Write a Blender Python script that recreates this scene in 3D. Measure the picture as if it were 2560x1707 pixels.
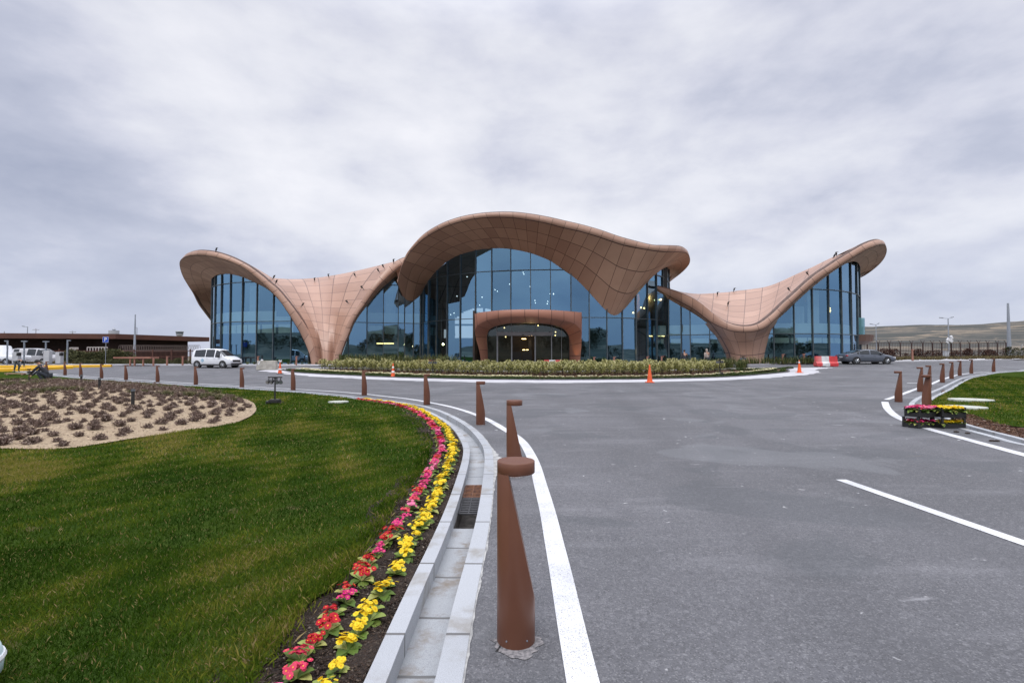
import bpy, bmesh, math, random
import numpy as np
from mathutils import Vector, Matrix, geometry
from mathutils.bvhtree import BVHTree
random.seed(7); rng = np.random.default_rng(11)
scene = bpy.context.scene
for o in list(bpy.data.objects): bpy.data.objects.remove(o)
col = scene.collection
# ------------------------------------------------------------------ camera
EYE = 1.62; FPX = 1270.0; TILT = math.atan(36.5 / FPX)
cd = bpy.data.cameras.new('camera'); cam = bpy.data.objects.new('camera', cd); col.objects.link(cam)
cam.location = (0, 0, EYE); cam.rotation_euler = (math.pi / 2 + TILT, 0, 0)
cd.sensor_width = 36; cd.lens = FPX / 2560 * 36; cd.clip_start = 0.05; cd.clip_end = 8000
scene.camera = cam
scene.render.resolution_x = 1024; scene.render.resolution_y = 682
# ------------------------------------------------------------------ world, sun, exposure
SUN_EL, SUN_AZ = math.radians(52), math.radians(200)
w = bpy.data.worlds.new('World'); scene.world = w; w.use_nodes = True
nt = w.node_tree; nt.nodes.clear()
def N(t, typ, **k):
    n = t.nodes.new(typ)
    for a, b in k.items(): setattr(n, a, b)
    return n
def build_world():
    L = nt.links.new
    out = N(nt, 'ShaderNodeOutputWorld')
    sky = N(nt, 'ShaderNodeTexSky', sky_type='NISHITA', sun_disc=False)
    sky.sun_elevation = SUN_EL; sky.sun_rotation = SUN_AZ
    b1 = N(nt, 'ShaderNodeBackground'); b1.inputs[1].default_value = 0.1; L(sky.outputs[0], b1.inputs[0])
    tc = N(nt, 'ShaderNodeTexCoord'); sp = N(nt, 'ShaderNodeSeparateXYZ'); L(tc.outputs['Generated'], sp.inputs[0])
    def M(op, a, b=None, c=None):
        n = N(nt, 'ShaderNodeMath', operation=op)
        for i, v in enumerate((a, b, c)):
            if v is None: continue
            if isinstance(v, (int, float)): n.inputs[i].default_value = v
            else: L(v, n.inputs[i])
        return n.outputs[0]
    z = M('MAXIMUM', sp.outputs[2], 0.0)
    d = M('ADD', z, 0.22)
    d = M('ADD', M('MULTIPLY', z, .8), 0.5); cx = N(nt, 'ShaderNodeCombineXYZ'); L(M('DIVIDE', sp.outputs[0], d), cx.inputs[0]); L(M('DIVIDE', sp.outputs[1], d), cx.inputs[1]); L(M('MULTIPLY', M('POWER', M('MAXIMUM', z, 0.001), .8), 1.6), cx.inputs[2])
    def noise(scale, detail, rough, off, dist=0.0, sc=(1, 1, 1)):
        mp = N(nt, 'ShaderNodeMapping'); mp.inputs['Location'].default_value = off; mp.inputs['Scale'].default_value = sc; L(cx.outputs[0], mp.inputs[0])
        n = N(nt, 'ShaderNodeTexNoise'); n.inputs['Scale'].default_value = scale; n.inputs['Detail'].default_value = detail
        n.inputs['Roughness'].default_value = rough; n.inputs['Distortion'].default_value = dist
        L(mp.outputs[0], n.inputs['Vector']); return n.outputs[0]
    n1 = noise(1.25, 3, 0.5, (3.1, 0.4, 0), 0.0, (1, 1, 1.25)); n2 = noise(3.1, 7, 0.54, (8.2, 5.3, 0), 0.1, (1, 1, 1.35)); n3 = noise(9.0, 6, 0.6, (1, 9, 0), .1, (1, 1, 1.4))
    s = M('ADD', M('ADD', M('MULTIPLY', n1, 0.48), M('MULTIPLY', n2, 0.45)), M('MULTIPLY', n3, 0.07))
    def bank(dx, dy, dz, size, amt):  # a heavier or thinner bank of cloud in one part of the sky
        v = N(nt, 'ShaderNodeVectorMath', operation='DISTANCE'); L(tc.outputs['Generated'], v.inputs[0]); v.inputs[1].default_value = Vector((dx, dy, dz)).normalized()
        q = M('DIVIDE', v.outputs['Value'], size); return M('MULTIPLY', M('EXPONENT', M('MULTIPLY', M('MULTIPLY', q, q), -1.0)), amt)
    for a in ((-.95, 1, .50, .18, -.06), (-.95, 1, .36, .12, -.04), (-.45, 1, .55, .30, .04), (.15, 1, .42, .34, .045), (.95, 1, .5, .25, .01), (-.28, 1, .42, .10, -.03)): s = M('ADD', s, bank(*a))
    cr = N(nt, 'ShaderNodeValToRGB'); L(s, cr.inputs[0]); e = cr.color_ramp.elements
    e[0].position = 0.27; e[0].color = (.36, .395, .52, 1); e[1].position = 0.62; e[1].color = (.90, .90, .95, 1)
    for p, c in ((0.41, (.54, .565, .68, 1)), (0.465, (.66, .675, .775, 1)), (0.53, (.78, .79, .86, 1))):
        k = e.new(p); k.color = c
    # thinner, more even light close to the horizon
    hz = N(nt, 'ShaderNodeMapRange', interpolation_type='SMOOTHSTEP'); L(z, hz.inputs[0]); hz.inputs[1].default_value = 0.0; hz.inputs[2].default_value = 0.24; hz.inputs[3].default_value = 0.62; hz.inputs[4].default_value = 0.0
    mx = N(nt, 'ShaderNodeMix', data_type='RGBA'); L(hz.outputs[0], mx.inputs[0]); L(cr.outputs[0], mx.inputs[6]); mx.inputs[7].default_value = (.47, .52, .69, 1)
    # an overcast sky is brightest overhead
    zn = N(nt, 'ShaderNodeMapRange', interpolation_type='SMOOTHSTEP'); L(z, zn.inputs[0]); zn.inputs[1].default_value = 0.52; zn.inputs[2].default_value = 0.9; zn.inputs[3].default_value = 1.0; zn.inputs[4].default_value = 2.9
    b2 = N(nt, 'ShaderNodeBackground'); L(mx.outputs[2], b2.inputs[0]); L(M('MULTIPLY', zn.outputs[0], 1.09), b2.inputs[1])
    ms = N(nt, 'ShaderNodeMixShader'); ms.inputs[0].default_value = 0.9; L(b1.outputs[0], ms.inputs[1]); L(b2.outputs[0], ms.inputs[2]); L(ms.outputs[0], out.inputs[0])
build_world()
sd = bpy.data.lights.new('sun', 'SUN'); sd.energy = 1.3; sd.angle = math.radians(28); sd.color = (1, .97, .93)
so = bpy.data.objects.new('sun', sd); col.objects.link(so)
so.rotation_euler = (math.pi / 2 - SUN_EL, 0, math.pi - SUN_AZ)
scene.view_settings.view_transform = 'Standard'; scene.view_settings.look = 'None'; scene.view_settings.gamma = 1
scene.view_settings.exposure = 0.0
scene.cycles.max_bounces = 8; scene.cycles.transparent_max_bounces = 12; scene.cycles.caustics_reflective = False; scene.cycles.caustics_refractive = False

# ------------------------------------------------------------------ survey helpers
cT, sT = math.cos(TILT), math.sin(TILT)
def ray(px, py):
    dx = (px - 1280) / FPX; dz = -(py - 853.5) / FPX
    y = cT - sT * dz; z = sT + cT * dz
    return dx / y, z / y
def P(px, py, Z):
    a, b = ray(px, py); return Vector((a * Z, Z, EYE + b * Z))
def ss(a, b, x):
    t = np.clip((x - a) / (b - a), 0, 1); return t * t * (3 - 2 * t)
def g(x, y):
    x = np.minimum(x, 90.0); t = x - 3
    return .0105 * .5 * (t + np.sqrt(t * t + 4)) + .6 * ss(34, 56, y) - .0032
def gf(x, y): return float(g(np.float64(x), np.float64(y)))
def G(px, py, h=0.0):
    a, b = ray(px, py); lo = 1.0; hi = 1.0
    while hi < 400:
        if EYE + b * hi <= gf(a * hi, hi) + h: break
        lo = hi; hi += 0.25
    for _ in range(30):
        m = (lo + hi) / 2
        if EYE + b * m <= gf(a * m, m) + h: hi = m
        else: lo = m
    return Vector((a * hi, hi, gf(a * hi, hi) + h))
def cat(pts, t):
    n = len(pts); i = min(int(t), n - 2); f = t - i
    p1 = np.array(pts[i], float); p2 = np.array(pts[i + 1], float)
    p0 = np.array(pts[i - 1], float) if i > 0 else 2 * p1 - p2
    p3 = np.array(pts[i + 2], float) if i + 2 < n else 2 * p2 - p1
    return .5 * (2 * p1 + (p2 - p0) * f + (2 * p0 - 5 * p1 + 4 * p2 - p3) * f * f + (3 * p1 - p0 - 3 * p2 + p3) * f ** 3)
def resample(pts, step, smooth=0):
    q = np.array([cat(pts, t) for t in np.linspace(0, len(pts) - 1, (len(pts) - 1) * 14 + 1)])
    d = np.concatenate([[0], np.cumsum(np.linalg.norm(np.diff(q[:, :2], axis=0), axis=1))])
    n = max(2, int(d[-1] / step)); s = np.linspace(0, d[-1], n + 1)
    r = np.stack([np.interp(s, d, q[:, k]) for k in range(q.shape[1])], 1)
    for _ in range(smooth): r[1:-1] = .25 * r[:-2] + .5 * r[1:-1] + .25 * r[2:]
    return r
def normals(c):
    t = np.gradient(c[:, :2], axis=0); t /= np.linalg.norm(t, axis=1)[:, None] + 1e-9
    return np.stack([-t[:, 1], t[:, 0]], 1)
def offset(c, d): return c[:, :2] + normals(c) * d
def inpoly(poly, pts):
    poly = np.asarray(poly)[:, :2]; pts = np.asarray(pts)[:, :2]; r = np.zeros(len(pts), bool)
    x, y = pts[:, 0], pts[:, 1]; j = len(poly) - 1
    for i in range(len(poly)):
        xi, yi = poly[i]; xj, yj = poly[j]
        c = ((yi > y) != (yj > y)) & (x < (xj - xi) * (y - yi) / ((yj - yi) if abs(yj - yi) > 1e-12 else 1e-12) + xi)
        r ^= c; j = i
    return r
# ------------------------------------------------------------------ object helpers
def tag(o, label=None, cat_=None, group=None, kind=None):
    if label: o['label'] = label
    if cat_: o['category'] = cat_
    if group: o['group'] = group
    if kind: o['kind'] = kind
    return o
def link(name, me, mats, parent=None, smooth=False):
    o = bpy.data.objects.new(name, me); col.objects.link(o)
    for m in (mats if isinstance(mats, (list, tuple)) else [mats]): me.materials.append(m)
    if parent is not None: o.parent = parent
    if smooth: me.polygons.foreach_set('use_smooth', [True] * len(me.polygons))
    return o
def empty(name, loc=(0, 0, 0), rz=0):
    o = bpy.data.objects.new(name, None); col.objects.link(o); o.location = loc; o.rotation_euler = (0, 0, rz); o.empty_display_size = .2
    return o
def npmesh(name, V, Fq, attrs=None):
    """V (n,3), Fq (m,k) int array; attrs dict name -> per vertex float"""
    me = bpy.data.meshes.new(name); V = np.asarray(V, np.float32); Fq = np.asarray(Fq, np.int32); k = Fq.shape[1]
    me.vertices.add(len(V)); me.vertices.foreach_set('co', V.ravel())
    me.loops.add(Fq.size); me.loops.foreach_set('vertex_index', Fq.ravel())
    me.polygons.add(len(Fq)); me.polygons.foreach_set('loop_start', np.arange(0, Fq.size, k, dtype=np.int32))
    if attrs:
        for n, a in attrs.items():
            at = me.attributes.new(n, 'FLOAT', 'POINT'); at.data.foreach_set('value', np.asarray(a, np.float32))
    me.update(calc_edges=True); me.validate(); return me
class MB:
    def __init__(s): s.v = []; s.f = []; s.m = []
    def add(s, V, Fc, mi=0):
        b = len(s.v); s.v += [tuple(p) for p in V]; s.f += [tuple(b + i for i in f) for f in Fc]; s.m += [mi] * len(Fc)
    def box(s, c, d, rz=0, rx=0, ry=0, mi=0, taper=1.0):
        R = Matrix.Rotation(rz, 3, 'Z') @ Matrix.Rotation(ry, 3, 'Y') @ Matrix.Rotation(rx, 3, 'X'); c = Vector(c)
        V = []
        for z in (-1, 1):
            k = taper if z > 0 else 1
            for x, y in ((-1, -1), (1, -1), (1, 1), (-1, 1)): V.append(c + R @ Vector((x * d[0] / 2 * k, y * d[1] / 2 * k, z * d[2] / 2)))
        s.add(V, [(3, 2, 1, 0), (4, 5, 6, 7), (0, 1, 5, 4), (1, 2, 6, 5), (2, 3, 7, 6), (3, 0, 4, 7)], mi)
    def tube(s, pts, r, n=8, mi=0, cap=True):
        pts = [Vector(p) for p in pts]; rs = r if isinstance(r, (list, tuple)) else [r] * len(pts); V = []; Fc = []
        for i, p in enumerate(pts):
            t = (pts[min(i + 1, len(pts) - 1)] - pts[max(i - 1, 0)]).normalized()
            a = t.cross(Vector((0, 0, 1))) if abs(t.z) < .9 else t.cross(Vector((1, 0, 0))); a.normalize(); b = t.cross(a)
            for k in range(n):
                th = 2 * math.pi * k / n; V.append(p + a * math.cos(th) * rs[i] + b * math.sin(th) * rs[i])
        for i in range(len(pts) - 1):
            for k in range(n): k2 = (k + 1) % n; Fc.append((i * n + k, i * n + k2, (i + 1) * n + k2, (i + 1) * n + k))
        if cap: Fc.append(tuple(range(n))[::-1]); Fc.append(tuple((len(pts) - 1) * n + k for k in range(n)))
        s.add(V, Fc, mi)
    def lathe(s, prof, n=16, c=(0, 0, 0), mi=0):
        V = []; Fc = []
        for r, z in prof:
            for k in range(n): th = 2 * math.pi * k / n; V.append((c[0] + r * math.cos(th), c[1] + r * math.sin(th), c[2] + z))
        for i in range(len(prof) - 1):
            for k in range(n): k2 = (k + 1) % n; Fc.append((i * n + k, i * n + k2, (i + 1) * n + k2, (i + 1) * n + k))
        Fc.append(tuple(range(n))[::-1]); Fc.append(tuple((len(prof) - 1) * n + k for k in range(n)))
        s.add(V, Fc, mi)
    def build(s, name, mats, parent=None, smooth=False, bevel=0):
        me = bpy.data.meshes.new(name); me.from_pydata(s.v, [], s.f); me.update()
        o = link(name, me, mats, parent, smooth); me.polygons.foreach_set('material_index', s.m)
        if bevel:
            b = o.modifiers.new('bevel', 'BEVEL'); b.width = bevel; b.segments = 2; b.limit_method = 'ANGLE'
        return o
def copy_tree(o, loc=None, rz=None, scale=None, label=None, group=None):
    c = o.copy(); col.objects.link(c)
    if loc is not None: c.location = loc
    if rz is not None: c.rotation_euler = (0, 0, rz)
    if scale is not None: c.scale = (scale,) * 3 if isinstance(scale, (int, float)) else scale
    if label: c['label'] = label
    if group: c['group'] = group
    for ch in o.children:
        d = ch.copy(); col.objects.link(d); d.parent = c
        for gg in ch.children: e = gg.copy(); col.objects.link(e); e.parent = d
    return c
# ------------------------------------------------------------------ materials
def newmat(name):
    m = bpy.data.materials.new(name); m.use_nodes = True; t = m.node_tree; t.nodes.clear()
    out = N(t, 'ShaderNodeOutputMaterial'); p = N(t, 'ShaderNodeBsdfPrincipled'); t.links.new(p.outputs[0], out.inputs[0]); return m, t, p, out
def mth(t, op, a, b=None, c=None, clamp=False):
    n = N(t, 'ShaderNodeMath', operation=op); n.use_clamp = clamp
    for i, v in enumerate((a, b, c)):
        if v is None: continue
        if isinstance(v, (int, float)): n.inputs[i].default_value = v
        else: t.links.new(v, n.inputs[i])
    return n.outputs[0]
def noisen(t, vec, scale, detail=4, rough=.55, dist=0.0):
    n = N(t, 'ShaderNodeTexNoise'); n.inputs['Scale'].default_value = scale; n.inputs['Detail'].default_value = detail
    n.inputs['Roughness'].default_value = rough; n.inputs['Distortion'].default_value = dist
    if vec is not None: t.links.new(vec, n.inputs['Vector'])
    return n.outputs[0]
def rgbmix(t, f, a, b):
    m = N(t, 'ShaderNodeMix', data_type='RGBA')
    for i, v in ((0, f), (6, a), (7, b)):
        if isinstance(v, (int, float)): m.inputs[i].default_value = v
        elif isinstance(v, tuple): m.inputs[i].default_value = (*v[:3], 1)
        else: t.links.new(v, m.inputs[i])
    return m.outputs[2]
def rng_(t, v, a, b, c=0., d=1.):
    n = N(t, 'ShaderNodeMapRange', interpolation_type='SMOOTHSTEP'); t.links.new(v, n.inputs[0])
    for i, q in enumerate((a, b, c, d)): n.inputs[i + 1].default_value = q
    return n.outputs[0]
def pmat(name, c1, c2=None, scale=3., rough=.7, metal=0., bump=0., bscale=None, detail=5, spec=.5, coat=0., c3=None):
    m, t, p, out = newmat(name); geo = N(t, 'ShaderNodeNewGeometry'); pos = geo.outputs['Position']
    if c2 is None: c2 = tuple(x * .8 for x in c1)
    f = rng_(t, noisen(t, pos, scale, detail), .35, .65); c = rgbmix(t, f, c1, c2)
    if c3: c = rgbmix(t, rng_(t, noisen(t, pos, scale * .23, 3), .52, .7), c, c3)
    t.links.new(c, p.inputs['Base Color']); p.inputs['Roughness'].default_value = rough; p.inputs['Metallic'].default_value = metal
    p.inputs['Specular IOR Level'].default_value = spec; p.inputs['Coat Weight'].default_value = coat
    if bump:
        b = N(t, 'ShaderNodeBump'); b.inputs['Strength'].default_value = bump; b.inputs['Distance'].default_value = .02
        t.links.new(noisen(t, pos, bscale or scale * 8, 4), b.inputs['Height']); t.links.new(b.outputs[0], p.inputs['Normal'])
    return m
def emat(name, c, s):
    m, t, p, out = newmat(name); p.inputs['Base Color'].default_value = (*c, 1); p.inputs['Emission Color'].default_value = (*c, 1); p.inputs['Emission Strength'].default_value = s; return m
def attrmat(name, stops, rough=.8, trans=0., attr='tint', spec=.3):
    m, t, p, out = newmat(name); a = N(t, 'ShaderNodeAttribute'); a.attribute_name = attr
    cr = N(t, 'ShaderNodeValToRGB'); t.links.new(a.outputs['Fac'], cr.inputs[0]); e = cr.color_ramp.elements
    e[0].position = stops[0][0]; e[0].color = (*stops[0][1], 1); e[1].position = stops[-1][0]; e[1].color = (*stops[-1][1], 1)
    for q, c in stops[1:-1]: k = e.new(q); k.color = (*c, 1)
    t.links.new(cr.outputs[0], p.inputs['Base Color']); p.inputs['Roughness'].default_value = rough; p.inputs['Specular IOR Level'].default_value = spec
    if trans:
        tr = N(t, 'ShaderNodeBsdfTranslucent'); t.links.new(cr.outputs[0], tr.inputs[0]); ms = N(t, 'ShaderNodeMixShader'); ms.inputs[0].default_value = trans
        t.links.new(p.outputs[0], ms.inputs[1]); t.links.new(tr.outputs[0], ms.inputs[2]); t.links.new(ms.outputs[0], out.inputs[0])
    return m
def panelmat(name, c1, c2, seam, wu=.035, wv=.035, rough=.45, metal=0., var=.12, bumpd=.01, spec=.5, speck=None, grime=None):
    """panels: UV in panel units, one seam at every whole number"""
    m, t, p, out = newmat(name); uv = N(t, 'ShaderNodeUVMap'); s = N(t, 'ShaderNodeSeparateXYZ'); t.links.new(uv.outputs[0], s.inputs[0])
    geo = N(t, 'ShaderNodeNewGeometry'); pos = geo.outputs['Position']
    def line(v, wd):
        fr = mth(t, 'FRACT', v); d = mth(t, 'MINIMUM', fr, mth(t, 'SUBTRACT', 1., fr)); return mth(t, 'LESS_THAN', d, wd)
    ln = mth(t, 'MAXIMUM', line(s.outputs[0], wu), line(s.outputs[1], wv))
    cb = N(t, 'ShaderNodeCombineXYZ'); t.links.new(mth(t, 'FLOOR', s.outputs[0]), cb.inputs[0]); t.links.new(mth(t, 'FLOOR', s.outputs[1]), cb.inputs[1])
    wn = N(t, 'ShaderNodeTexWhiteNoise', noise_dimensions='2D'); t.links.new(cb.outputs[0], wn.inputs[0])
    n = noisen(t, pos, .9, 6, .6); f = mth(t, 'ADD', mth(t, 'MULTIPLY', wn.outputs[0], .55), mth(t, 'MULTIPLY', n, .45))
    c = rgbmix(t, rng_(t, f, .2, .8), c1, c2)
    if speck: c = rgbmix(t, mth(t, 'MULTIPLY', rng_(t, noisen(t, pos, speck[0], 2), .5, .62), speck[2]), c, speck[1])
    if grime: c = rgbmix(t, mth(t, 'MULTIPLY', rng_(t, noisen(t, pos, grime[0], 5, .65), .5, .7), grime[2]), c, grime[1])
    c = rgbmix(t, ln, c, seam); t.links.new(c, p.inputs['Base Color'])
    p.inputs['Roughness'].default_value = rough; p.inputs['Metallic'].default_value = metal; p.inputs['Specular IOR Level'].default_value = spec
    b = N(t, 'ShaderNodeBump'); b.inputs['Distance'].default_value = bumpd; b.inputs['Strength'].default_value = .6
    t.links.new(mth(t, 'SUBTRACT', mth(t, 'MULTIPLY', n, .5), ln), b.inputs['Height']); t.links.new(b.outputs[0], p.inputs['Normal'])
    return m
ROOFM = panelmat('copper_panel', (.45, .275, .20), (.36, .21, .15), (.12, .065, .048), .018, .022, rough=.42, metal=.0, spec=.6)
SOFM = panelmat('copper_soffit', (.42, .262, .18), (.32, .19, .13), (.10, .055, .04), .018, .018, rough=.55, spec=.35)
PORTM = panelmat('entrance_cladding', (.36, .165, .11), (.31, .14, .095), (.05, .02, .015), .018, .02, rough=.5, spec=.4)
BROWN = pmat('brown_powder_coat', (.150, .062, .037), (.138, .056, .034), 3, rough=.42, spec=.35)
DARKM = pmat('dark_metal', (.03, .032, .035), (.02, .022, .025), 8, rough=.4)
MULL = pmat('mullion_metal', (.10, .12, .13), (.07, .09, .10), 2, rough=.4, metal=.3)
BLACK = pmat('black_plastic', (.015, .015, .016), (.02, .02, .021), 20, rough=.5)
STEEL = pmat('galvanised_steel', (.32, .35, .40), (.25, .28, .33), 6, rough=.45, metal=.4)
WHITE = pmat('white_paint', (.72, .73, .75), (.66, .67, .70), 4, rough=.4)
# ================================================================== GROUND
def sheet(name, outer, holes, h, step, mats, hf=None, label=None, kind='structure', edge_step=None, attrs=None):
    outer = np.asarray(outer)[:, :2]; es = edge_step or step
    def dens(poly):
        poly = np.asarray(poly)[:, :2]; r = []
        for i in range(len(poly)):
            a, b = poly[i], poly[(i + 1) % len(poly)]; n = max(1, int(np.linalg.norm(b - a) / es))
            for k in range(n): r.append(a + (b - a) * k / n)
        return np.array(r)
    loops = [dens(outer)] + [dens(hh) for hh in holes]
    x0, y0 = outer.min(0); x1, y1 = outer.max(0)
    gx, gy = np.meshgrid(np.arange(x0 + step / 2, x1, step), np.arange(y0 + step / 2, y1, step)); gp = np.stack([gx.ravel(), gy.ravel()], 1)
    gp = gp + rng.uniform(-.05, .05, gp.shape) * step
    ok = inpoly(loops[0], gp)
    for l in loops[1:]: ok &= ~inpoly(l, gp)
    gp = gp[ok]
    V = []; E = []
    for l in loops:
        b = len(V); V += [Vector(p) for p in l]; E += [(b + i, b + (i + 1) % len(l)) for i in range(len(l))]
    V += [Vector(p) for p in gp]
    r = geometry.delaunay_2d_cdt(V, E, [], 0, 1e-6); vv = np.array([(p[0], p[1]) for p in r[0]]); ff = np.array([f for f in r[2] if len(f) == 3])
    cen = vv[ff].mean(1); ok = inpoly(loops[0], cen)
    for l in loops[1:]: ok &= ~inpoly(l, cen)
    ff = ff[ok]; z = g(vv[:, 0], vv[:, 1]) + h
    if hf is not None: z = z + hf(vv[:, 0], vv[:, 1])
    # orient upward
    a, b, c = vv[ff[:, 0]], vv[ff[:, 1]], vv[ff[:, 2]]; s = (b[:, 0] - a[:, 0]) * (c[:, 1] - a[:, 1]) - (b[:, 1] - a[:, 1]) * (c[:, 0] - a[:, 0])
    ff[s < 0] = ff[s < 0][:, ::-1]
    me = npmesh(name, np.column_stack([vv, z]), ff, {k: fn(vv[:, 0], vv[:, 1]) for k, fn in (attrs or {}).items()}); o = link(name, me, mats, smooth=True); tag(o, kind=kind); return o
def sweep(name, c, prof, mats, parent=None, vs=None, ulen=1.0, kind='structure', end=True):
    """c (n,2) centre line, prof [(offset, z)], z above the ground"""
    c = np.asarray(c)[:, :2]; nn = normals(c); d = np.concatenate([[0], np.cumsum(np.linalg.norm(np.diff(c, axis=0), axis=1))])
    V = []; k = len(prof); base = g(c[:, 0], c[:, 1])
    for i in range(len(c)):
        for o_, z in prof: V.append((c[i, 0] + nn[i, 0] * o_, c[i, 1] + nn[i, 1] * o_, base[i] + z))
    Fc = [(i * k + j, i * k + j + 1, (i + 1) * k + j + 1, (i + 1) * k + j) for i in range(len(c) - 1) for j in range(k - 1)]
    if end: Fc += [tuple(range(k))[::-1], tuple((len(c) - 1) * k + j for j in range(k))]
    me = bpy.data.meshes.new(name); me.from_pydata(V, [], Fc); uvl = me.uv_layers.new(name='UVMap')
    for p in me.polygons:
        for li in p.loop_indices: vi = me.loops[li].vertex_index; uvl.data[li].uv = (d[vi // k] / ulen, .5)
    o = link(name, me, mats, parent)
    if kind: tag(o, kind=kind)
    return o
def proj(pts, h=0.0): return [tuple(G(a, b, h)) for a, b in pts]
KL = [(-.30, -4, 0), (-.285, -1, 0), (-.265, 1.2, 0)] + proj([(1158, 1707), (1185, 1518), (1212, 1386), (1229.7, 1270), (1234, 1198), (1234.5, 1155), (1229.6, 1122), (1216.8, 1102), (1198.4, 1081), (1175.5, 1062.6), (1152.5, 1048.9), (1129.6, 1037.4), (1106.6, 1027.5), (1074.5, 1017.6), (1037.7, 1009.8), (969, 1000.5), (892.6, 991.8), (828.8, 985), (765, 979), (680, 973.5), (594, 968), (500, 963.6), (406, 957.4), (321, 951.6), (236, 946), (168, 940), (122, 936)]) + [(-50, 49, 0), (-62, 55, 0), (-90, 62, 0)]
KLc = resample(KL, .2, 6)
KR = [(125, 60, 0), (80, 46, 0)] + proj([(2640, 922), (2560, 925.8), (2494, 930), (2458.6, 934), (2408, 943.6), (2379, 955), (2350, 969.2), (2321, 981), (2290, 995), (2274.5, 1006), (2271.5, 1013), (2277, 1023), (2300, 1037), (2345, 1055), (2409.8, 1075), (2491, 1096), (2560, 1115)]) + [(9.6, 6.9, 0), (12, 2.5, 0), (14, -6, 0)]
KRc = resample(KR, .2, 6)
WLc = resample([(.31, -4, 0), (.33, -1, 0), (.34, 1.2, 0)] + proj([(1458.5, 1707), (1427, 1564.6), (1405.8, 1448), (1385, 1355), (1372, 1290), (1360, 1244), (1347.7, 1200), (1338.5, 1163.6), (1326, 1136), (1310, 1108.6), (1286, 1087), (1262.7, 1074.4), (1221.4, 1050), (1175.5, 1031.6), (1129.6, 1017.5), (1083.6, 1007.8), (1020, 997), (956, 989.8), (903, 984), (829, 978), (744, 973), (680, 969.6), (600, 965.2), (500, 959.6), (406, 953.6), (321, 948), (236, 942.4), (168, 937), (126, 934)]) + [(-50, 50.3, 0), (-62, 56.5, 0)], .2, 5)
WR1 = resample([(125, 61.5, 0), (80, 47.5, 0)] + proj([(2640, 923.5), (2560, 927), (2489, 929), (2437, 931.7), (2405, 935.7), (2386, 939.3), (2364.5, 945.8), (2347, 951.5), (2331, 958.8), (2312.5, 965.3), (2289, 972.8), (2257.6, 984.5), (2234.5, 992.7), (2216, 999.0)]), .2, 3)
WR2 = resample(proj([(2212, 1004.5), (2217, 1018.5), (2229, 1032), (2246.5, 1044), (2285, 1060), (2328, 1074), (2382.6, 1089), (2464, 1111), (2560, 1137), (2680, 1168)]), .2, 3)
LEFTPOLY = np.vstack([KLc[:, :2], [[-120, 62], [-120, -12], [-.3, -12]]])
RIGHTPOLY = np.vstack([KRc[:, :2], [[14, -12], [125, -12]]])
def outmat_ground():
    m, t, p, out = newmat('open_ground'); geo = N(t, 'ShaderNodeNewGeometry'); pos = geo.outputs['Position']
    a = rng_(t, noisen(t, pos, .02, 6), .4, .62); c = rgbmix(t, a, (.085, .078, .045), (.23, .19, .14)); c = rgbmix(t, rng_(t, noisen(t, pos, .3, 5), .5, .7), c, (.05, .06, .03))
    t.links.new(c, p.inputs['Base Color']); p.inputs['Roughness'].default_value = .95; return m
def build_ground():
    xs = np.concatenate([-np.geomspace(3500, 130, 14), np.arange(-125, 126, 5), np.geomspace(130, 3500, 14)]); ys = np.concatenate([-np.geomspace(3500, 20, 12), np.arange(-15, 110, 5), np.geomspace(112, 4500, 20)])
    X, Y = np.meshgrid(xs, ys); Z = g(X, Y) - .3 * (1 - ss(74, 84, Y)) * (1 - ss(120, 135, np.abs(X)))
    nx = len(xs); V = np.stack([X.ravel(), Y.ravel(), Z.ravel()], 1); i = np.arange(len(ys) - 1)[:, None] * nx + np.arange(nx - 1)[None]; i = i.ravel()
    tag(link('ground', npmesh('ground', V, np.stack([i, i + 1, i + nx + 1, i + nx], 1)), outmat_ground(), smooth=True), kind='structure')
build_ground()
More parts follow.
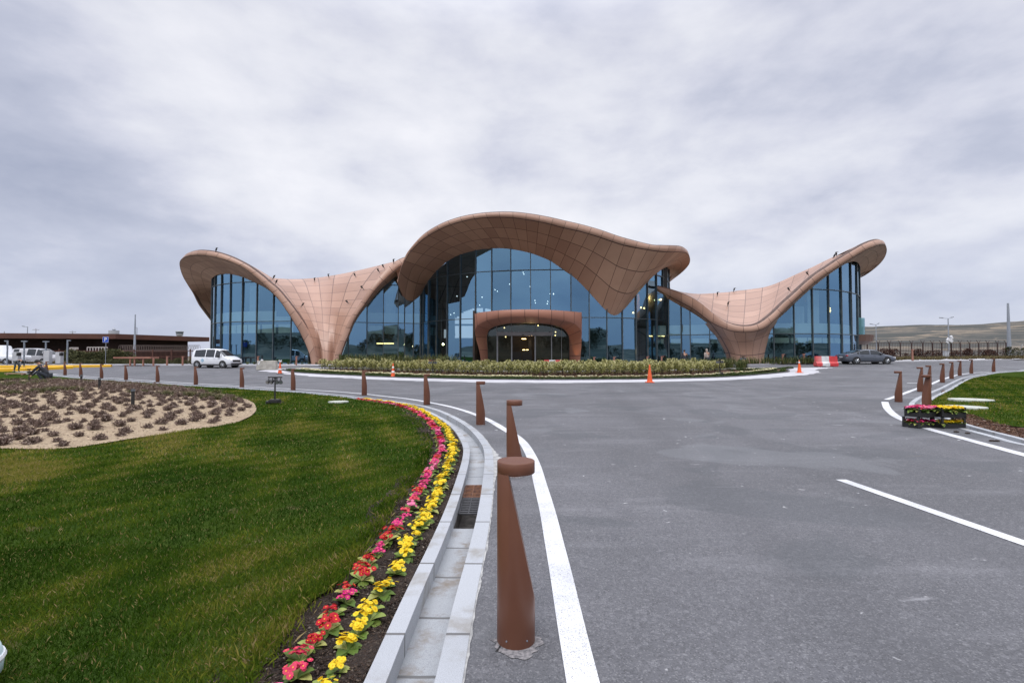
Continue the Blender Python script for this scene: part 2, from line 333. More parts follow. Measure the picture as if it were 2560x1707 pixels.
def asphalt():
    m, t, p, out = newmat('asphalt'); geo = N(t, 'ShaderNodeNewGeometry'); pos = geo.outputs['Position']
    sp = N(t, 'ShaderNodeSeparateXYZ'); t.links.new(pos, sp.inputs[0])
    st = N(t, 'ShaderNodeMapping'); st.inputs['Scale'].default_value = (.35, 1.6, 1); t.links.new(pos, st.inputs[0])
    big = noisen(t, pos, .22, 5, .6); c = rgbmix(t, rng_(t, big, .35, .65), (.088, .089, .098), (.130, .131, .144))
    c = rgbmix(t, mth(t, 'MULTIPLY', rng_(t, noisen(t, st.outputs[0], .9, 6, .65), .5, .72), .35), c, (.25, .25, .27))
    c = rgbmix(t, mth(t, 'MULTIPLY', rng_(t, noisen(t, pos, 1.4, 4, .6), .42, .3), .35), c, (.085, .087, .1))
    v = N(t, 'ShaderNodeTexVoronoi', feature='F1'); v.inputs['Scale'].default_value = 130; t.links.new(pos, v.inputs['Vector'])
    vs = N(t, 'ShaderNodeSeparateColor'); t.links.new(v.outputs['Color'], vs.inputs[0])
    c = rgbmix(t, mth(t, 'MULTIPLY', rng_(t, vs.outputs[0], .74, .96), .32), c, (.34, .34, .35)); c = rgbmix(t, mth(t, 'MULTIPLY', rng_(t, vs.outputs[1], .70, .96), .5), c, (.035, .035, .038))
    v3 = N(t, 'ShaderNodeTexVoronoi', feature='F1'); v3.inputs['Scale'].default_value = 38; t.links.new(pos, v3.inputs['Vector']); v3s = N(t, 'ShaderNodeSeparateColor'); t.links.new(v3.outputs['Color'], v3s.inputs[0])
    c = rgbmix(t, mth(t, 'MULTIPLY', rng_(t, v3s.outputs[2], .8, .98), .28), c, (.055, .056, .062)); c = rgbmix(t, mth(t, 'MULTIPLY', rng_(t, v3s.outputs[0], .85, 1.), .22), c, (.28, .28, .3))
    # pale smears and drips of dried cement, a few ochre stains
    for sc, lo, hi, cc, k in ((2.6, .69, .75, (.36, .36, .38), .45), (7., .70, .76, (.55, .55, .56), .8), (1.1, .71, .8, (.26, .20, .13), .5)):
        c = rgbmix(t, mth(t, 'MULTIPLY', rng_(t, noisen(t, st.outputs[0] if sc < 5 else pos, sc, 3, .5, .4), lo, hi), k), c, cc)
    # faint tyre lanes and a darker repaired strip
    lane = mth(t, 'ADD', mth(t, 'SUBTRACT', sp.outputs[0], mth(t, 'MULTIPLY', sp.outputs[1], .12)), mth(t, 'MULTIPLY', noisen(t, pos, .15, 2), 1.2))
    for k0 in (2.3, 4.0, 7.1, 8.8): c = rgbmix(t, mth(t, 'MULTIPLY', rng_(t, mth(t, 'ABSOLUTE', mth(t, 'SUBTRACT', lane, k0)), .42, .10), .20), c, (.062, .063, .07))
    c = rgbmix(t, mth(t, 'MULTIPLY', rng_(t, noisen(t, pos, .55, 2, .4, .6), .55, .60), .34), c, (.066, .073, .082)); c = rgbmix(t, mth(t, 'MULTIPLY', rng_(t, noisen(t, pos, .38, 3, .5, 1.), .59, .64), .28), c, (.20, .21, .225))
    # a paving joint and one hairline across the drive
    for k0, k1 in ((13.55, -.035), (30.6, .01)):
        d = mth(t, 'ABSOLUTE', mth(t, 'SUBTRACT', mth(t, 'SUBTRACT', sp.outputs[1], mth(t, 'MULTIPLY', sp.outputs[0], k1)), mth(t, 'ADD', k0, mth(t, 'MULTIPLY', noisen(t, pos, .7, 3), .25))))
        c = rgbmix(t, mth(t, 'MULTIPLY', rng_(t, d, .05, .015), .45), c, (.045, .045, .05))
    t.links.new(c, p.inputs['Base Color']); t.links.new(rng_(t, big, .3, .7, .72, .86), p.inputs['Roughness']); p.inputs['Specular IOR Level'].default_value = .45
    b = N(t, 'ShaderNodeBump'); b.inputs['Strength'].default_value = .55; b.inputs['Distance'].default_value = .006
    t.links.new(mth(t, 'ADD', v.outputs['Distance'], noisen(t, pos, 60, 4)), b.inputs['Height']); t.links.new(b.outputs[0], p.inputs['Normal']); return m
ASPH = asphalt()
lp = LEFTPOLY.copy(); rp = RIGHTPOLY.copy()
lp = lp[~((lp[:, 0] <= -110) | (lp[:, 1] <= -12))]; rp = rp[~((rp[:, 1] <= -12) | (rp[:, 0] >= 118))]
outer = np.vstack([[[-.3, -10.5]], lp, [[-110, 62]], [[-110, 75], [118, 75]], rp, [[14, -10.5]]])
sheet('road', outer, [], 0, 1.6, ASPH, edge_step=.5)
LINE = pmat('road_line_paint', (.74, .75, .76), (.62, .63, .65), 9, rough=.6, bump=.3, bscale=90, c3=(.50, .50, .52))
def linemat():
    m, t, p, out = newmat('worn_line'); geo = N(t, 'ShaderNodeNewGeometry'); pos = geo.outputs['Position']
    c = rgbmix(t, rng_(t, noisen(t, pos, 1.5, 4), .3, .7), (.70, .71, .73), (.54, .55, .58))
    v = N(t, 'ShaderNodeTexVoronoi'); v.inputs['Scale'].default_value = 210; t.links.new(pos, v.inputs['Vector']); vs = N(t, 'ShaderNodeSeparateColor'); t.links.new(v.outputs['Color'], vs.inputs[0])
    c = rgbmix(t, rng_(t, mth(t, 'ADD', vs.outputs[0], mth(t, 'MULTIPLY', noisen(t, pos, 3, 3), .25)), 1.0, 1.08), c, (.22, .22, .23))
    t.links.new(c, p.inputs['Base Color']); p.inputs['Roughness'].default_value = .6; return m
LINE = linemat()
def wline(name, c, wd, h=.005, kind='structure'): return sweep(name, c, [(-wd / 2, h), (wd / 2, h)], LINE, kind=kind, end=False)
wline('road_line', WLc, .165); wline('road_line', WR1, .17); wline('road_line', WR2, .19)
a = G(2102, 1199); b = G(2575, 1363); wline('road_line', np.array([[a.x + (b.x - a.x) * k / 12, a.y + (b.y - a.y) * k / 12] for k in range(-0, 20)]), .14)
for q in (((2268, 957.6), (2300, 957.9)), ((2380, 921.5), (2400, 921.5)), ((2062, 921.5), (2105, 921)), ((627, 925), (648, 925)), ((618, 928.5), (640, 928.5))):
    wline('road_line', np.array(proj([q[0], ((q[0][0] + q[1][0]) / 2, (q[0][1] + q[1][1]) / 2), q[1]])), .3)
GRAN = panelmat('granite', (.43, .45, .48), (.37, .39, .42), (.13, .13, .13), .012, 0., rough=.7, bumpd=.003, speck=(260, (.20, .21, .23), .75), grime=(2.2, (.24, .225, .20), .75))
CHAN = panelmat('channel_stone', (.40, .42, .44), (.33, .35, .37), (.13, .13, .13), .02, 0., rough=.75, bumpd=.003, speck=(240, (.2, .2, .22), .7), grime=(3.1, (.20, .17, .14), .95))
def kerbset(c, side, cuts, e=0.003, sc=1.0):
    s = side
    def pf(a, b, z0, z1): return [(a * s, z0), (a * s, z1), (b * s, z1), (b * s, z0)] if s > 0 else [(a * s, z0), (a * s, z1), (b * s, z1), (b * s, z0)]
    sweep('kerb', c, pf(0 + e, .14, -.32, .008), GRAN, ulen=1.0)
    sweep('kerb', c, pf(.38, .49, -.32, .008), GRAN, ulen=1.0)
    d = np.concatenate([[0], np.cumsum(np.linalg.norm(np.diff(c[:, :2], axis=0), axis=1))]); cur = 0
    for (q0, q1) in cuts + [(d[-1] + 9, d[-1] + 10)]:
        seg = c[(d >= cur) & (d <= q0)]
        if len(seg) > 2: sweep('drain_channel', seg, [(.14 * s, -.125), (.26 * s, -.127), (.38 * s, -.125)], CHAN, ulen=.62, end=False)
        cur = q1
    for (q0, q1) in cuts:
        seg = c[(d >= q0 - .1) & (d <= q1 + .1)]; sweep('drain_channel', seg, [(.141 * s, -.125), (.145 * s, -.29), (.375 * s, -.29), (.379 * s, -.125)], pmat('pit_concrete', (.12, .11, .10), (.05, .045, .04), 9), ulen=1, end=True)
def arc_at(c, px, py):
    p = G(px, py); d = np.concatenate([[0], np.cumsum(np.linalg.norm(np.diff(c[:, :2], axis=0), axis=1))]); i = np.argmin(np.hypot(c[:, 0] - p.x, c[:, 1] - p.y)); return d[i]
sA0, sA1 = arc_at(KLc, 1226, 1296), arc_at(KLc, 1234, 1198)
sB = arc_at(KLc, 1052, 1013.5); kerbset(KLc, 1, [(sA0, sA1), (sB - .55, sB + .55)])
sC = arc_at(KRc, 2345, 971.5); sD = arc_at(KRc, 2400, 946); kerbset(KRc, 1, [(sD - .5, sD + .5), (sC - .5, sC + .5)])
RUST = pmat('rusty_iron', (.19, .085, .045), (.10, .05, .035), 25, rough=.85, bump=.3)
IRON = pmat('cast_iron', (.035, .036, .04), (.06, .06, .065), 30, rough=.6)
def grate(c, s0, s1, m, label, side=1):
    d = np.concatenate([[0], np.cumsum(np.linalg.norm(np.diff(c[:, :2], axis=0), axis=1))]); q = lambda s, o: (lambda p, n: Vector((p[0] + n[0] * o * side, p[1] + n[1] * o * side, gf(p[0], p[1]) - .105)))(np.array([np.interp(s, d, c[:, 0]), np.interp(s, d, c[:, 1])]), np.array([np.interp(s, d, normals(c)[:, k]) for k in (0, 1)]))
    b = MB(); n = int((s1 - s0) / .062)
    for k in range(n + 1):
        s = s0 + (s1 - s0) * k / n; b.tube([q(s, .155), q(s, .365)], .013, 5)
    for o in (.155, .365): b.tube([q(s0 + (s1 - s0) * k / 4, o) for k in range(5)], .013, 5)
    b.tube([q(s0 + (s1 - s0) * k / 4, .26) for k in range(5)], .008, 5)
    tag(b.build('drain_grate', m), label, 'drain grate', 'drain grates in the kerb channels')
gm = sA0 + (sA1 - sA0) * .26; gx = sA0 + (sA1 - sA0) * .64
grate(KLc, gm, gx - .01, IRON, 'black iron drain grate beside the open hole in the stone channel'); grate(KLc, gx + .01, sA1 + .02, RUST, 'rusty brown drain grate just beyond the black one in the stone channel')
grate(KLc, sB - .5, sB + .5, RUST, 'rusty drain grate at the far bend of the flower bed channel')
grate(KRc, sC - .45, sC + .45, RUST, 'rust brown drain grate in the right-hand channel behind the flower crates'); grate(KRc, sD - .45, sD + .45, IRON, 'dark drain grate farther up the right-hand channel')
# mortar edge between outer kerb and asphalt
MORT = pmat('mortar', (.42, .42, .41), (.25, .25, .25), 12, rough=.9)
def mortar():
    d = np.concatenate([[0], np.cumsum(np.linalg.norm(np.diff(KLc[:, :2], axis=0), axis=1))]); seg = KLc[(d > 4) & (d < 26)]; cc = resample([tuple(p) for p in seg[::4]], .05, 1); nn = normals(cc)
    V = []; Fc = []; wv = .006 + .010 * np.abs(np.interp(np.arange(len(cc)), np.arange(0, len(cc) + 5, 2), rng.normal(0, .6, len(np.arange(0, len(cc) + 5, 2)))))
    # a wider spill of mortar by the second bollard
    dd = np.hypot(cc[:, 0] + .2, cc[:, 1] - 7.8); wv += .16 * np.exp(-(dd / .8) ** 2) * rng.uniform(.5, 1, len(cc))
    for i in range(len(cc)):
        for o_ in (.01, -wv[i]): x, y = cc[i, 0] + nn[i, 0] * o_, cc[i, 1] + nn[i, 1] * o_; V.append((x, y, gf(x, y) + .0045))
    Fc = [(2 * i, 2 * i + 2, 2 * i + 3, 2 * i + 1) for i in range(len(cc) - 1)]
    me = bpy.data.meshes.new('mortar_strip'); me.from_pydata(V, [], Fc); tag(link('mortar_strip', me, MORT), kind='structure')
mortar()
# ------------------------------------------------------------------ soil, lawns
def soilmat(name, c1, c2, c3, s=14):
    m, t, p, out = newmat(name); geo = N(t, 'ShaderNodeNewGeometry'); pos = geo.outputs['Position']
    v = N(t, 'ShaderNodeTexVoronoi'); v.inputs['Scale'].default_value = s * 3; t.links.new(pos, v.inputs['Vector']); vs = N(t, 'ShaderNodeSeparateColor'); t.links.new(v.outputs['Color'], vs.inputs[0])
    c = rgbmix(t, vs.outputs[0], c1, c2); c = rgbmix(t, rng_(t, vs.outputs[1], .82, .95), c, c3); c = rgbmix(t, rng_(t, noisen(t, pos, s * .2, 4), .4, .7), c, c1)
    t.links.new(c, p.inputs['Base Color']); p.inputs['Roughness'].default_value = .95
    b = N(t, 'ShaderNodeBump'); b.inputs['Strength'].default_value = 1; b.inputs['Distance'].default_value = .03
    t.links.new(mth(t, 'ADD', v.outputs['Distance'], noisen(t, pos, s, 6)), b.inputs['Height']); t.links.new(b.outputs[0], p.inputs['Normal']); return m
SOIL = soilmat('bark_mulch', (.025, .015, .010), (.058, .035, .023), (.12, .09, .065), 26)
REDSOIL = soilmat('red_mulch', (.055, .022, .012), (.12, .055, .03), (.20, .13, .08), 8)
SANDM = soilmat('sandy_soil', (.33, .245, .16), (.47, .37, .25), (.17, .12, .08), 9)
def lawnbase():
    m, t, p, out = newmat('lawn_ground'); geo = N(t, 'ShaderNodeNewGeometry'); pos = geo.outputs['Position']
    c = rgbmix(t, rng_(t, noisen(t, pos, .8, 4), .35, .65), (.020, .040, .007), (.042, .060, .011)); c = rgbmix(t, rng_(t, noisen(t, pos, 2.3, 5), .6, .72), c, (.11, .085, .045)); c = rgbmix(t, rng_(t, noisen(t, pos, 90, 3), .45, .7), c, (.05, .085, .02))
    t.links.new(c, p.inputs['Base Color']); p.inputs['Roughness'].default_value = .95; p.inputs['Specular IOR Level'].default_value = 0; return m
LAWN = lawnbase()
BEDW = .62
dK = np.concatenate([[0], np.cumsum(np.linalg.norm(np.diff(KLc[:, :2], axis=0), axis=1))])
sBedEnd = arc_at(KLc, 940, 997)
wob = lambda s: .07 * np.sin(s * 2.1) + .05 * np.sin(s * 5.3 + 1) + .03 * np.sin(s * 11 + 2) + .02 * np.sin(s * 23) - .06
wob0 = wob; wob = lambda s: .45 * wob0(s) - .03
edge_off = .49 + (BEDW + wob(dK)) * ss(sBedEnd, sBedEnd - 5, dK) + .0
edge_off = np.where(dK > sBedEnd, .49, edge_off)
nK = normals(KLc); bedEdge = KLc[:, :2] + nK * edge_off[:, None]; kIn = offset(KLc, .49)
i0 = 0; i1 = np.searchsorted(dK, sBedEnd)
sheet('flower_bed_soil', np.vstack([kIn[i0:i1], (bedEdge + nK * .22)[i0:i1][::-1][:-1]]), [], -.022, .12, SOIL, hf=lambda x, y: .018 * np.sin(x * 31 + y * 11) * np.sin(y * 27) + .012 * np.sin(x * 67) * np.sin(y * 59 + x * 20), edge_step=.3)
sand_px = [(-60, 1118), (0, 1122), (110, 1126), (270, 1108), (435, 1079), (566, 1062), (620, 1044), (641, 1024), (628, 1003), (575, 988), (470, 972), (330, 959), (170, 952), (60, 951), (-80, 958)]
SAND = resample(proj(sand_px) + [proj(sand_px)[0]], .4, 3)[:-1, :2]
def sdist(poly, x, y):
    P_ = np.stack([np.ravel(x), np.ravel(y)], 1); d = np.full(len(P_), 1e9)
    for i in range(len(poly)): a = poly[i]; b = poly[(i + 1) % len(poly)]; ab = b - a; t = np.clip(((P_ - a) @ ab) / (ab @ ab + 1e-9), 0, 1); d = np.minimum(d, np.hypot(*(P_ - a - t[:, None] * ab).T))
    return (d * np.where(inpoly(poly, P_), 1, -1)).reshape(np.shape(x))
def sandh(x, y): return .30 * ss(0, 4.5, sdist(SAND, x, y)) + .02 * np.sin(x * 3.1) * np.sin(y * 2.7)
def lawnh(x, y): return .015 * np.sin(x * 1.7 + 1) * np.sin(y * 1.3) + .01 * np.sin(x * 4.1) * np.sin(y * 3.3 + 2)
lawnOuter = np.vstack([bedEdge[dK < dK[-1] - 30], [[-95, 60], [-95, -10]]])
sheet('lawn', lawnOuter, [SAND], -.016, .6, LAWN, hf=lawnh, edge_step=.4)
sheet('sandy_bed', SAND, [], .0, .5, SANDM, hf=sandh, edge_step=.4)
rIn = offset(KRc, .49); dR = np.concatenate([[0], np.cumsum(np.linalg.norm(np.diff(KRc[:, :2], axis=0), axis=1))])
sR0 = arc_at(KRc, 2285, 1030)
soff = .49 + .75 * ss(sR0 - .3, sR0 + 2.2, dR) * (1 + .25 * np.sin(dR * 3.1)); rEdge = KRc[:, :2] + normals(KRc) * soff[:, None]
j = np.searchsorted(dR, sR0 - .2)
sheet('flower_bed_soil', np.vstack([rIn[j:], rEdge[j:][::-1][:-1]]), [], -.01, .3, REDSOIL, hf=lambda x, y: .03 * np.sin(x * 9) * np.sin(y * 8), edge_step=.3)
sheet('lawn', np.vstack([rEdge, [[100, -6], [125, -6]]]), [], -.012, .9, LAWN, hf=lawnh, edge_step=.5)
# ------------------------------------------------------------------ grass blades
def lawncol(x, y, big=0):
    n = .50 + .12 * np.sin(x * .55 + 1.2 * np.sin(y * .5)) + .24 * np.sin(x * 1.3 + 2 * np.sin(y * .7)) * np.sin(y * 1.1 + np.sin(x * .9)) + .16 * np.sin(x * 3.7 + y * 2.1 + 1.5 * np.sin(x * 2.2)) + .12 * np.sin(x * 7.9 - y * 6.3)
    n += .3 * np.exp(-((x + 3.9) ** 2 + (y - 3.35) ** 2) / .06) + .33 * np.exp(-((x + 3.1) ** 2 + (y - 2.75) ** 2) / .02) + .25 * np.exp(-((x + 2.35) ** 2 + (y - 7.4) ** 2) / .03)
    return n
def blades(name, reg, dens, hgt, wid, poly, excl, hfun, m, seed, margin=0.0):
    r = np.random.default_rng(seed); (x0, x1, y0, y1) = reg; n = int((x1 - x0) * (y1 - y0) * dens); x = r.uniform(x0, x1, n); y = r.uniform(y0, y1, n)
    # only what stands in or near the picture's field
    ok = np.abs(x) < y * 1.06 + .6
    ok &= inpoly(poly, np.stack([x, y], 1))
    for e in excl: ok &= ~inpoly(e, np.stack([x, y], 1))
    x, y = x[ok] + r.normal(0, .022, ok.sum()), y[ok] + r.normal(0, .022, ok.sum()); n = len(x); z = g(x, y) + hfun(x, y) - .012
    d = np.hypot(x, y); k = 1.0
    patch = lawncol(x, y); h = r.uniform(.5, 1.2, n) * hgt * (.8 + .5 * patch); wd = wid * r.uniform(.7, 1.3, n)
    a = r.uniform(0, 2 * np.pi, n); lean = r.uniform(.1, .95, n); la = r.uniform(0, 2 * np.pi, n)
    cx, cy = np.cos(a) * wd / 2, np.sin(a) * wd / 2; tx, ty = np.cos(la) * h * lean, np.sin(la) * h * lean; tz = h * np.sqrt(1 - .6 * lean ** 2)
    V = np.empty((n, 4, 3)); V[:, 0] = np.stack([x - cx, y - cy, z], 1); V[:, 1] = np.stack([x + cx, y + cy, z], 1)
    V[:, 2] = np.stack([x + cx * .7 + tx * .4, y + cy * .7 + ty * .4, z + tz * .62], 1); V[:, 3] = np.stack([x + tx, y + ty, z + tz], 1)
    i = np.arange(n)[:, None] * 4; Fq = np.concatenate([i + np.array([[0, 1, 2]]), i + np.array([[0, 2, 3]])])
    tint = np.clip(patch + r.normal(0, .13, n), 0, 1); dry = r.random(n) < (.05 + .12 * (patch > .62)); tint = np.where(dry, r.uniform(.86, 1., n), tint * .85)
    return V.reshape(-1, 3), Fq, np.repeat(tint, 4)
GRASS = attrmat('grass_blades', [(0, (.016, .040, .004)), (.3, (.038, .080, .007)), (.50, (.078, .120, .012)), (.66, (.145, .168, .02)), (.82, (.23, .21, .04)), (.95, (.28, .21, .09)), (1., (.38, .29, .15))], rough=.85, trans=.2, spec=.0)
def grassobj(name, parts, label=None):
    V = []; F_ = []; A = []; b = 0
    for v, f, a in parts: V.append(v); F_.append(f + b); A.append(a); b += len(v)
    o = link(name, npmesh(name, np.concatenate(V), np.concatenate(F_), {'tint': np.concatenate(A)}), GRASS); tag(o, label, 'grass', None, 'stuff'); return o
grassobj('grass', [blades('a', (-4.5, -.9, 2.0, 4.4), 9500, .034, .0042, lawnOuter, [], lawnh, 0, 1), blades('b', (-8.5, 0, 4.4, 8), 3600, .036, .0065, lawnOuter, [SAND], lawnh, 0, 2), blades('c', (-15, 0, 8, 14), 1250, .042, .011, lawnOuter, [SAND], lawnh, 0, 3), blades('edge', (-4.5, 1, 2.0, 9), 2600, .065, .0055, np.vstack([(bedEdge + nK * -.05)[dK < 14], (bedEdge + nK * .12)[dK < 14][::-1]]), [], lawnh, 0, 6), blades('d', (-36, -2, 14, 34), 260, .05, .024, lawnOuter, [SAND], lawnh, 0, 4)], 'short mown lawn grass around the sandy bed on the left')
grassobj('grass', [blades('e', (6, 32, 4, 34), 300, .045, .02, np.vstack([rEdge, [[100, -6], [125, -6]]]), [], lawnh, 0, 5)], 'short mown lawn grass behind the flower crates on the right')
# loose chunks of mulch in the near bed
def chunks(name, path, n, sz, m, off0, off1, s0, s1, hz, seed, label):
    r = np.random.default_rng(seed); c = path; d = np.concatenate([[0], np.cumsum(np.linalg.norm(np.diff(c[:, :2], axis=0), axis=1))]); nn = normals(c)
    s = s0 + (s1 - s0) * r.random(n) ** 1.7; o_ = r.uniform(off0, off1, n); x = np.interp(s, d, c[:, 0]) + np.interp(s, d, nn[:, 0]) * o_; y = np.interp(s, d, c[:, 1]) + np.interp(s, d, nn[:, 1]) * o_
    z = g(x, y) + hz; q = r.normal(0, 1, (n, 4, 3)); q /= np.linalg.norm(q, axis=2)[:, :, None]; k = sz * r.uniform(.4, 1.3, n) * (1 + (s - s0) * .05)
    V = np.stack([x, y, z], 1)[:, None] + q * k[:, None, None] * np.array([1, 1, .6]); i = np.arange(n)[:, None] * 4
    Fq = np.concatenate([i + np.array([[0, 1, 2]]), i + np.array([[0, 3, 1]]), i + np.array([[1, 3, 2]]), i + np.array([[0, 2, 3]])])
    tag(link(name, npmesh(name, V.reshape(-1, 3), Fq, {'tint': np.repeat(r.random(n), 4)}), m), label, 'mulch', None, 'stuff')
MULCHC = attrmat('mulch_chips', [(0, (.018, .011, .008)), (.5, (.05, .03, .02)), (.9, (.11, .08, .06)), (1, (.28, .24, .2))], rough=.9)
RMULCH = attrmat('red_mulch_chips', [(0, (.045, .018, .012)), (.5, (.12, .055, .03)), (.9, (.2, .12, .08)), (1, (.45, .38, .32))], rough=.9)
chunks('mulch', KLc, 30000, .013, MULCHC, .5, 1.2, 5.5, 19, -.02, 21, 'dark brown bark mulch in the flower bed along the kerb')
chunks('mulch', KRc, 3500, .03, RMULCH, .52, 1.2, sR0, dR[-1] - 6, .0, 22, 'reddish mulch at the edge of the right-hand lawn')
# ================================================================== THE TERMINAL
KB = 1.12
def z2(x, y): return 420 + x / 3.675, 600 + y / 3.675
def z3(x, y): return 960 + x / 3.409, 500 + y / 3.409
def z4(x, y): return 1400 + x / 2.8, 580 + y / 2.8
def z7(x, y): return 1160 + x / 7.35, 760 + y / 7.35
# plan of the glass, native px -> depth
LEFTPLAN = [(528, 58), (536.2, 57), (552, 56), (574.6, 55), (605, 54.3), (641, 54), (682.6, 53.8), (727.5, 53.6), (771, 53.7), (820, 54.2), (871.7, 55), (917.4, 55.8), (958.2, 56.3), (995.3, 56.7), (1011.4, 57), (1033.3, 57.3), (1050.9, 57.3)]
MIDPLAN = [(1050.9, 57.3), (1057.5, 56.3), (1070.8, 54.8), (1091.5, 53.2), (1117.5, 51.8), (1150.7, 50.8), (1188.8, 49.9), (1229, 49.3), (1276.8, 48.8), (1326.7, 48.5), (1376.5, 48.4), (1427.9, 48.4), (1473.3, 48.4), (1517.3, 48.6), (1556.4, 49), (1590.4, 49.6), (1619.3, 50.4), (1642, 51.4), (1658, 52.8), (1668.5, 54.8), (1674, 57.2)]
RIGHTPLAN = [(1642, 51.4), (1671.6, 51.8), (1702.9, 51.2), (1725.8, 50.6), (1774.3, 49.8), (1824, 49.1), (1880, 48.6), (1934.6, 48.2), (1985.7, 48), (2032, 48), (2073, 48.4), (2105, 49.3), (2129.6, 50.6), (2144.6, 52.2), (2151.8, 54.2)]
def planz(plan, px): return float(np.interp(px, [p[0] for p in plan], [p[1] for p in plan])) * KB
ROOT = empty('airport_terminal', (0, 58, 0)); tag(ROOT, 'airport terminal with wavy copper coloured shell roofs over curved blue glass walls', 'terminal building')
RINV = Matrix.Translation((0, -58, 0))
def part(o, parent=ROOT):
    o.parent = parent
    if parent is ROOT and o.parent_type == 'OBJECT': o.matrix_parent_inverse = RINV
    return o
def loftmesh(name, rows, us, vs, mat, parent):
    """rows[i][j] points, us[i], vs[j] panel coordinates"""
    n, k = len(rows), len(rows[0]); V = [p for r in rows for p in r]; Fc = [(i * k + j, (i + 1) * k + j, (i + 1) * k + j + 1, i * k + j + 1) for i in range(n - 1) for j in range(k - 1)]
    me = bpy.data.meshes.new(name); me.from_pydata([tuple(v) for v in V], [], Fc); uv = me.uv_layers.new(name='UVMap')
    for p in me.polygons:
        for li in p.loop_indices: vi = me.loops[li].vertex_index; uv.data[li].uv = (us[vi // k], vs[vi % k])
    o = link(name, me, mat, smooth=True); part(o, parent); return o
def secs(pts, n):
    """pts: list of sections, each a flat tuple; returns n interpolated sections"""
    return [cat(pts, t) for t in np.linspace(0, len(pts) - 1, n)]
def arclen(P3, unit):
    d = [0.0]
    for a, b in zip(P3[:-1], P3[1:]): d.append(d[-1] + (b - a).length)
    return [x / unit for x in d]
SHELLS = []
def back(v, dy, dz): return Vector((v.x, v.y + dy, v.z + dz))
def shell(name, S, conv, n, pw, plan=None, soffit_panels=3, top=True, lip=True, label=None, topd=((3, -.2), (8, -.9), (14, -2.2), (20, -4))):
    """S rows: (Ux,Uy, Lx,Ly, ZL, Sx,Sy[, ZS]) in zoom px"""
    root = empty('roof_shell', (0, 58, 0)); part(root)
    if label: root['label'] = label
    def sub(o): o.parent = root; o.matrix_parent_inverse = Matrix.Translation((0, -58, 0)); return o
    q = secs(S, n); U = []; Lw = []; Sf = []; Mm = []
    for s in q:
        U.append(P(*conv(s[0], s[1]), s[4] * KB)); Lw.append(P(*conv(s[2], s[3]), s[4] * KB)); sx, sy = conv(s[5], s[6]); Sf.append(P(sx, sy, s[7] * KB))
        m = (Lw[-1] + Sf[-1]) / 2
        if len(s) > 8: cx, cy = conv(s[8], s[9]); m2 = P(cx, cy, (s[4] + s[7]) / 2 * KB); m = 2 * m2 - (Lw[-1] + Sf[-1]) / 2; Mm.append(m)
        else: Mm.append(m + Vector((0, 0, .25)))
    us = arclen(Lw, pw); nv = 10
    rows = []
    for a, m, b in zip(Lw, Mm, Sf): rows.append([a * (1 - t) ** 2 + m * 2 * t * (1 - t) + b * t * t for t in np.linspace(0, 1, nv)])
    sub(loftmesh('soffit', rows, us, list(np.linspace(0.0, soffit_panels - .02, nv)), SOFM, root))
    # fascia with a slightly rounded lower edge
    gr = [[a + Vector((0, .03, 0)), a.lerp(b, .10) + Vector((0, .03, 0))] for a, b in zip(Lw, U)]; sub(loftmesh('shadow_joint', gr, us, [.2, .8], SEAMM, root))
    fr = [[a.lerp(b, .09) + Vector((0, .03, 0)), a.lerp(b, .09) + Vector((0, -.05, 0)), a * .5 + b * .5 + Vector((0, -.07, 0)), a * .07 + b * .93 + Vector((0, -.05, 0)), b] for a, b in zip(Lw, U)]
    sub(loftmesh('fascia', fr, us, [0, .1, .5, .9, .96], ROOFM, root))
    if lip:
        lr = [[b, back(b, .28, -.03), back(b, .30, .13), back(b, .36, .17), back(b, .62, .15)] for b in U]
        sub(loftmesh('roof_edge', lr, us, [.1, .3, .5, .7, .9], SEAMM, root))
    if top:
        tr = [[back(b, .5, .12)] + [back(b, dy, dz) for dy, dz in topd] for b in U]; sub(loftmesh('roof_skin', tr, us, [.1, 1, 4, 8, 11], ROOFM, root))
    return root, U, Lw, Sf, us
SEAMM = pmat('dark_copper_edge', (.12, .065, .05), (.08, .045, .035), 2, rough=.5)
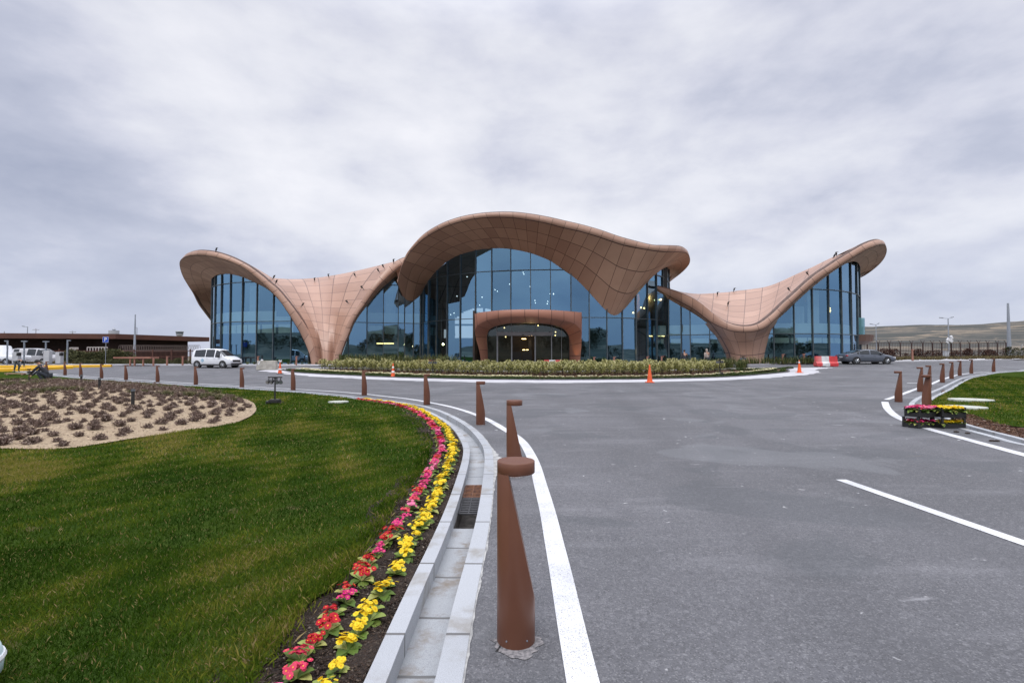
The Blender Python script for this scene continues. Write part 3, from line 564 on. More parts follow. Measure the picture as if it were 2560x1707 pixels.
# ---- middle canopy
def canopy():
    def c4(x, y): a, b = z4(x, y); return (a - 960) * 3.409, (b - 500) * 3.409
    raw = [((112, 690), (118, 715), 47.6, (327, 790), (212, 862)), ((128, 640), (128, 655), 47.4, (345, 745), (225, 770)), ((150, 560), (150, 575), 47.2, (378, 690), None), ((172, 500), (182, 515), 47, (440, 612), None),
           ((212, 428), (235, 433), 46.6, (540, 524), None), ((330, 300), (345, 330), 46, (650, 466), None), ((480, 208), (500, 242), 45.4, (800, 426), None), ((640, 150), (660, 187), 45, (905, 415), None),
           ((800, 119), (815, 158), 44.7, (1000, 412), None), ((950, 106), (960, 150), 44.5, (1080, 419), None), ((1100, 106), (1100, 155), 44.4, (1170, 435), None), ((1250, 122), (1245, 175), 44.4, (1250, 455), None),
           ((1400, 148), (1385, 202), 44.4, (1330, 483), None), ((1550, 182), (1530, 240), 44.5, (1420, 522), None), ((1700, 217), (1675, 272), 44.7, (1520, 590), None), ((1850, 260), (1825, 316), 44.9, (1630, 668), None),
           ((1980, 305), (1960, 362), 45.2, (1760, 800), None), ((2090, 338), (2075, 395), 45.5, (1890, 940), None),
           (c4(640, 92), c4(625, 127), 45.8, c4(385, 583), None), (c4(720, 97), c4(705, 138), 46.3, c4(445, 545), None), (c4(790, 99), c4(775, 141), 47, c4(520, 458), None), (c4(845, 103), c4(835, 141), 48, c4(600, 362), None),
           (c4(880, 118), c4(882, 149), 49.5, c4(655, 305), None), (c4(897, 142), c4(907, 178), 51, c4(700, 264), None), (c4(900, 175), c4(909, 212), 52.6, c4(735, 249), None), (c4(885, 215), c4(890, 246), 54.6, c4(754, 250), None),
           (c4(850, 260), c4(850, 286), 57.5, c4(764, 264), None), (c4(800, 300), c4(800, 325), 61, c4(766, 290), None), (c4(766, 325), c4(762, 355), 64, c4(764, 320), None)]
    S = []
    for U, L_, zl, Sg, Mq in raw:
        sx, _ = z3(*Sg); zs = planz(MIDPLAN, sx) / KB
        if len(S) >= len(raw) - 3: zs = {0: 59, 1: 62, 2: 65}[len(S) - (len(raw) - 3)]
        mx = Mq or ((L_[0] + Sg[0]) / 2, (L_[1] + Sg[1]) / 2 - 4)
        S.append((*U, *L_, zl, *Sg, zs, *mx))
    return shell('canopy', S, z3, 240, 1.28, top=False, label='high middle roof shell that dips to a point beside the entrance')
cRoot, cU, cL, cS, cus = canopy()
def backskin(Upts, sl, root, topd=((.5, .12), (3, -.1), (8, -.8), (14, -2.5), (20, -6))):
    U = Upts[sl[0]:sl[1]]; tr = [[back(b, dy, dz) for dy, dz in topd] for b in U]
    o = loftmesh('roof_skin', tr, arclen(U, 1.62), [.1, 1, 4, 8, 11], ROOFM, root); o.parent = root; o.matrix_parent_inverse = Matrix.Translation((0, -58, 0))
backskin(cU, (40, 200), cRoot, ((.5, .12), (3, -.2), (8, -.9), (14, -2.2), (20, -4)))
backskin(cU, (0, 41), cRoot, ((.5, .12), (1.2, .12), (2, .05), (3, 0), (4, -.1)))
backskin(cU, (199, 240), cRoot, ((.5, .12), (1.2, .12), (2, .05), (3, 0), (4, -.1)))
# ---- left wing arches
LA = [((397, 734), (393, 742), 70, (400, 640), 72), ((337, 652), (330, 660), 66.5, (400, 560), 69.5), ((287, 582), (280, 590), 64.2, (400, 500), 67), ((237, 482), (230, 490), 62.4, (400, 450), 64.5), ((187, 402), (180, 410), 60.8, (399, 415), 62), ((147, 332), (140, 340), 59.4, (398, 392), 60.2),
      ((121, 262), (115, 270), 58, (397, 376), 58.8), ((112, 200), (108, 210), 56.6, (404, 354), None), ((150, 148), (125, 180), 55.2, (425, 335), None), ((185, 119), (170, 157), 53.8, (455, 321), None), ((248, 101), (230, 147), 52.8, (500, 313), None), ((312, 97), (300, 145), 52, (560, 312), None),
      ((425, 110), (400, 157), 51.3, (640, 328), None), ((540, 143), (500, 180), 50.9, (700, 348), None), ((645, 187), (600, 215), 50.6, (765, 377), None), ((755, 248), (700, 265), 50.5, (840, 412), None), ((855, 322), (800, 340), 50.5, (905, 447), None), ((925, 386), (870, 402), 50.5, (960, 490), None),
      ((1003, 452), (950, 480), 50.5, (1010, 535), None), ((1080, 542), (1025, 560), 50.5, (1070, 610), None), ((1150, 632), (1100, 668), 50.5, (1125, 700), None), ((1205, 710), (1160, 765), 50.6, (1175, 785), None), ((1255, 790), (1210, 850), 50.7, (1220, 865), None),
      ((1300, 885), (1258, 950), 50.8, (1264, 955), None), ((1335, 975), (1293, 1040), 50.9, (1297, 1045), None), ((1355, 1065), (1310, 1115), 51, (1314, 1115), None), ((1362, 1175), (1320, 1190), 51, (1322, 1190), None)]
def fillS(raw, conv, plan):
    S = []
    for U, L_, zl, Sg, zs in raw:
        if zs is None: zs = planz(plan, conv(*Sg)[0]) / KB
        S.append((*U, *L_, zl, *Sg, zs))
    return S
lRoot, lU, lL, lS, lus = shell('left', fillS(LA, z2, LEFTPLAN), z2, 200, 1.62, top=False, label='left roof shell whose two arches meet in a funnel on the ground')
RA = [((1528, 1185), (1570, 1185), 51, (1572, 1185), None), ((1524, 1110), (1582, 1105), 51, (1586, 1105), None), ((1545, 1020), (1603, 1020), 50.9, (1610, 1020), None), ((1575, 935), (1632, 940), 50.8, (1640, 942), None), ((1610, 850), (1665, 860), 50.7, (1674, 864), None),
      ((1650, 762), (1700, 762), 50.6, (1712, 770), None), ((1700, 674), (1748, 680), 50.6, (1762, 690), None), ((1755, 590), (1805, 600), 50.7, (1822, 612), None), ((1820, 494), (1868, 512), 50.8, (1890, 528), None), ((1880, 410), (1925, 438), 51, (1950, 458), None),
      ((1950, 330), (1990, 372), 51.4, (2020, 398), None), ((2020, 254), (2060, 305), 51.8, (2092, 335), None), ((2090, 199), (2125, 252), 52.4, (2160, 285), None), ((2150, 170), (2185, 222), 53, (2215, 255), None), ((2220, 150), (2250, 205), 53.6, (2280, 235), None), ((2290, 140), (2315, 195), 54.5, (2350, 225), None)]
rRoot2, rU, rL, rS, rus = shell('left2', fillS(RA, z2, LEFTPLAN), z2, 130, 1.62, top=False, label='right-hand arch of the left roof shell, rising behind the middle roof')
# saddle between the two arches
def saddle():
    #  left t index on LA, right t index on RA, centre (x,y,Z)
    rowsP = [(26, 0, (1445, 1190, 51.2)), (25, 1.0, (1445, 1110, 51.2)), (24, 1.9, (1440, 1015, 51.3)), (23, 2.8, (1433, 925, 51.7)), (22.1, 3.7, (1428, 835, 52.3)), (21.2, 4.7, (1424, 760, 53)), (20.3, 5.7, (1420, 685, 53.8)),
             (19.6, 6.6, (1416, 620, 54.6)), (18.9, 7.5, (1410, 560, 55.4)), (18.2, 8.5, (1402, 490, 56.4)), (17.5, 9.6, (1395, 420, 57.6)), (16.9, 10.7, (1388, 372, 59)), (16.2, 12.2, (1380, 345, 61))]
    A = [P(*z2(q[0][0], q[0][1]), q[2] * KB) for q in LA]; B = [P(*z2(q[0][0], q[0][1]), q[2] * KB) for q in RA]
    rows = []; nu = 41; T_ = np.linspace(0, len(rowsP) - 1, 90)
    for t in T_:
        i = min(int(t), len(rowsP) - 2); la, ra, cx, cy, cz = cat([(r[0], r[1], *r[2]) for r in rowsP], t)
        a = Vector(cat([tuple(v) for v in A], min(la, len(A) - 1.0001))); b = Vector(cat([tuple(v) for v in B], max(0, ra))); c = P(*z2(cx, cy), cz * KB)
        m = 2 * c - (a + b) / 2; row = []; low = max(0, 1 - t / 6.5)
        for u in np.linspace(0, 1, nu):
            p = a * (1 - u) ** 2 + m * 2 * u * (1 - u) + b * u * u
            gut = math.exp(-((u - .2) / .10) ** 2) + math.exp(-((u - .8) / .10) ** 2)
            p = p + Vector((0, 1, 0)) * (1.15 * gut * low * (.35 + .65 * min(1, t / 2)))
            row.append(p)
        rows.append(row)
    w0 = 8.0
    o = loftmesh('roof_skin', rows, list(np.linspace(0, 12, 90)), list(np.linspace(.5, 7.5, nu) + .03), ROOFM, lRoot); o.parent = lRoot; o.matrix_parent_inverse = Matrix.Translation((0, -58, 0))
    last = rows[-1]; rb = [[back(p, dy, dz) for p in last] for dy, dz in ((0, 0), (1, -.15), (4, -1.2), (10, -4), (16, -8))]
    o = loftmesh('roof_skin', rb, [0, .5, 2, 4, 7], list(np.linspace(.5, 7.5, nu) + .03), ROOFM, lRoot); o.parent = lRoot; o.matrix_parent_inverse = Matrix.Translation((0, -58, 0))
saddle()
def backskin(Upts, sl, root, topd=((.5, .12), (3, -.1), (8, -.8), (14, -2.5), (20, -6))):
    U = Upts[sl[0]:sl[1]]; tr = [[back(b, dy, dz) for dy, dz in topd] for b in U]
    o = loftmesh('roof_skin', tr, arclen(U, 1.62), [.1, 1, 4, 8, 11], ROOFM, root); o.parent = root; o.matrix_parent_inverse = Matrix.Translation((0, -58, 0))
backskin(lU, (0, 128), lRoot); backskin(rU, (100, 130), rRoot2, ((.5, .1), (2, -.8), (4, -2), (6, -4), (8, -6)))
# ---- right wing
RW = [((676, 377), (682, 405), 51.6, (672, 425), 51.8), ((740, 393), (745, 440), 51.4, (735, 458), 51.8), ((800, 413), (800, 470), 51, (792, 488), 51.5), ((860, 435), (862, 503), 50.2, (850, 522), 51), ((930, 465), (930, 540), 49.2, (918, 560), 50.5), ((1000, 510), (995, 588), 48.2, (985, 604), 50.1),
      ((1060, 560), (1055, 633), 47.3, (1048, 648), 49.7), ((1120, 603), (1115, 664), 46.6, (1110, 675), 49.2), ((1180, 636), (1180, 690), 46.1, (1180, 698), 48.7), ((1240, 654), (1240, 702), 45.8, (1240, 708), 48.2), ((1295, 660), (1300, 704), 45.7, (1300, 708), 48), ((1350, 655), (1362, 699), 45.7, (1362, 703), 48),
      ((1405, 634), (1425, 680), 45.8, (1425, 685), 48), ((1455, 598), (1480, 640), 46, (1484, 646), 48), ((1500, 560), (1530, 592), 46.2, (1538, 600), 48.2), ((1560, 500), (1590, 533), 46.4, (1600, 543), 48.1), ((1640, 430), (1665, 460), 46.5, (1677, 468), 48), ((1720, 355), (1745, 390), 46.5, (1757, 396), 47.9),
      ((1800, 290), (1830, 325), 46.5, (1842, 328), 47.9), ((1880, 238), (1910, 272), 46.5, (1920, 272), 48), ((1960, 185), (1990, 222), 46.6, (1990, 228), 48.2), ((2040, 137), (2070, 172), 46.7, (2030, 211), 48.8), ((2110, 95), (2140, 132), 46.8, (2058, 206), 49.6), ((2165, 70), (2195, 108), 47, (2074, 209), 50.4),
      ((2215, 56), (2240, 95), 47.5, (2085, 216), 51.4), ((2252, 58), (2270, 93), 48.3, (2093, 226), 52.5), ((2270, 74), (2283, 108), 49.4, (2099, 238), 53.6), ((2276, 100), (2286, 140), 51, (2102, 252), 55), ((2262, 150), (2272, 180), 53, (2103, 262), 56.5), ((2232, 198), (2240, 222), 55, (2103, 275), 58),
      ((2182, 245), (2190, 266), 57.5, (2103, 288), 60), ((2134, 283), (2140, 301), 60, (2102, 300), 62.5), ((2098, 305), (2100, 322), 63, (2100, 312), 65)]
wRoot, wU, wL, wS, wus = shell('right', [(*a, *b, z, *c, zz) for a, b, z, c, zz in RW], z4, 230, 1.62, top=False, label='right roof shell, a low saddle that sweeps up to a high curled tip')
RSIL = [(705, 376), (790, 403), (850, 419), (905, 428), (960, 433), (1015, 432), (1065, 429), (1122, 425), (1182, 420), (1240, 411), (1300, 405), (1360, 397), (1420, 388), (1485, 370), (1545, 346), (1612, 315), (1690, 279), (1768, 245), (1838, 210), (1905, 178), (1975, 148), (2048, 115), (2113, 86), (2167, 64)]
def rtop():
    n = 150; rows = []
    dz = [1, 2.5, 4, 5.5, 7, 8.3, 9.4, 10.2, 10.8, 11, 11, 10.8, 10.4, 9.6, 8.6, 7.5, 6.4, 5.4, 4.5, 3.7, 3, 2.4, 1.8, 1.2]
    q = [(*RW[i][0], RW[i][2], *RSIL[i], RW[i][2] + dz[i]) for i in range(24)]
    for t in np.linspace(0, 23, n):
        s = cat(q, t); a = P(*z4(s[0], s[1]), s[2] * KB); b = P(*z4(s[3], s[4]), s[5] * KB); mm = (a + b) / 2 + Vector((0, .2, -.28 * min(2.6, (b - a).length * .16))); row = []
        a0 = back(a, .45, .1)
        for v in np.linspace(0, 1, 26): row.append(a0 * (1 - v) ** 2 + mm * 2 * v * (1 - v) + b * v * v)
        for dy, dzz in ((1, -.15), (3, -.9), (7, -2.8), (12, -6)): row.append(back(b, dy, dzz))
        rows.append(row)
    mid = [r[12] for r in rows]; vs = list(np.linspace(.5, 6.5, 26)) + [7, 8, 9.5, 12]
    o = loftmesh('roof_skin', rows, arclen(mid, 1.75), vs, ROOFM, wRoot); o.parent = wRoot; o.matrix_parent_inverse = Matrix.Translation((0, -58, 0))
    backskin(wU, (155, 230), wRoot)
rtop()
# funnel-shaped pier below the right valley
def pier():
    Z = lambda s, zc: zc
    top = [RW[i] for i in range(6, 15)]; n = 61; rows = []
    TL = [P(*z4(*cat([r[1] for r in top], t)), cat([(r[2],) for r in top], t)[0] * KB) for t in np.linspace(0, 8, n)]
    spec = [((1098, 690), (1300, 742), (1508, 650), 48.3, 46.4), ((1130, 735), (1301, 768), (1475, 705), 48.4, 46.7), ((1162, 790), (1302, 812), (1450, 778), 48.3, 46.9), ((1190, 850), (1304, 866), (1433, 850), 48.2, 47), ((1212, 945), (1306, 952), (1420, 945), 48.1, 47)]
    rr = [TL]
    for l, m, r, ze, zm in spec:
        a = P(*z4(*l), ze * KB); b = P(*z4(*r), ze * KB); c = P(*z4(*m), zm * KB); mm = 2 * c - (a + b) / 2; rr.append([a * (1 - u) ** 2 + mm * 2 * u * (1 - u) + b * u * u for u in np.linspace(0, 1, n)])
    rows = [[Vector(cat([tuple(r[j]) for r in rr], t)) for j in range(n)] for t in np.linspace(0, 5, 40)]
    rows = [[back(r[0], 1.6, 0)] + r + [back(r[-1], 1.6, 0)] for r in rows]
    o = loftmesh('pier', rows, list(np.interp(np.linspace(0, 5, 40), [0, 1, 2, 3, 4, 5], [.05, .45, 1, 1.55, 2.02, 2.6])), [-.2] + list(np.linspace(0.03, 5.97, n)) + [6.2], ROOFM, wRoot); o.parent = wRoot; o.matrix_parent_inverse = Matrix.Translation((0, -58, 0))
pier()
# ------------------------------------------------------------------ glass
def glassmat(name='blue_solar_glass', tint=(.30, .56, .82), low=.50, tc=(.74, .92, .92)):
    m, t, p, out = newmat(name); t.nodes.remove(p)
    tr = N(t, 'ShaderNodeBsdfTransparent'); tr.inputs[0].default_value = (*tc, 1)
    gl = N(t, 'ShaderNodeBsdfGlossy'); gl.inputs['Roughness'].default_value = .015
    lw = N(t, 'ShaderNodeLayerWeight'); lw.inputs[0].default_value = .35
    oi = N(t, 'ShaderNodeObjectInfo')
    t.links.new(rgbmix(t, rng_(t, lw.outputs['Facing'], .35, .95), rgbmix(t, oi.outputs['Random'], tint, tuple(x * .78 for x in tint)), (.55, .68, .82)), gl.inputs[0])
    geo = N(t, 'ShaderNodeNewGeometry'); b = N(t, 'ShaderNodeBump'); b.inputs['Strength'].default_value = .05; b.inputs['Distance'].default_value = .05
    t.links.new(noisen(t, geo.outputs['Position'], .35, 2), b.inputs['Height']); t.links.new(b.outputs[0], gl.inputs['Normal'])
    ms = N(t, 'ShaderNodeMixShader'); t.links.new(rng_(t, lw.outputs['Facing'], .1, 1.0, low, .9), ms.inputs[0]); t.links.new(tr.outputs[0], ms.inputs[1]); t.links.new(gl.outputs[0], ms.inputs[2]); t.links.new(ms.outputs[0], out.inputs[0]); return m
GLASS = glassmat(); CLEAR = glassmat('clear_door_glass', (.30, .36, .37), .22, (.82, .92, .90))
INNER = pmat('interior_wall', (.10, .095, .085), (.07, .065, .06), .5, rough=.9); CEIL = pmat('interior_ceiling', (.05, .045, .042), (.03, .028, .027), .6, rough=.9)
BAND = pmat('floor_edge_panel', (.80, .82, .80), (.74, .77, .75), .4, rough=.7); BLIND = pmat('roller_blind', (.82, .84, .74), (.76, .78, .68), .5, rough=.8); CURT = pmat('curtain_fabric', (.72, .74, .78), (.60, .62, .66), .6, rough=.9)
WOODW = pmat('amber_wood_wall', (.60, .30, .07), (.42, .19, .04), 1.3, rough=.6)
def topcurve(pts, conv=None):
    q = sorted([conv(*p) if conv else p for p in pts]); return [a for a, b in q], [b for a, b in q]
# upper limit of the glass by native px: the line where it meets the soffit, plus a margin hidden inside the roof
TLx, TLy = topcurve([z2(*s[3]) for s in LA[6:20]] + [z2(1125, 700), z2(1175, 785), z2(1220, 865), z2(1264, 955), z2(1297, 1045), z2(1314, 1115), z2(1420, 1190), z2(1586, 1105), z2(1610, 1020), z2(1640, 942), z2(1674, 864), z2(1712, 770), z2(1762, 690), z2(1822, 612), z2(1890, 528), z2(1950, 458), z2(2020, 398), z2(2092, 335), z2(2160, 285), z2(2350, 225)])
MSx = [p[0] for p in [z3(327, 790), z3(345, 745), z3(378, 690), z3(440, 612), z3(540, 524), z3(650, 466), z3(800, 426), z3(905, 415), z3(1000, 412), z3(1080, 419), z3(1170, 435), z3(1250, 455), z3(1330, 483), z3(1420, 522), z3(1520, 590), z3(1630, 668), z3(1760, 800), z3(1890, 940), z4(385, 583), z4(445, 545), z4(520, 458), z4(600, 362), z4(655, 305), z4(700, 264), z4(735, 249), z4(754, 250), z4(764, 264)]]
MSy = [p[1] for p in [z3(327, 790), z3(345, 745), z3(378, 690), z3(440, 612), z3(540, 524), z3(650, 466), z3(800, 426), z3(905, 415), z3(1000, 412), z3(1080, 419), z3(1170, 435), z3(1250, 455), z3(1330, 483), z3(1420, 522), z3(1520, 590), z3(1630, 668), z3(1760, 800), z3(1890, 940), z4(385, 583), z4(445, 545), z4(520, 458), z4(600, 362), z4(655, 305), z4(700, 264), z4(735, 249), z4(754, 250), z4(764, 264)]]
RSx, RSy = topcurve([z4(*s[3]) for s in RW[0:28]])
def solo(nm, mat, fr2, c, d, rz=0):
    q = MB(); q.box(c, d, rz); return fr2(q.build(nm, mat))
def facade(name, plan, tx, ty, zlo, zhi, skip=(), tail=None, label=None, bandz=None, blindz=None, depth=8.5, curtains=(), panes=True, margin=.22, wallm=None):
    fr = empty('curtain_wall', (0, 58, 0)); part(fr)
    if label: fr['label'] = label
    fr2 = lambda o: (setattr(o, 'parent', fr), setattr(o, 'matrix_parent_inverse', Matrix.Translation((0, -58, 0))), o)[2]
    pts = []
    for px, zz in plan:
        Z = zz * KB; a, _ = ray(px, 890); pts.append(Vector((a * Z, Z, 0)))
    def pxof(v): return 1280 + v.x / v.y * FPX * math.cos(TILT)  # close enough near the horizon
    def topz(v):
        px = 1280 + FPX * v.x / (v.y * cT + 8 * sT); 
        for _ in range(3):
            py = float(np.interp(px, tx, ty)); q = P(px, py, v.y); px += (v.x - q.x) / v.y * FPX
        return P(px, float(np.interp(px, tx, ty)), v.y).z + margin
    b = MB(); bm_band = MB(); bm_blind = MB(); cur = MB(); shellrows = []
    for i, v in enumerate(pts):
        base = gf(v.x, v.y) - .1; tz = topz(v)
        n2 = (pts[min(i + 1, len(pts) - 1)] - pts[max(i - 1, 0)]).normalized(); rz = math.atan2(n2.y, n2.x)
        if not any(a <= plan[i][0] <= c for a, c in skip) and tz > base + .3:
            if name == 'mid' and 1200 < plan[i][0] < 1400: base = zlo
            solo('mullion', MULL, fr2, (v.x, v.y - .05, (base + tz) / 2), (.085, .2, tz - base), rz)
    for i in range(len(pts) - 1):
        a, c = pts[i], pts[i + 1]; mid = (plan[i][0] + plan[i + 1][0]) / 2
        ns = 7; P_ = [a.lerp(c, k / (ns - 1)) for k in range(ns)]; tz = [topz(p) for p in P_]; base = min(gf(a.x, a.y), gf(c.x, c.y)) - .1
        d = (c - a); L_ = d.length; rz = math.atan2(d.y, d.x); nrm = Vector((-d.y, d.x, 0)).normalized()
        shellrows += [(p, z) for p, z in zip(P_[:-1], tz[:-1])]
        if any(s0 <= mid <= s1 for s0, s1 in skip): continue
        for zt in (zlo, zhi):
            ok = [k for k in range(ns) if tz[k] > zt]
            if len(ok) > 1: p0, p1 = P_[ok[0]], P_[ok[-1]]; solo('transom', MULL, fr2, ((p0.x + p1.x) / 2, (p0.y + p1.y) / 2 - .04, zt), ((p1 - p0).length - .09, .15, .075), rz)
        # pane, split at the transoms, each light slightly out of true like real glass
        V = []; Fc = []; levels = [base, zlo, zhi, 99]
        for li in range(3):
            if li == 0 and name == 'mid' and 1189 < mid < 1428: continue
            z0, z1 = levels[li], levels[li + 1]; o_ = len(V); t1, t2 = random.gauss(0, .006), random.gauss(0, .006)
            for k, p in enumerate(P_):
                zb = min(z0, tz[k]); zt = min(z1, tz[k]); u = k / (ns - 1) - .5
                for z in (zb, zt): q = p + nrm * (t1 * u * L_ + t2 * (z - z0)); V.append((q.x, q.y, z))
            for k in range(ns - 1):
                if max(V[o_ + 2 * k + 1][2] - V[o_ + 2 * k][2], V[o_ + 2 * k + 3][2] - V[o_ + 2 * k + 2][2]) > .02: Fc.append((o_ + 2 * k, o_ + 2 * k + 2, o_ + 2 * k + 3, o_ + 2 * k + 1))
        if Fc and panes:
            me = bpy.data.meshes.new('glass_panel'); me.from_pydata(V, [], Fc); fr2(link('glass_panel', me, GLASS))
        mt = min(tz)
        if bandz and mt > bandz[0]:
            q0, q1 = a + nrm * .55, c + nrm * .55; h1 = min(bandz[1], mt); solo('floor_band', BAND, fr2, ((q0.x + q1.x) / 2, (q0.y + q1.y) / 2, (bandz[0] + h1) / 2), (L_ * 1.02, .12, h1 - bandz[0]), rz)
        if blindz and mt > blindz[1] and L_ > 1.3:
            q0, q1 = a + nrm * .8, c + nrm * .8; solo('roller_blind', BLIND, fr2, ((q0.x + q1.x) / 2, (q0.y + q1.y) / 2, sum(blindz) / 2), (L_ * .84, .08, blindz[1] - blindz[0]), rz)
        if i in curtains:
            n = 26; Vv = []
            for k in range(n + 1): p = a.lerp(c, .12 + .7 * k / n) + nrm * (.9 + .07 * math.sin(k * 1.9)); Vv += [(p.x, p.y, zlo + 1.1), (p.x, p.y, max(zlo + 1.2, mt - .3))]
            cur = MB(); cur.add(Vv, [(2 * k, 2 * k + 2, 2 * k + 3, 2 * k + 1) for k in range(n)]); fr2(cur.build('curtain', CURT))
    shellrows.append((pts[-1], topz(pts[-1])))
    # the room behind: ceiling back to a wall
    if wallm is not False:
        V = []; Fc = []; n = len(shellrows)
        for p, z in shellrows:
            bx, by = p.x * .97, p.y + depth; V += [(p.x, p.y + .3, z - .02), (bx, by, z - .02), (bx, by, gf(bx, by) - .2), (p.x, p.y + .3, gf(p.x, p.y) + .02)]
        for i in range(n - 1):
            for j in range(3): Fc.append((4 * i + j, 4 * i + j + 1, 4 * i + 5 + j, 4 * i + 4 + j))
        Fc += [(0, 3, 2, 1), (4 * n - 4, 4 * n - 3, 4 * n - 2, 4 * n - 1)]
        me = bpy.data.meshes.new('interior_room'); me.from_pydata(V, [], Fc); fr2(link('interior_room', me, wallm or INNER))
    return fr, pts, topz
ZLO = P(640, 803.5, 54 * KB).z; ZHI = P(640, 704.5, 54 * KB).z
fL, ptsL, topL = facade('left', LEFTPLAN, TLx, TLy, ZLO, ZHI, skip=((785, 822),), label='curtain wall under the left roof shell', bandz=(ZLO + .02, P(640, 778, 54.5 * KB).z), blindz=(P(640, 832, 54.6 * KB).z, P(640, 811, 54.6 * KB).z), curtains=(4, 10, 12), depth=7)
ZRL = P(2000, 834, 48 * KB).z; ZRH = P(2000, 723, 48 * KB).z
fR, ptsR, topR = facade('right', RIGHTPLAN, RSx, RSy, ZRL, ZRH, skip=((1835, 1905), (1640, 1643)), label='curtain wall under the right roof shell', bandz=(ZRL + .02, P(2000, 808, 48.5 * KB).z), blindz=(P(2000, 857, 48.6 * KB).z, P(2000, 844, 48.6 * KB).z), curtains=(8, 9), depth=7)
ZMH = P(1330, 675, 48.5 * KB).z
fM, ptsM, topM = facade('mid', MIDPLAN, MSx, MSy, ZLO, ZMH, label='tall curtain wall under the middle roof shell', depth=10, wallm=False)
def sub(o, parent): o.parent = parent; o.matrix_parent_inverse = Matrix.Translation((0, -58, 0)); return o
# hall behind the middle glass: back wall with an arched window at the far side, ceiling, floor slab, lamps
def hall():
    pl = [(p, topM(p)) for p in ptsM]; V = []; Fc = []
    pr = []
    for (a, za), (c, zc) in zip(pl[:-1], pl[1:]):
        for k in range(4): p = a.lerp(c, k / 4); pr.append((p, topM(p)))
    pr.append(pl[-1]); n = len(pr); YB = 70.0
    for p, z in pr: V += [(p.x, p.y + .25, z - .03), (p.x, max(p.y + 1, 61), max(z - .03, 7)), (p.x * (1.12 if p.x > 0 else .99), YB, 9)]
    for i in range(n - 1):
        for j in range(2): Fc.append((3 * i + j, 3 * i + j + 1, 3 * i + 4 + j, 3 * i + 3 + j))
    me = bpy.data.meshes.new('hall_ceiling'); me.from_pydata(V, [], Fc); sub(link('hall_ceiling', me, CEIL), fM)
    # back wall columns with the arch opening cut out
    aw = lambda px: float(np.interp(px, [1096, 1105, 1130, 1160, 1185, 1210, 1235, 1252, 1262], [843, 832, 802, 779, 770, 770, 775, 790, 843])); b = MB()
    x0, x1 = -13, 25; xs = np.arange(x0, x1, .3)
    def wz(px, py): return P(px, py, YB).z
    for xa in xs:
        xm = xa + .15; px = 1280 + xm / YB * FPX; base = gf(xm, YB) - .2
        if 1096 < px < 1262:
            zt = wz(px, aw(px)); zb = wz(px, 845 if px > 1100 else 843); b.box((xm, YB, (base + zb) / 2), (.3, .3, zb - base)); b.box((xm, YB, (zt + 9.1) / 2), (.3, .3, 9.1 - zt))
            if abs(((px - 1096) % 21) - 10) < 2.3: b.box((xm, YB + .02, (zb + zt) / 2), (.3, .25, zt - zb))
        else: b.box((xm, YB, (base + 9.1) / 2), (.3, .3, 9.1 - base))
    b.box((-12, YB + .03, wz(1190, 812)), (14, .2, .25))
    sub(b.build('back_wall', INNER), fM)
    b = MB(); b.add([(-18, 54, gf(0, 58) + .02), (30, 54, gf(20, 58) + .02), (30, 70, gf(20, 60) + .02), (-18, 70, gf(0, 60) + .02)], [(0, 1, 2, 3)]); sub(b.build('hall_floor', pmat('hall_floor', (.16, .15, .14), (.12, .11, .10), .5, rough=.3)), fM)
    # dark structural fins and slanted struts, amber wood wall on the right
    b = MB()
    fm = lambda o: sub(o, fM)
    for px in (1056, 1066, 1095, 1128): a, _ = ray(px, 890); solo('interior_column', DARKM, fm, (a * 65.5, 65.5, 5), (.9, .5, 10))
    for px in (1609, 1634, 1660): a, _ = ray(px, 890); solo('interior_column', DARKM, fm, (a * 60, 60, 6), (.8, .4, 12))
    for p0, p1 in (((1128, 700, 60), (1136, 840, 60)), ((1119, 690, 59.5), (1142, 790, 59.5))): b = MB(); b.tube([P(*p0), P(*p1)], .12, 6); fm(b.build('slanted_strut', DARKM))
    b = MB(); a = P(1586, 890, 62).x; c = P(1668, 890, 62).x; z0, z1 = P(1620, 800, 62).z, P(1620, 735, 62).z; b.box(((a + c) / 2, 62, (z0 + z1) / 2), (c - a, .3, z1 - z0)); sub(b.build('wood_wall', WOODW), fM)
    b = MB()
    for i, (x, y) in enumerate([(708, 655), (622, 820), (568, 977), (597, 963), (836, 828), (816, 896), (946, 764), (967, 778), (1070, 717), (1186, 617), (1192, 633), (1245, 737), (1415, 799), (1446, 798), (1443, 803), (1286, 856), (1290, 877), (1396, 864), (1391, 884)]):
        b = MB(); q = P(*z3(x, y), 58); b.lathe([(.001, -.06), (.05, -.03), (.055, .01), (.03, .05)], 8, q); sub(b.build('ceiling_lamp', LAMPW), fM)
    b = MB()
    for x, y in ((1602.5, 769), (1610.3, 770.5), (1583, 782), (1652, 749), (2035, 790), (2074, 771), (2075, 776), (2073.5, 780)): b = MB(); b.lathe([(.001, -.1), (.1, -.04), (.1, .03), (.04, .1)], 8, P(x, y, 57.5 if x < 2000 else 55.4)); sub(b.build('ceiling_lamp', LAMPA), fM if x < 2000 else fR)
    solo('light_strip', LAMPA, lambda o: sub(o, fL), P(963, 858.5, 65.8), (2.2, .06, .12)); solo('light_strip', LAMPA, fm, P(1642, 840, 59), (1.8, .06, .1))
LAMPW = emat('cool_lamp', (.9, .95, 1.), 3.2); LAMPA = emat('warm_lamp', (1., .72, .28), 6)
hall()
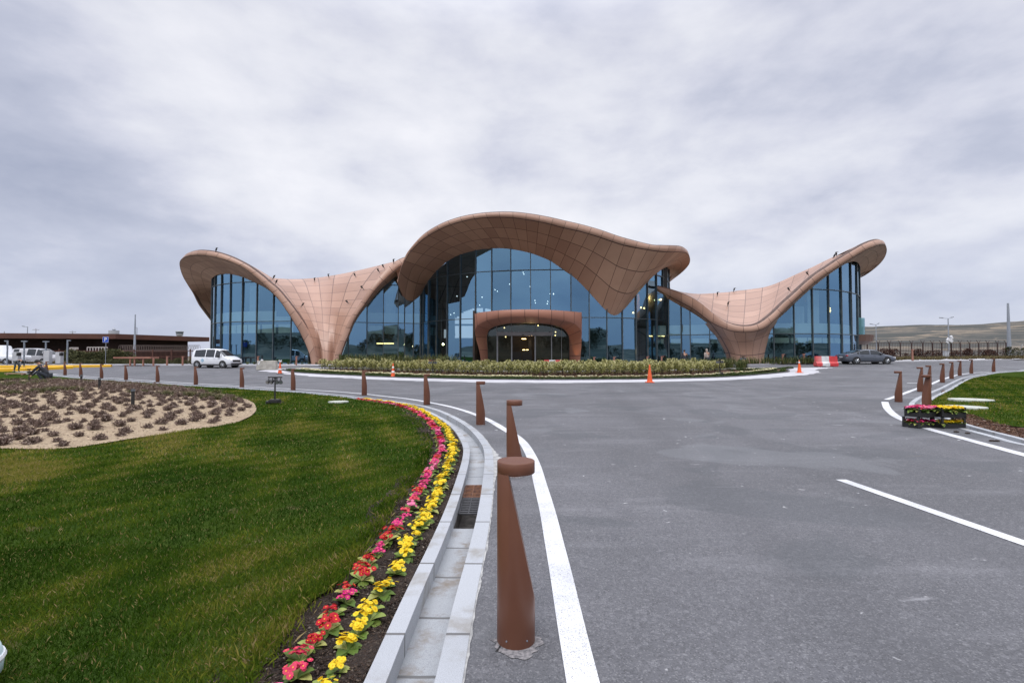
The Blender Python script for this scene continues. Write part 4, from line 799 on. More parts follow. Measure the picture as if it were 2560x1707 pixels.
for px, py, Z, e, c in ((1618, 745, 60, 160, (1, .62, .22)), (1300, 800, 60, 90, (1, .8, .55)), (1065, 860, 59, 45, (1, .6, .2)), (1548, 880, 56, 40, (1, .6, .2)), (962, 850, 66, 40, (1, .65, .25))):
    ld = bpy.data.lights.new('interior_lamp', 'POINT'); ld.energy = e; ld.color = c; ld.shadow_soft_size = .12; lo = bpy.data.objects.new('interior_lamp', ld); col.objects.link(lo); lo.location = P(px, py, Z); part(lo)
# ------------------------------------------------------------------ entrance portal
def portal():
    root = empty('entrance_portal', (0, 58, 0)); part(root); root['label'] = 'protruding copper clad entrance arch around the sliding doors'
    F_ = [(330, 1215), (300, 960), (262, 780), (225, 650), (206, 555), (207, 490), (225, 430), (300, 362), (450, 300), (650, 257), (850, 241), (1150, 238), (1500, 260), (1800, 300), (2000, 352), (2105, 425), (2148, 500), (2160, 600), (2152, 780), (2138, 960), (2115, 1215)]
    O_ = [(330, 1215), (300, 960), (262, 780), (222, 640), (202, 480), (200, 185), (202, 183), (280, 158), (450, 136), (650, 116), (850, 105), (1150, 99), (1500, 104), (1800, 121), (2000, 138), (2130, 152), (2163, 175), (2164, 480), (2154, 780), (2140, 960), (2115, 1215)]
    I_ = [(435, 1215), (435, 960), (430, 800), (421, 650), (424, 585), (432, 540), (450, 490), (490, 450), (570, 410), (700, 375), (850, 352), (1180, 344), (1500, 362), (1720, 408), (1840, 465), (1900, 535), (1928, 600), (1937, 700), (1940, 800), (1940, 960), (1940, 1215)]
    n = 21; zf = [46.2, 46.2, 46.1, 46, 45.9, 45.8, 45.6, 45.2, 44.7, 44.2, 43.9, 43.8, 43.9, 44.3, 44.9, 45.5, 45.8, 46, 46.1, 46.2, 46.2]; zi = [47.9] * 5 + [47.7, 47.5, 47.2, 46.9, 46.7, 46.6, 46.6, 46.7, 46.9, 47.2, 47.5, 47.7] + [47.9] * 4
    q = secs([(*F_[i], *O_[i], *I_[i], zf[i], zi[i]) for i in range(n)], 161); fr = []; sf = []; bk = []; iv = []
    for s in q:
        f = P(*z7(s[0], s[1]), s[6] * KB); o = P(*z7(s[2], s[3]), s[6] * KB); ii = P(*z7(s[4], s[5]), s[7] * KB)
        fr.append([f, f.lerp(o, .04) + Vector((0, -.05, 0)), f.lerp(o, .5) + Vector((0, -.06, 0)), f.lerp(o, .97) + Vector((0, -.04, 0)), o])
        sf.append([f.lerp(ii, t) for t in np.linspace(0, 1, 6)]); bk.append([o, back(o, .8, 0), back(o, 3, 0), Vector((o.x * 1.01, max(o.y + 3.2, 54.3), o.z))]); iv.append([ii, Vector((ii.x, ii.y + .9, ii.z))])
    F0 = [r[0] for r in sf]; us = [u + .38 for u in arclen(F0, 1.32)]
    sub(loftmesh('portal_fascia', fr, us, [.1, .2, .5, .8, .9], PORTM, root), root); sub(loftmesh('portal_soffit', sf, us, list(np.linspace(.05, .95, 6)), PORTM, root), root)
    sub(loftmesh('portal_roof', bk, us, [.1, .5, .8, .95], PORTM, root), root); sub(loftmesh('portal_reveal', iv, us, [.1, .9], DARKM, root), root)
    # glazed screen in the opening
    Zs = 48.3 * KB; q7 = lambda x, y, dz=0: P(*z7(x, y), Zs + dz); ba = q7(1000, 1240).z - .2
    b = MB()
    def bar(x0, y0, x1, y1, d=.12, dz=0, *z): a = q7(x0, y0, dz); c = q7(x1, y1, dz); b.box(((a.x + c.x) / 2, Zs + dz, (a.z + c.z) / 2), (abs(a.x - c.x), d, abs(a.z - c.z)))
    bar(597, 516, 1622, 582, .5, -.15); hd = sub(b.build('door_header', pmat('grey_aluminium', (.30, .30, .31), (.26, .26, .27), 3, rough=.45)), root)
    alm = pmat('light_aluminium', (.36, .38, .40), (.30, .32, .34), 3, rough=.4)
    for bb in ((600, 582, 626, 1240), (866, 582, 888, 1240), (1296, 582, 1320, 1240), (1600, 582, 1618, 1240), (1788, 400, 1796, 1240), *((x - 6, 345, x + 8, 516) for x in (600, 866, 1310, 1610))): b = MB(); bar(*bb); sub(b.build('door_frame', alm), root)
    def pane(name, x0, y0, x1, y1, dz, m): a = q7(x0, y0, dz); c = q7(x1, y1, dz); me = bpy.data.meshes.new(name); me.from_pydata([(a.x, Zs + dz, c.z), (c.x, Zs + dz, c.z), (c.x, Zs + dz, a.z), (a.x, Zs + dz, a.z)], [], [(0, 1, 2, 3)]); sub(link(name, me, m), root)
    pane('sliding_door', 626, 582, 866, 1240, .03, CLEAR); pane('sliding_door', 1320, 582, 1600, 1240, .03, CLEAR); pane('fanlight', 600, 330, 1618, 516, .03, CLEAR); pane('side_light', 420, 360, 600, 1240, .06, CLEAR); pane('side_light', 1618, 360, 1945, 1240, .06, CLEAR)
    b = MB(); b.box(q7(1085, 566, -.42), (.16, .1, .08)); sub(b.build('door_sensor', BLACK), root)
    # lobby behind the doors
    b = MB(); a = q7(400, 300, 6); c = q7(1960, 1240, 6); w_ = c.x - a.x; cx = (a.x + c.x) / 2
    b.box((cx, Zs + 6, 3), (w_ + 3, .2, 7)); b.box((a.x - 1, Zs + 3.2, 3), (.2, 5.6, 7)); b.box((c.x + 1, Zs + 3.2, 3), (.2, 5.6, 7)); sub(b.build('lobby_wall', pmat('lobby_wall', (.055, .038, .028), (.03, .022, .018), .8, rough=.8)), root)
    b = MB()
    for i, (x, y) in enumerate(((742, 438), (765, 603), (1362, 396), (1683, 515), (1677, 577))): b = MB(); b.lathe([(.001, -.06), (.055, -.02), (.055, .03), (.02, .06)], 8, q7(x, y, 1.2)); sub(b.build('lobby_lamp', LAMPA), root)
    for x, y, w_2 in ((1100, 640, .5), (1100, 842, .32), (1172, 842, .32)): solo('lobby_lamp', LAMPA, lambda o: sub(o, root), q7(x, y, 5), (w_2, .05, .08))
    b = MB()
    for x, y, dz, d in ((1160, 1000, 4, (1.1, .3, 1.9)), (960, 1020, 4, (1.2, .3, 1.8)), (1210, 900, 4.9, (.35, .3, 3))): solo('lobby_screen', BLACK, lambda o: sub(o, root), q7(x, y, dz), d)
    ld = bpy.data.lights.new('interior_lamp', 'POINT'); ld.energy = 45; ld.color = (1, .62, .3); ld.shadow_soft_size = .3; lo = bpy.data.objects.new('interior_lamp', ld); col.objects.link(lo); lo.location = q7(1230, 640, 2.5); part(lo)
    ld = bpy.data.lights.new('uplight_beam', 'SPOT'); ld.energy = 55; ld.color = (1, .55, .16); ld.spot_size = math.radians(60); ld.shadow_soft_size = .1; lo = bpy.data.objects.new('uplight_beam', ld); col.objects.link(lo)
    src = P(*z7(1900, 1090), 46.6 * KB); dst = P(*z7(2050, 700), 46.6 * KB); lo.location = src; lo.rotation_euler = (dst - src).to_track_quat('-Z', 'Y').to_euler(); part(lo)
portal()
# balcony on the right flank
def balcony():
    b = MB(); a = P(2160, 890, 60); b.lathe([(2.2, P(0, 861, 60).z), (2.9, P(0, 853, 60).z), (3.0, P(0, 837, 60).z), (.2, P(0, 837, 60).z)], 28, (P(2152, 890, 60).x - .6, 62, 0)); o = b.build('balcony', ROOFM, smooth=False); part(o)
    g2 = MB(); r = 2.1; cx = P(2152, 890, 60).x - .6; V = []
    for k in range(25): th = -math.pi / 2 + math.pi * k / 24 * 1.0; V += [(cx + r * math.cos(th), 62 + r * math.sin(th), P(0, 837, 60).z), (cx + r * math.cos(th), 62 + r * math.sin(th), P(0, 794, 60).z)]
    g2.add(V, [(2 * k, 2 * k + 2, 2 * k + 3, 2 * k + 1) for k in range(24)]); q = g2.build('balcony_glass', glassmat('teal_glass', (.25, .50, .50))); part(q)
balcony()
# small floodlights fixed on the roof skin
def roof_lamps():
    vs, fs = [], []
    for r in (lRoot, rRoot2, wRoot):
        for o in r.children:
            if o.name.startswith(('roof_skin', 'roof_edge', 'fascia')): b = len(vs); vs.extend([tuple(v.co) for v in o.data.vertices]); fs.extend([tuple(b + i for i in p.vertices) for p in o.data.polygons])
    bv = BVHTree.FromPolygons(vs, fs); proto = None
    for px, py, tl in [(*z2(435, 112), .5), (*z2(962, 362), .6), (*z2(985, 405), .6), (*z2(1348, 385), 0), (*z2(1480, 348), -.2), (*z2(1728, 342), -.5), (*z2(1800, 455), -.9), (*z2(1945, 300), -.6), (*z2(1990, 262), -.6), (*z2(2073, 218), 0), (*z2(1222, 612), .9), (*z2(1662, 585), -.9), (*z4(1010, 432), 0), (*z4(1100, 450), 0), (*z4(1172, 520), .1), (*z4(1612, 415), -.9), (*z4(1742, 305), -.9), (*z4(1908, 185), .5), (*z4(1938, 172), -.4), (*z4(1213, 421), .2)]:
        a, b_ = ray(px, py); d = Vector((a, 1, b_)).normalized(); loc, nr, _, _ = bv.ray_cast(Vector((0, 0, EYE)), d)
        if loc is None: continue
        b = MB(); ax = Vector((tl, -.3, 1)).normalized(); p0 = loc - ax * .08; p1 = loc + ax * .52; p1 = loc + ax * .42; b.tube([p0, p1], .03, 6); b.tube([p1 - ax * .22, p1 + ax * .10], .085, 8); b.box(p1 + Vector((.1, -.05, .1)), (.2, .07, .04))
        part(b.build('roof_floodlight', DARKM))
roof_lamps()
# ================================================================== ISLAND BED
def islpts(px): return proj(px)
ISO = proj([(648, 926.8), (709.8, 934.3), (775.7, 940.5), (871, 945.5), (1020, 951.5), (1180, 955.5), (1295, 957), (1500, 956.5), (1700, 953.5), (1831, 949.4), (1905.8, 945.6), (1980.6, 940), (2030, 935), (2049, 931.5), (2040, 926), (2055, 921.5), (2085, 918.5)])
zz = lambda *p: [(a, b, 0) for a, b in p]
IOUT = resample(ISO + zz((26, 45.8), (12, 44.8), (0, 44.6), (-8, 46.4), (-15, 48.6), (-22, 48.8)) + [ISO[0]], .5, 2)[:-1, :2]
IBED = resample(proj([(706, 925.8), (743.8, 932), (871, 938.8), (998.9, 944.2), (1180, 948.6), (1295, 949.8), (1500, 949.8), (1700, 947), (1831, 942.3), (1924.5, 935), (1972, 929.8), (1966, 924), (1985, 920.2)]) + zz((20.5, 43.6), (12, 43.2), (0, 43.2), (-8, 45), (-14, 47.2), (-18, 47.4)) + [proj([(706, 925.8)])[0]], .5, 2)[:-1, :2]
PAVE = panelmat('pale_concrete', (.50, .50, .52), (.43, .43, .45), (.3, .3, .3), 0., 0., rough=.85, bumpd=.003, grime=(1.2, (.30, .30, .31), .6))
PAVE = pmat('pale_concrete', (.52, .52, .545), (.43, .43, .46), 1.3, rough=.85, bump=.2, c3=(.34, .34, .36))
def rag(poly, a):
    c = np.vstack([poly, poly[:1]]); n = normals(c)[:-1]; k = np.arange(len(poly)); return poly - n * (a * (np.sin(k * 1.7) + np.sin(k * .63 + 1) + .6 * np.sin(k * 3.1)))[:, None]
sheet('pavement', rag(IOUT, .10), [], .006, 1.5, PAVE, edge_step=.4)
ih = lambda x, y: .05 + .28 * ss(0.6, 3.8, sdist(IBED, x, y))
sheet('flower_bed_soil', IBED, [], .012, .8, REDSOIL, hf=lambda x, y: ih(x, y) - .045, edge_step=.4)
def kerbring(poly):
    c = np.vstack([poly, poly[:2]]); sweep('kerb', c, [(.06, -.1), (.06, .075), (-.06, .075), (-.06, -.1)], pmat('island_kerb', (.10, .10, .105), (.07, .07, .075), 3), end=False)
kerbring(IBED)
# leafy clump generator: many small leaf quads in a volume
def leafclump(name, n, rad, hgt, leaf, seed, mat, base=.1, parent=None, shape='round', cream=.5, stemc=None):
    r = np.random.default_rng(seed); V = np.empty((n, 4, 3)); T = np.empty(n)
    for i in range(n):
        if shape == 'round':
            th = r.uniform(0, 2 * np.pi); u = r.uniform(0, 1) ** .5; z = base + (hgt - base) * r.uniform(0, 1) ** .8; rr = rad * math.sin(math.pi * min(.97, .14 + .80 * (z - base) / (hgt - base))) ** .6 * (1 + .25 * math.sin(3 * th + seed) * math.sin(5 * z / hgt)) * u
            c = np.array([rr * math.cos(th), rr * math.sin(th), z]); out = np.array([math.cos(th) * u, math.sin(th) * u, .35 + .5 * (z / hgt)]); k = leaf * r.uniform(.6, 1.3)
        d = out + r.normal(0, .45, 3); d /= np.linalg.norm(d); s = np.cross(d, r.normal(0, 1, 3)); s /= np.linalg.norm(s) + 1e-9
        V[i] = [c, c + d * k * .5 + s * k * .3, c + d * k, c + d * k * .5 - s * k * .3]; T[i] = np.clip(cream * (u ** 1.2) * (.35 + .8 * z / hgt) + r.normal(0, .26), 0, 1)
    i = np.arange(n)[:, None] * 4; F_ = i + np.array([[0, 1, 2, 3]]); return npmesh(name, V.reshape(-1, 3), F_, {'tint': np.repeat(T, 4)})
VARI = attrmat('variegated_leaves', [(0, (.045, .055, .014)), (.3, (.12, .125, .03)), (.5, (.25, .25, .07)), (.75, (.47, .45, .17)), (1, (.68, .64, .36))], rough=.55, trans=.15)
TWIG = pmat('twig_bark', (.07, .045, .03), (.04, .028, .02), 20, rough=.9)
def shrubproto(i):
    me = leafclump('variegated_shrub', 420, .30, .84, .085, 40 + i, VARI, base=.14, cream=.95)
    o = link('variegated_shrub', me, VARI); b = MB()
    for k in range(4): a = k * 1.6 + i; b.tube([(0, 0, -.08), (.03 * math.cos(a), .03 * math.sin(a), .15), (.14 * math.cos(a), .14 * math.sin(a), .5)], [.014, .010, .004], 5)
    b.build('stem', TWIG, o); return o
protos = [shrubproto(i) for i in range(4)]
tag(protos[0], 'x', 'shrub', 'variegated shrubs planted in rows on the island'); [tag(p, 'x', 'shrub', 'variegated shrubs planted in rows on the island') for p in protos]
ROWNAME = ['front row', 'second row', 'third row', 'fourth row', 'back row']
def inward(poly, x, off_axis=None): return None
def islfront(x, d):  # y of the line d metres behind the front edge of the bed at x
    ys = np.linspace(26, 47, 500); pts = np.stack([np.full(500, x), ys], 1); s = sdist(IBED, pts[:, 0], pts[:, 1]); k = np.where(s > d)[0]; return ys[k[0]] if len(k) else None
used = [0] * 4; cnt = 0
SHL = ['variegated shrub in the front row by the red mulch', 'variegated shrub in the second row of the island', 'variegated shrub in the middle row of the island', 'variegated shrub in the fourth row of the island', 'variegated shrub in the rear row of the island']
for r_, d in enumerate((2.3, 2.95, 3.65, 4.4, 5.3)):
    x = -18.6 + .3 * (r_ % 2)
    while x < 16.3:
        y = islfront(x, d + random.uniform(-.12, .12))
        if y and sdist(IBED, np.array([x]), np.array([y]))[0] > .35 and (y < 42.4 or x < -5) and cnt < 298:
            v = random.randrange(4); loc = (x + random.uniform(-.08, .08), y, gf(x, y) + .012 + float(ih(np.array([x]), np.array([y]))[0]) - .045); sc = (random.uniform(.92, 1.15), random.uniform(.92, 1.15), random.uniform(.88, 1.15))
            if not used[v]: used[v] = 1; o = protos[v]; o.location = loc; o.scale = sc
            else: o = copy_tree(protos[v], loc, random.uniform(0, 6), sc)
            o['label'] = SHL[r_] + ', ' + ('at the far left end' if x < -13 else 'left of the entrance' if x < -4.2 else 'in front of the entrance' if x < 5.2 else 'below the roof point' if x < 10 else 'at the right end'); cnt += 1
        x += .57 + random.uniform(-.04, .05)
# cream primroses and low green tufts round the rim
CREAM = attrmat('cream_primrose', [(0, (.05, .09, .02)), (.35, (.10, .15, .03)), (.45, (.62, .58, .33)), (1, (.86, .82, .58))], rough=.6)
def smallprim(seed):
    r = np.random.default_rng(seed); n = 60; V = np.empty((n, 4, 3)); T = np.empty(n)
    for i in range(n):
        fl = i > 26; th = r.uniform(0, 6.28)
        if fl: c = np.array([r.normal(0, .055), r.normal(0, .055), .09 + r.uniform(0, .045)]); d = np.array([math.cos(th), math.sin(th), .3]); k = .055; T[i] = r.uniform(.5, 1)
        else: c = np.array([0, 0, .01]); d = np.array([math.cos(th), math.sin(th), .5]); k = .13; T[i] = r.uniform(0, .33)
        s = np.cross(d, [0, 0, 1.]) * .45; V[i] = [c - d * k * .1, c + d * k * .5 + s * k, c + d * k, c + d * k * .5 - s * k]
    return npmesh('cream_primrose', V.reshape(-1, 3), np.arange(n)[:, None] * 4 + np.array([[0, 1, 2, 3]]), {'tint': np.repeat(T, 4)})
def ringline(d):  # points along the front of the bed at inner distance d, stepping evenly
    c = np.vstack([IBED, IBED[:1]]); n = normals(c); q = c + n * d; a = sdist(IBED, q[:, 0], q[:, 1]); q = q if np.mean(a) > 0 else c - n * d; return q
cp = [link('cream_primrose', smallprim(60 + i), CREAM) for i in range(3)]; up = [0] * 3; k = 0
def along(q, step, jit=.0):
    d = np.concatenate([[0], np.cumsum(np.hypot(*np.diff(q, axis=0).T))]); s = np.arange(0, d[-1], step); s = s + np.random.default_rng(3).uniform(-jit, jit, len(s)); return np.stack([np.interp(s, d, q[:, 0]), np.interp(s, d, q[:, 1])], 1)
for row, dd in enumerate((1.22, 1.45)):
    for x, y in along(ringline(dd), .25, .05):
        if k >= 296 or (y > 40.5 and x > -12 and x < 17) or y > 45.5: continue
        if sdist(IBED, np.array([x]), np.array([y]))[0] < .9: continue
        v = k % 3; loc = (x, y, gf(x, y) + .01 + float(ih(np.array([x]), np.array([y]))[0]) - .04); sc = random.uniform(1.15, 1.6)
        if not up[v]: up[v] = 1; o = cp[v]; o.location = loc; o.scale = (sc,) * 3
        else: o = copy_tree(cp[v], loc, random.uniform(0, 6), sc)
        tag(o, ('cream primrose in the outer line edging the island bed', 'cream primrose in the inner line edging the island bed')[row] + (' at the left' if x < -8 else ' before the entrance' if x < 6 else ' below the right pier'), 'flower', 'cream primroses edging the island'); k += 1
def tuftmesh(name, n, h, spread, wd, seed, tl=0, th=1, droop=.0, segs=2):
    r = np.random.default_rng(seed); V = []; F_ = []; T = []
    for i in range(n):
        a = r.uniform(0, 6.28); b0 = np.array([r.normal(0, spread * .3), r.normal(0, spread * .3), 0]); hh = h * r.uniform(.6, 1.1); ln = spread * r.uniform(.3, 1.1); d = np.array([math.cos(a), math.sin(a), 0]); s = np.array([-d[1], d[0], 0]) * wd / 2; t = r.uniform(tl, th); o = len(V)
        for j in range(segs + 1):
            u = j / segs; z = hh * (u - droop * u * u * 1.0); p = b0 + d * ln * u ** 1.6 + np.array([0, 0, z]); ww = (1 - u) ** .6 if j < segs else .05; V += [p - s * ww, p + s * ww]; T += [t, t]
        for j in range(segs): F_.append((o + 2 * j, o + 2 * j + 1, o + 2 * j + 3, o + 2 * j + 2))
    return npmesh(name, np.array(V), np.array(F_), {'tint': np.array(T)})
GREENT = attrmat('low_green_tufts', [(0, (.025, .055, .012)), (.6, (.055, .10, .022)), (1, (.12, .15, .04))], rough=.7, trans=.15)
gt = [link('sedge_tuft', tuftmesh('sedge_tuft', 110, .15, .17, .018, 70 + i), GREENT) for i in range(3)]; ug = [0] * 3; k = 0
for row, dd in enumerate((.35, .75)):
    for x, y in along(ringline(dd), .31, .04):
        if (y > 41.5 and x > -14 and x < 17) or k >= 298 or y > 46: continue
        v = k % 3; loc = (x, y, gf(x, y) + .012 + float(ih(np.array([x]), np.array([y]))[0]) - .045); sc = random.uniform(.9, 1.3)
        if not ug[v]: ug[v] = 1; o = gt[v]; o.location = loc; o.scale = (sc,) * 3
        else: o = copy_tree(gt[v], loc, random.uniform(0, 6), sc)
        tag(o, ('low green sedge tuft along the kerb of the island', 'low green sedge tuft beside the cream primroses of the island')[row] + (' at the left' if x < -8 else ' before the entrance' if x < 6 else ' below the right pier'), 'grass tuft', 'green sedge tufts edging the island'); k += 1
# extra tufts filling the right tip of the island
for i in range(46):
    x, y = random.uniform(15.5, 22.5), random.uniform(36.5, 43)
    if sdist(IBED, np.array([x]), np.array([y]))[0] > .3: o = copy_tree(gt[i % 3], (x, y, gf(x, y) + .012 + float(ih(np.array([x]), np.array([y]))[0]) - .045), random.uniform(0, 6), random.uniform(1.1, 1.6), label='bushy green sedge tuft at the right tip of the island')
# strap-leaved plants behind
STRAP = attrmat('strap_leaves', [(0, (.035, .055, .018)), (.6, (.09, .12, .035)), (.9, (.20, .20, .08)), (1, (.30, .24, .12))], rough=.6, trans=.15)
st = [link('strap_leaved_plant', tuftmesh('strap_leaved_plant', 42, .95, .42, .05, 80 + i, droop=.25, segs=4), STRAP) for i in range(3)]; us_ = [0] * 3
def strap(x, y, lab, sc=1., h=0):
    v = random.randrange(3); loc = (x, y, gf(x, y) + h)
    if not us_[v]: us_[v] = 1; o = st[v]; o.location = loc; o.scale = (sc,) * 3
    else: o = copy_tree(st[v], loc, random.uniform(0, 6), sc)
    tag(o, lab, 'plant', 'strap leaved plants in front of the terminal')
for i in range(30): xx = -15.5 + i * .36 + random.uniform(-.1, .1); strap(xx, 44.2 - (xx + 8) * .30 + random.uniform(-.4, .3), 'tall strap leaved plant at the rear left of the island, ' + ('near the left shell foot' if xx < -12.5 else 'behind the striped cone' if xx < -9 else 'by the terracotta bench'), random.uniform(1.35, 1.7), .36)
for i in range(26): strap(12.2 + i * .29 + random.uniform(-.1, .1), 42.0 + random.uniform(-.5, .4), 'tall strap leaved plant at the rear right of the island near the walkers', random.uniform(.95, 1.2), .3)
for i in range(17): strap(21.6 + i * .62 + random.uniform(-.1, .1), 51.1 + random.uniform(-.2, .2), 'tall strap leaved plant by the right pier, ' + ('just right of its foot' if i < 6 else 'midway to the barrier' if i < 12 else 'close to the barrier'), random.uniform(.95, 1.25), .05)
for i in range(16): strap(-30 + i * .8, 57.6 - .05 * i, 'small dark strap leaved plant at the foot of the left glass wall', random.uniform(.35, .5), .1)
# sidewalk before the terminal
sheet('sidewalk', [(-60, 58), (-44, 55), (-30, 53.2), (-14, 52.2), (0, 49.2), (12, 49.2), (22, 50.2), (34, 52.3), (50, 55), (62, 60), (56, 74), (-60, 74)], [], .10, 2, PAVE, edge_step=1)
sw = np.array([(-60, 58), (-44, 55), (-30, 53.2), (-14, 52.2), (0, 49.2), (12, 49.2), (22, 50.2), (34, 52.3), (50, 55), (62, 60)], float); sweep('kerb', resample([(*p, 0) for p in sw], .8, 2), [(-.06, -.1), (-.06, .11), (.12, .11), (.12, -.1)], pmat('sidewalk_kerb', (.42, .42, .44), (.36, .36, .38), 2))
sheet('planting_strip', [(20.8, 50.6), (32.5, 51.0), (32.8, 52.0), (20.8, 51.7)], [], .14, .5, REDSOIL)
# ================================================================== BOLLARDS
def bollard_proto():
    r, H_ = .1085, 1.02; bm = bmesh.new(); bmesh.ops.create_cone(bm, cap_ends=True, segments=40, radius1=r, radius2=r, depth=H_ - .06, matrix=Matrix.Translation((0, 0, (H_ - .06) / 2)))
    p0 = Vector((r, 0, .235)); p1 = Vector((-.42 * r, 0, H_ - .06)); d = (p1 - p0).normalized(); nrm = Vector((-d.z, 0, d.x)) * -1
    if nrm.x < 0: nrm = -nrm
    geom = bm.verts[:] + bm.edges[:] + bm.faces[:]; res = bmesh.ops.bisect_plane(bm, geom=geom, plane_co=p0, plane_no=nrm, clear_outer=True)
    ed = [e for e in res['geom_cut'] if isinstance(e, bmesh.types.BMEdge)]; bmesh.ops.holes_fill(bm, edges=bm.edges[:], sides=0)
    me = bpy.data.meshes.new('bollard'); bm.to_mesh(me); bm.free(); o = link('bollard', me, BROWN); bv = o.modifiers.new('b', 'BEVEL'); bv.width = .003; bv.segments = 2; bv.limit_method = 'ANGLE'; bv.angle_limit = math.radians(30)
    for p in me.polygons: p.use_smooth = abs(p.normal.z) < .05 and len(p.vertices) < 6
    b = MB(); b.lathe([(r - .004, H_ - .070), (r, H_ - .066), (r, H_ - .004), (r - .004, H_)], 48); c = b.build('cap', BROWN, o)
    for p in c.data.polygons: p.use_smooth = abs(p.normal.z) < .3
    b = MB(); b.lathe([(.05, H_ - .074), (.05, H_ - .0695)], 20, (.035, 0, 0)); b.build('downlight', pmat('downlight_lens', (.02, .02, .02), (.03, .03, .03), 4, rough=.2), o)
    for a in (-2.1, -1.0, .4): b = MB(); b.tube([(r * .98 * math.cos(a), r * .98 * math.sin(a), .045), (r * 1.03 * math.cos(a), r * 1.03 * math.sin(a), .045)], .005, 8); b.build('screw', STEEL, o)
    return o
BOL = bollard_proto(); BG = 'brown cantilever light bollards along the road'
def roadnormal(c, side, x, y):
    i = np.argmin(np.hypot(c[:, 0] - x, c[:, 1] - y)); n = -normals(c)[i]; return math.atan2(n[1], n[0])
BL = [(1290, 1599, 'brown bollard nearest the camera beside the stone channel'), (1286, None, 'brown bollard right behind the nearest one, its top showing above it'), (1201.5, 1061, 'third brown bollard from the camera, near the bend of the white line'), (1067, 1011.3, 'brown bollard beside the bend, by the far end of the flower row'), (910.8, 987.8, 'brown bollard on the far kerb between the striped cone and the flower row'), (732.9, 975.2, 'brown bollard on the far kerb right of the black lighting stand'), (604.7, 968.4, 'brown bollard on the far kerb left of the black lighting stand'), (489.6, 961.3, 'brown bollard on the far kerb below the rear wheel of the white minivan'), (394, 954.8, 'brown bollard on the far kerb left of the white minivan'), (315, 949.5, 'brown bollard on the far kerb below the long timber ledge'), (253.7, 945.4, 'brown bollard on the far kerb just left of the parking sign'), (202, 941, 'brown bollard on the far kerb above the first black garden light'), (162.6, 937.6, 'brown bollard on the far kerb right of the crouching worker'), (117, 934.8, 'farthest brown bollard, behind the crouching worker')]
first = True
for px, py, lab in BL:
    if py is None: x, y = (1286 - 1280) / FPX * 6.95, 6.95
    else: q = G(px, py); x, y = q.x, q.y
    rz = roadnormal(KLc, 1, x, y)
    if y < 9: rz = 0.02
    if first: o = BOL; o.location = (x, y, gf(x, y)); o.rotation_euler = (0, 0, rz); first = False
    else: o = copy_tree(BOL, (x, y, gf(x, y)), rz)
    tag(o, lab, 'bollard', BG)
BR = [(2246.5, 1004.5, 'brown bollard standing alone behind the flower crates at the road corner'), (2300.7, 978.8, 'second brown bollard up the right-hand kerb, behind the corner one'), (2317, 1030, 'brown bollard directly behind the black flower crates'), (2322, 968.5, 'brown bollard partly hidden above the one behind the crates'), (2356, 956.2, 'brown bollard midway along the right-hand white line'), (2379, 946.8, 'brown bollard after the midway one on the right-hand kerb'), (2399.4, 939.2, 'third from farthest brown bollard on the right-hand kerb'), (2428.3, 933.5, 'second farthest brown bollard on the right, near the top of the lawn'), (2484, 929.6, 'farthest right brown bollard standing by the upper lawn edge')]
for px, py, lab in BR:
    q = G(px, py); x, y = q.x, q.y; rz = roadnormal(KRc, 1, x, y)
    if px == 2317: rz = math.radians(172)
    else: rz = math.radians(150 if px < 2330 else 158)
    tag(copy_tree(BOL, (x, y, gf(x, y)), rz), lab, 'bollard', BG)
tag(copy_tree(BOL, (.62, 3.15, gf(0, 3)), 0), 'x', 'bollard', BG) if False else None
# pale cement stains round the feet of the nearest bollards
STAIN = pmat('cement_stain', (.27, .255, .26), (.12, .118, .125), 45, rough=.9)
for (x, y, R_) in ((.03, 2.91, .135), (.04, 6.95, .15), (G(1201.5, 1061).x, G(1201.5, 1061).y, .14)):
    n = 48; ph = x * 9; V = [(x + R_ * (1 + .14 * math.sin(5 * a + ph) + .1 * math.sin(11 * a + 2) + .07 * math.sin(23 * a)) * math.cos(a), y + R_ * (1 + .14 * math.sin(4 * a + 1) + .1 * math.sin(9 * a)) * math.sin(a), 0) for a in [2 * math.pi * k / n for k in range(n)]]
    V = [(a, b_, gf(a, b_) + .004) for a, b_, c in V]; b = MB(); b.add(V, [tuple(range(n))]); tag(b.build('cement_stain', STAIN), kind='structure')
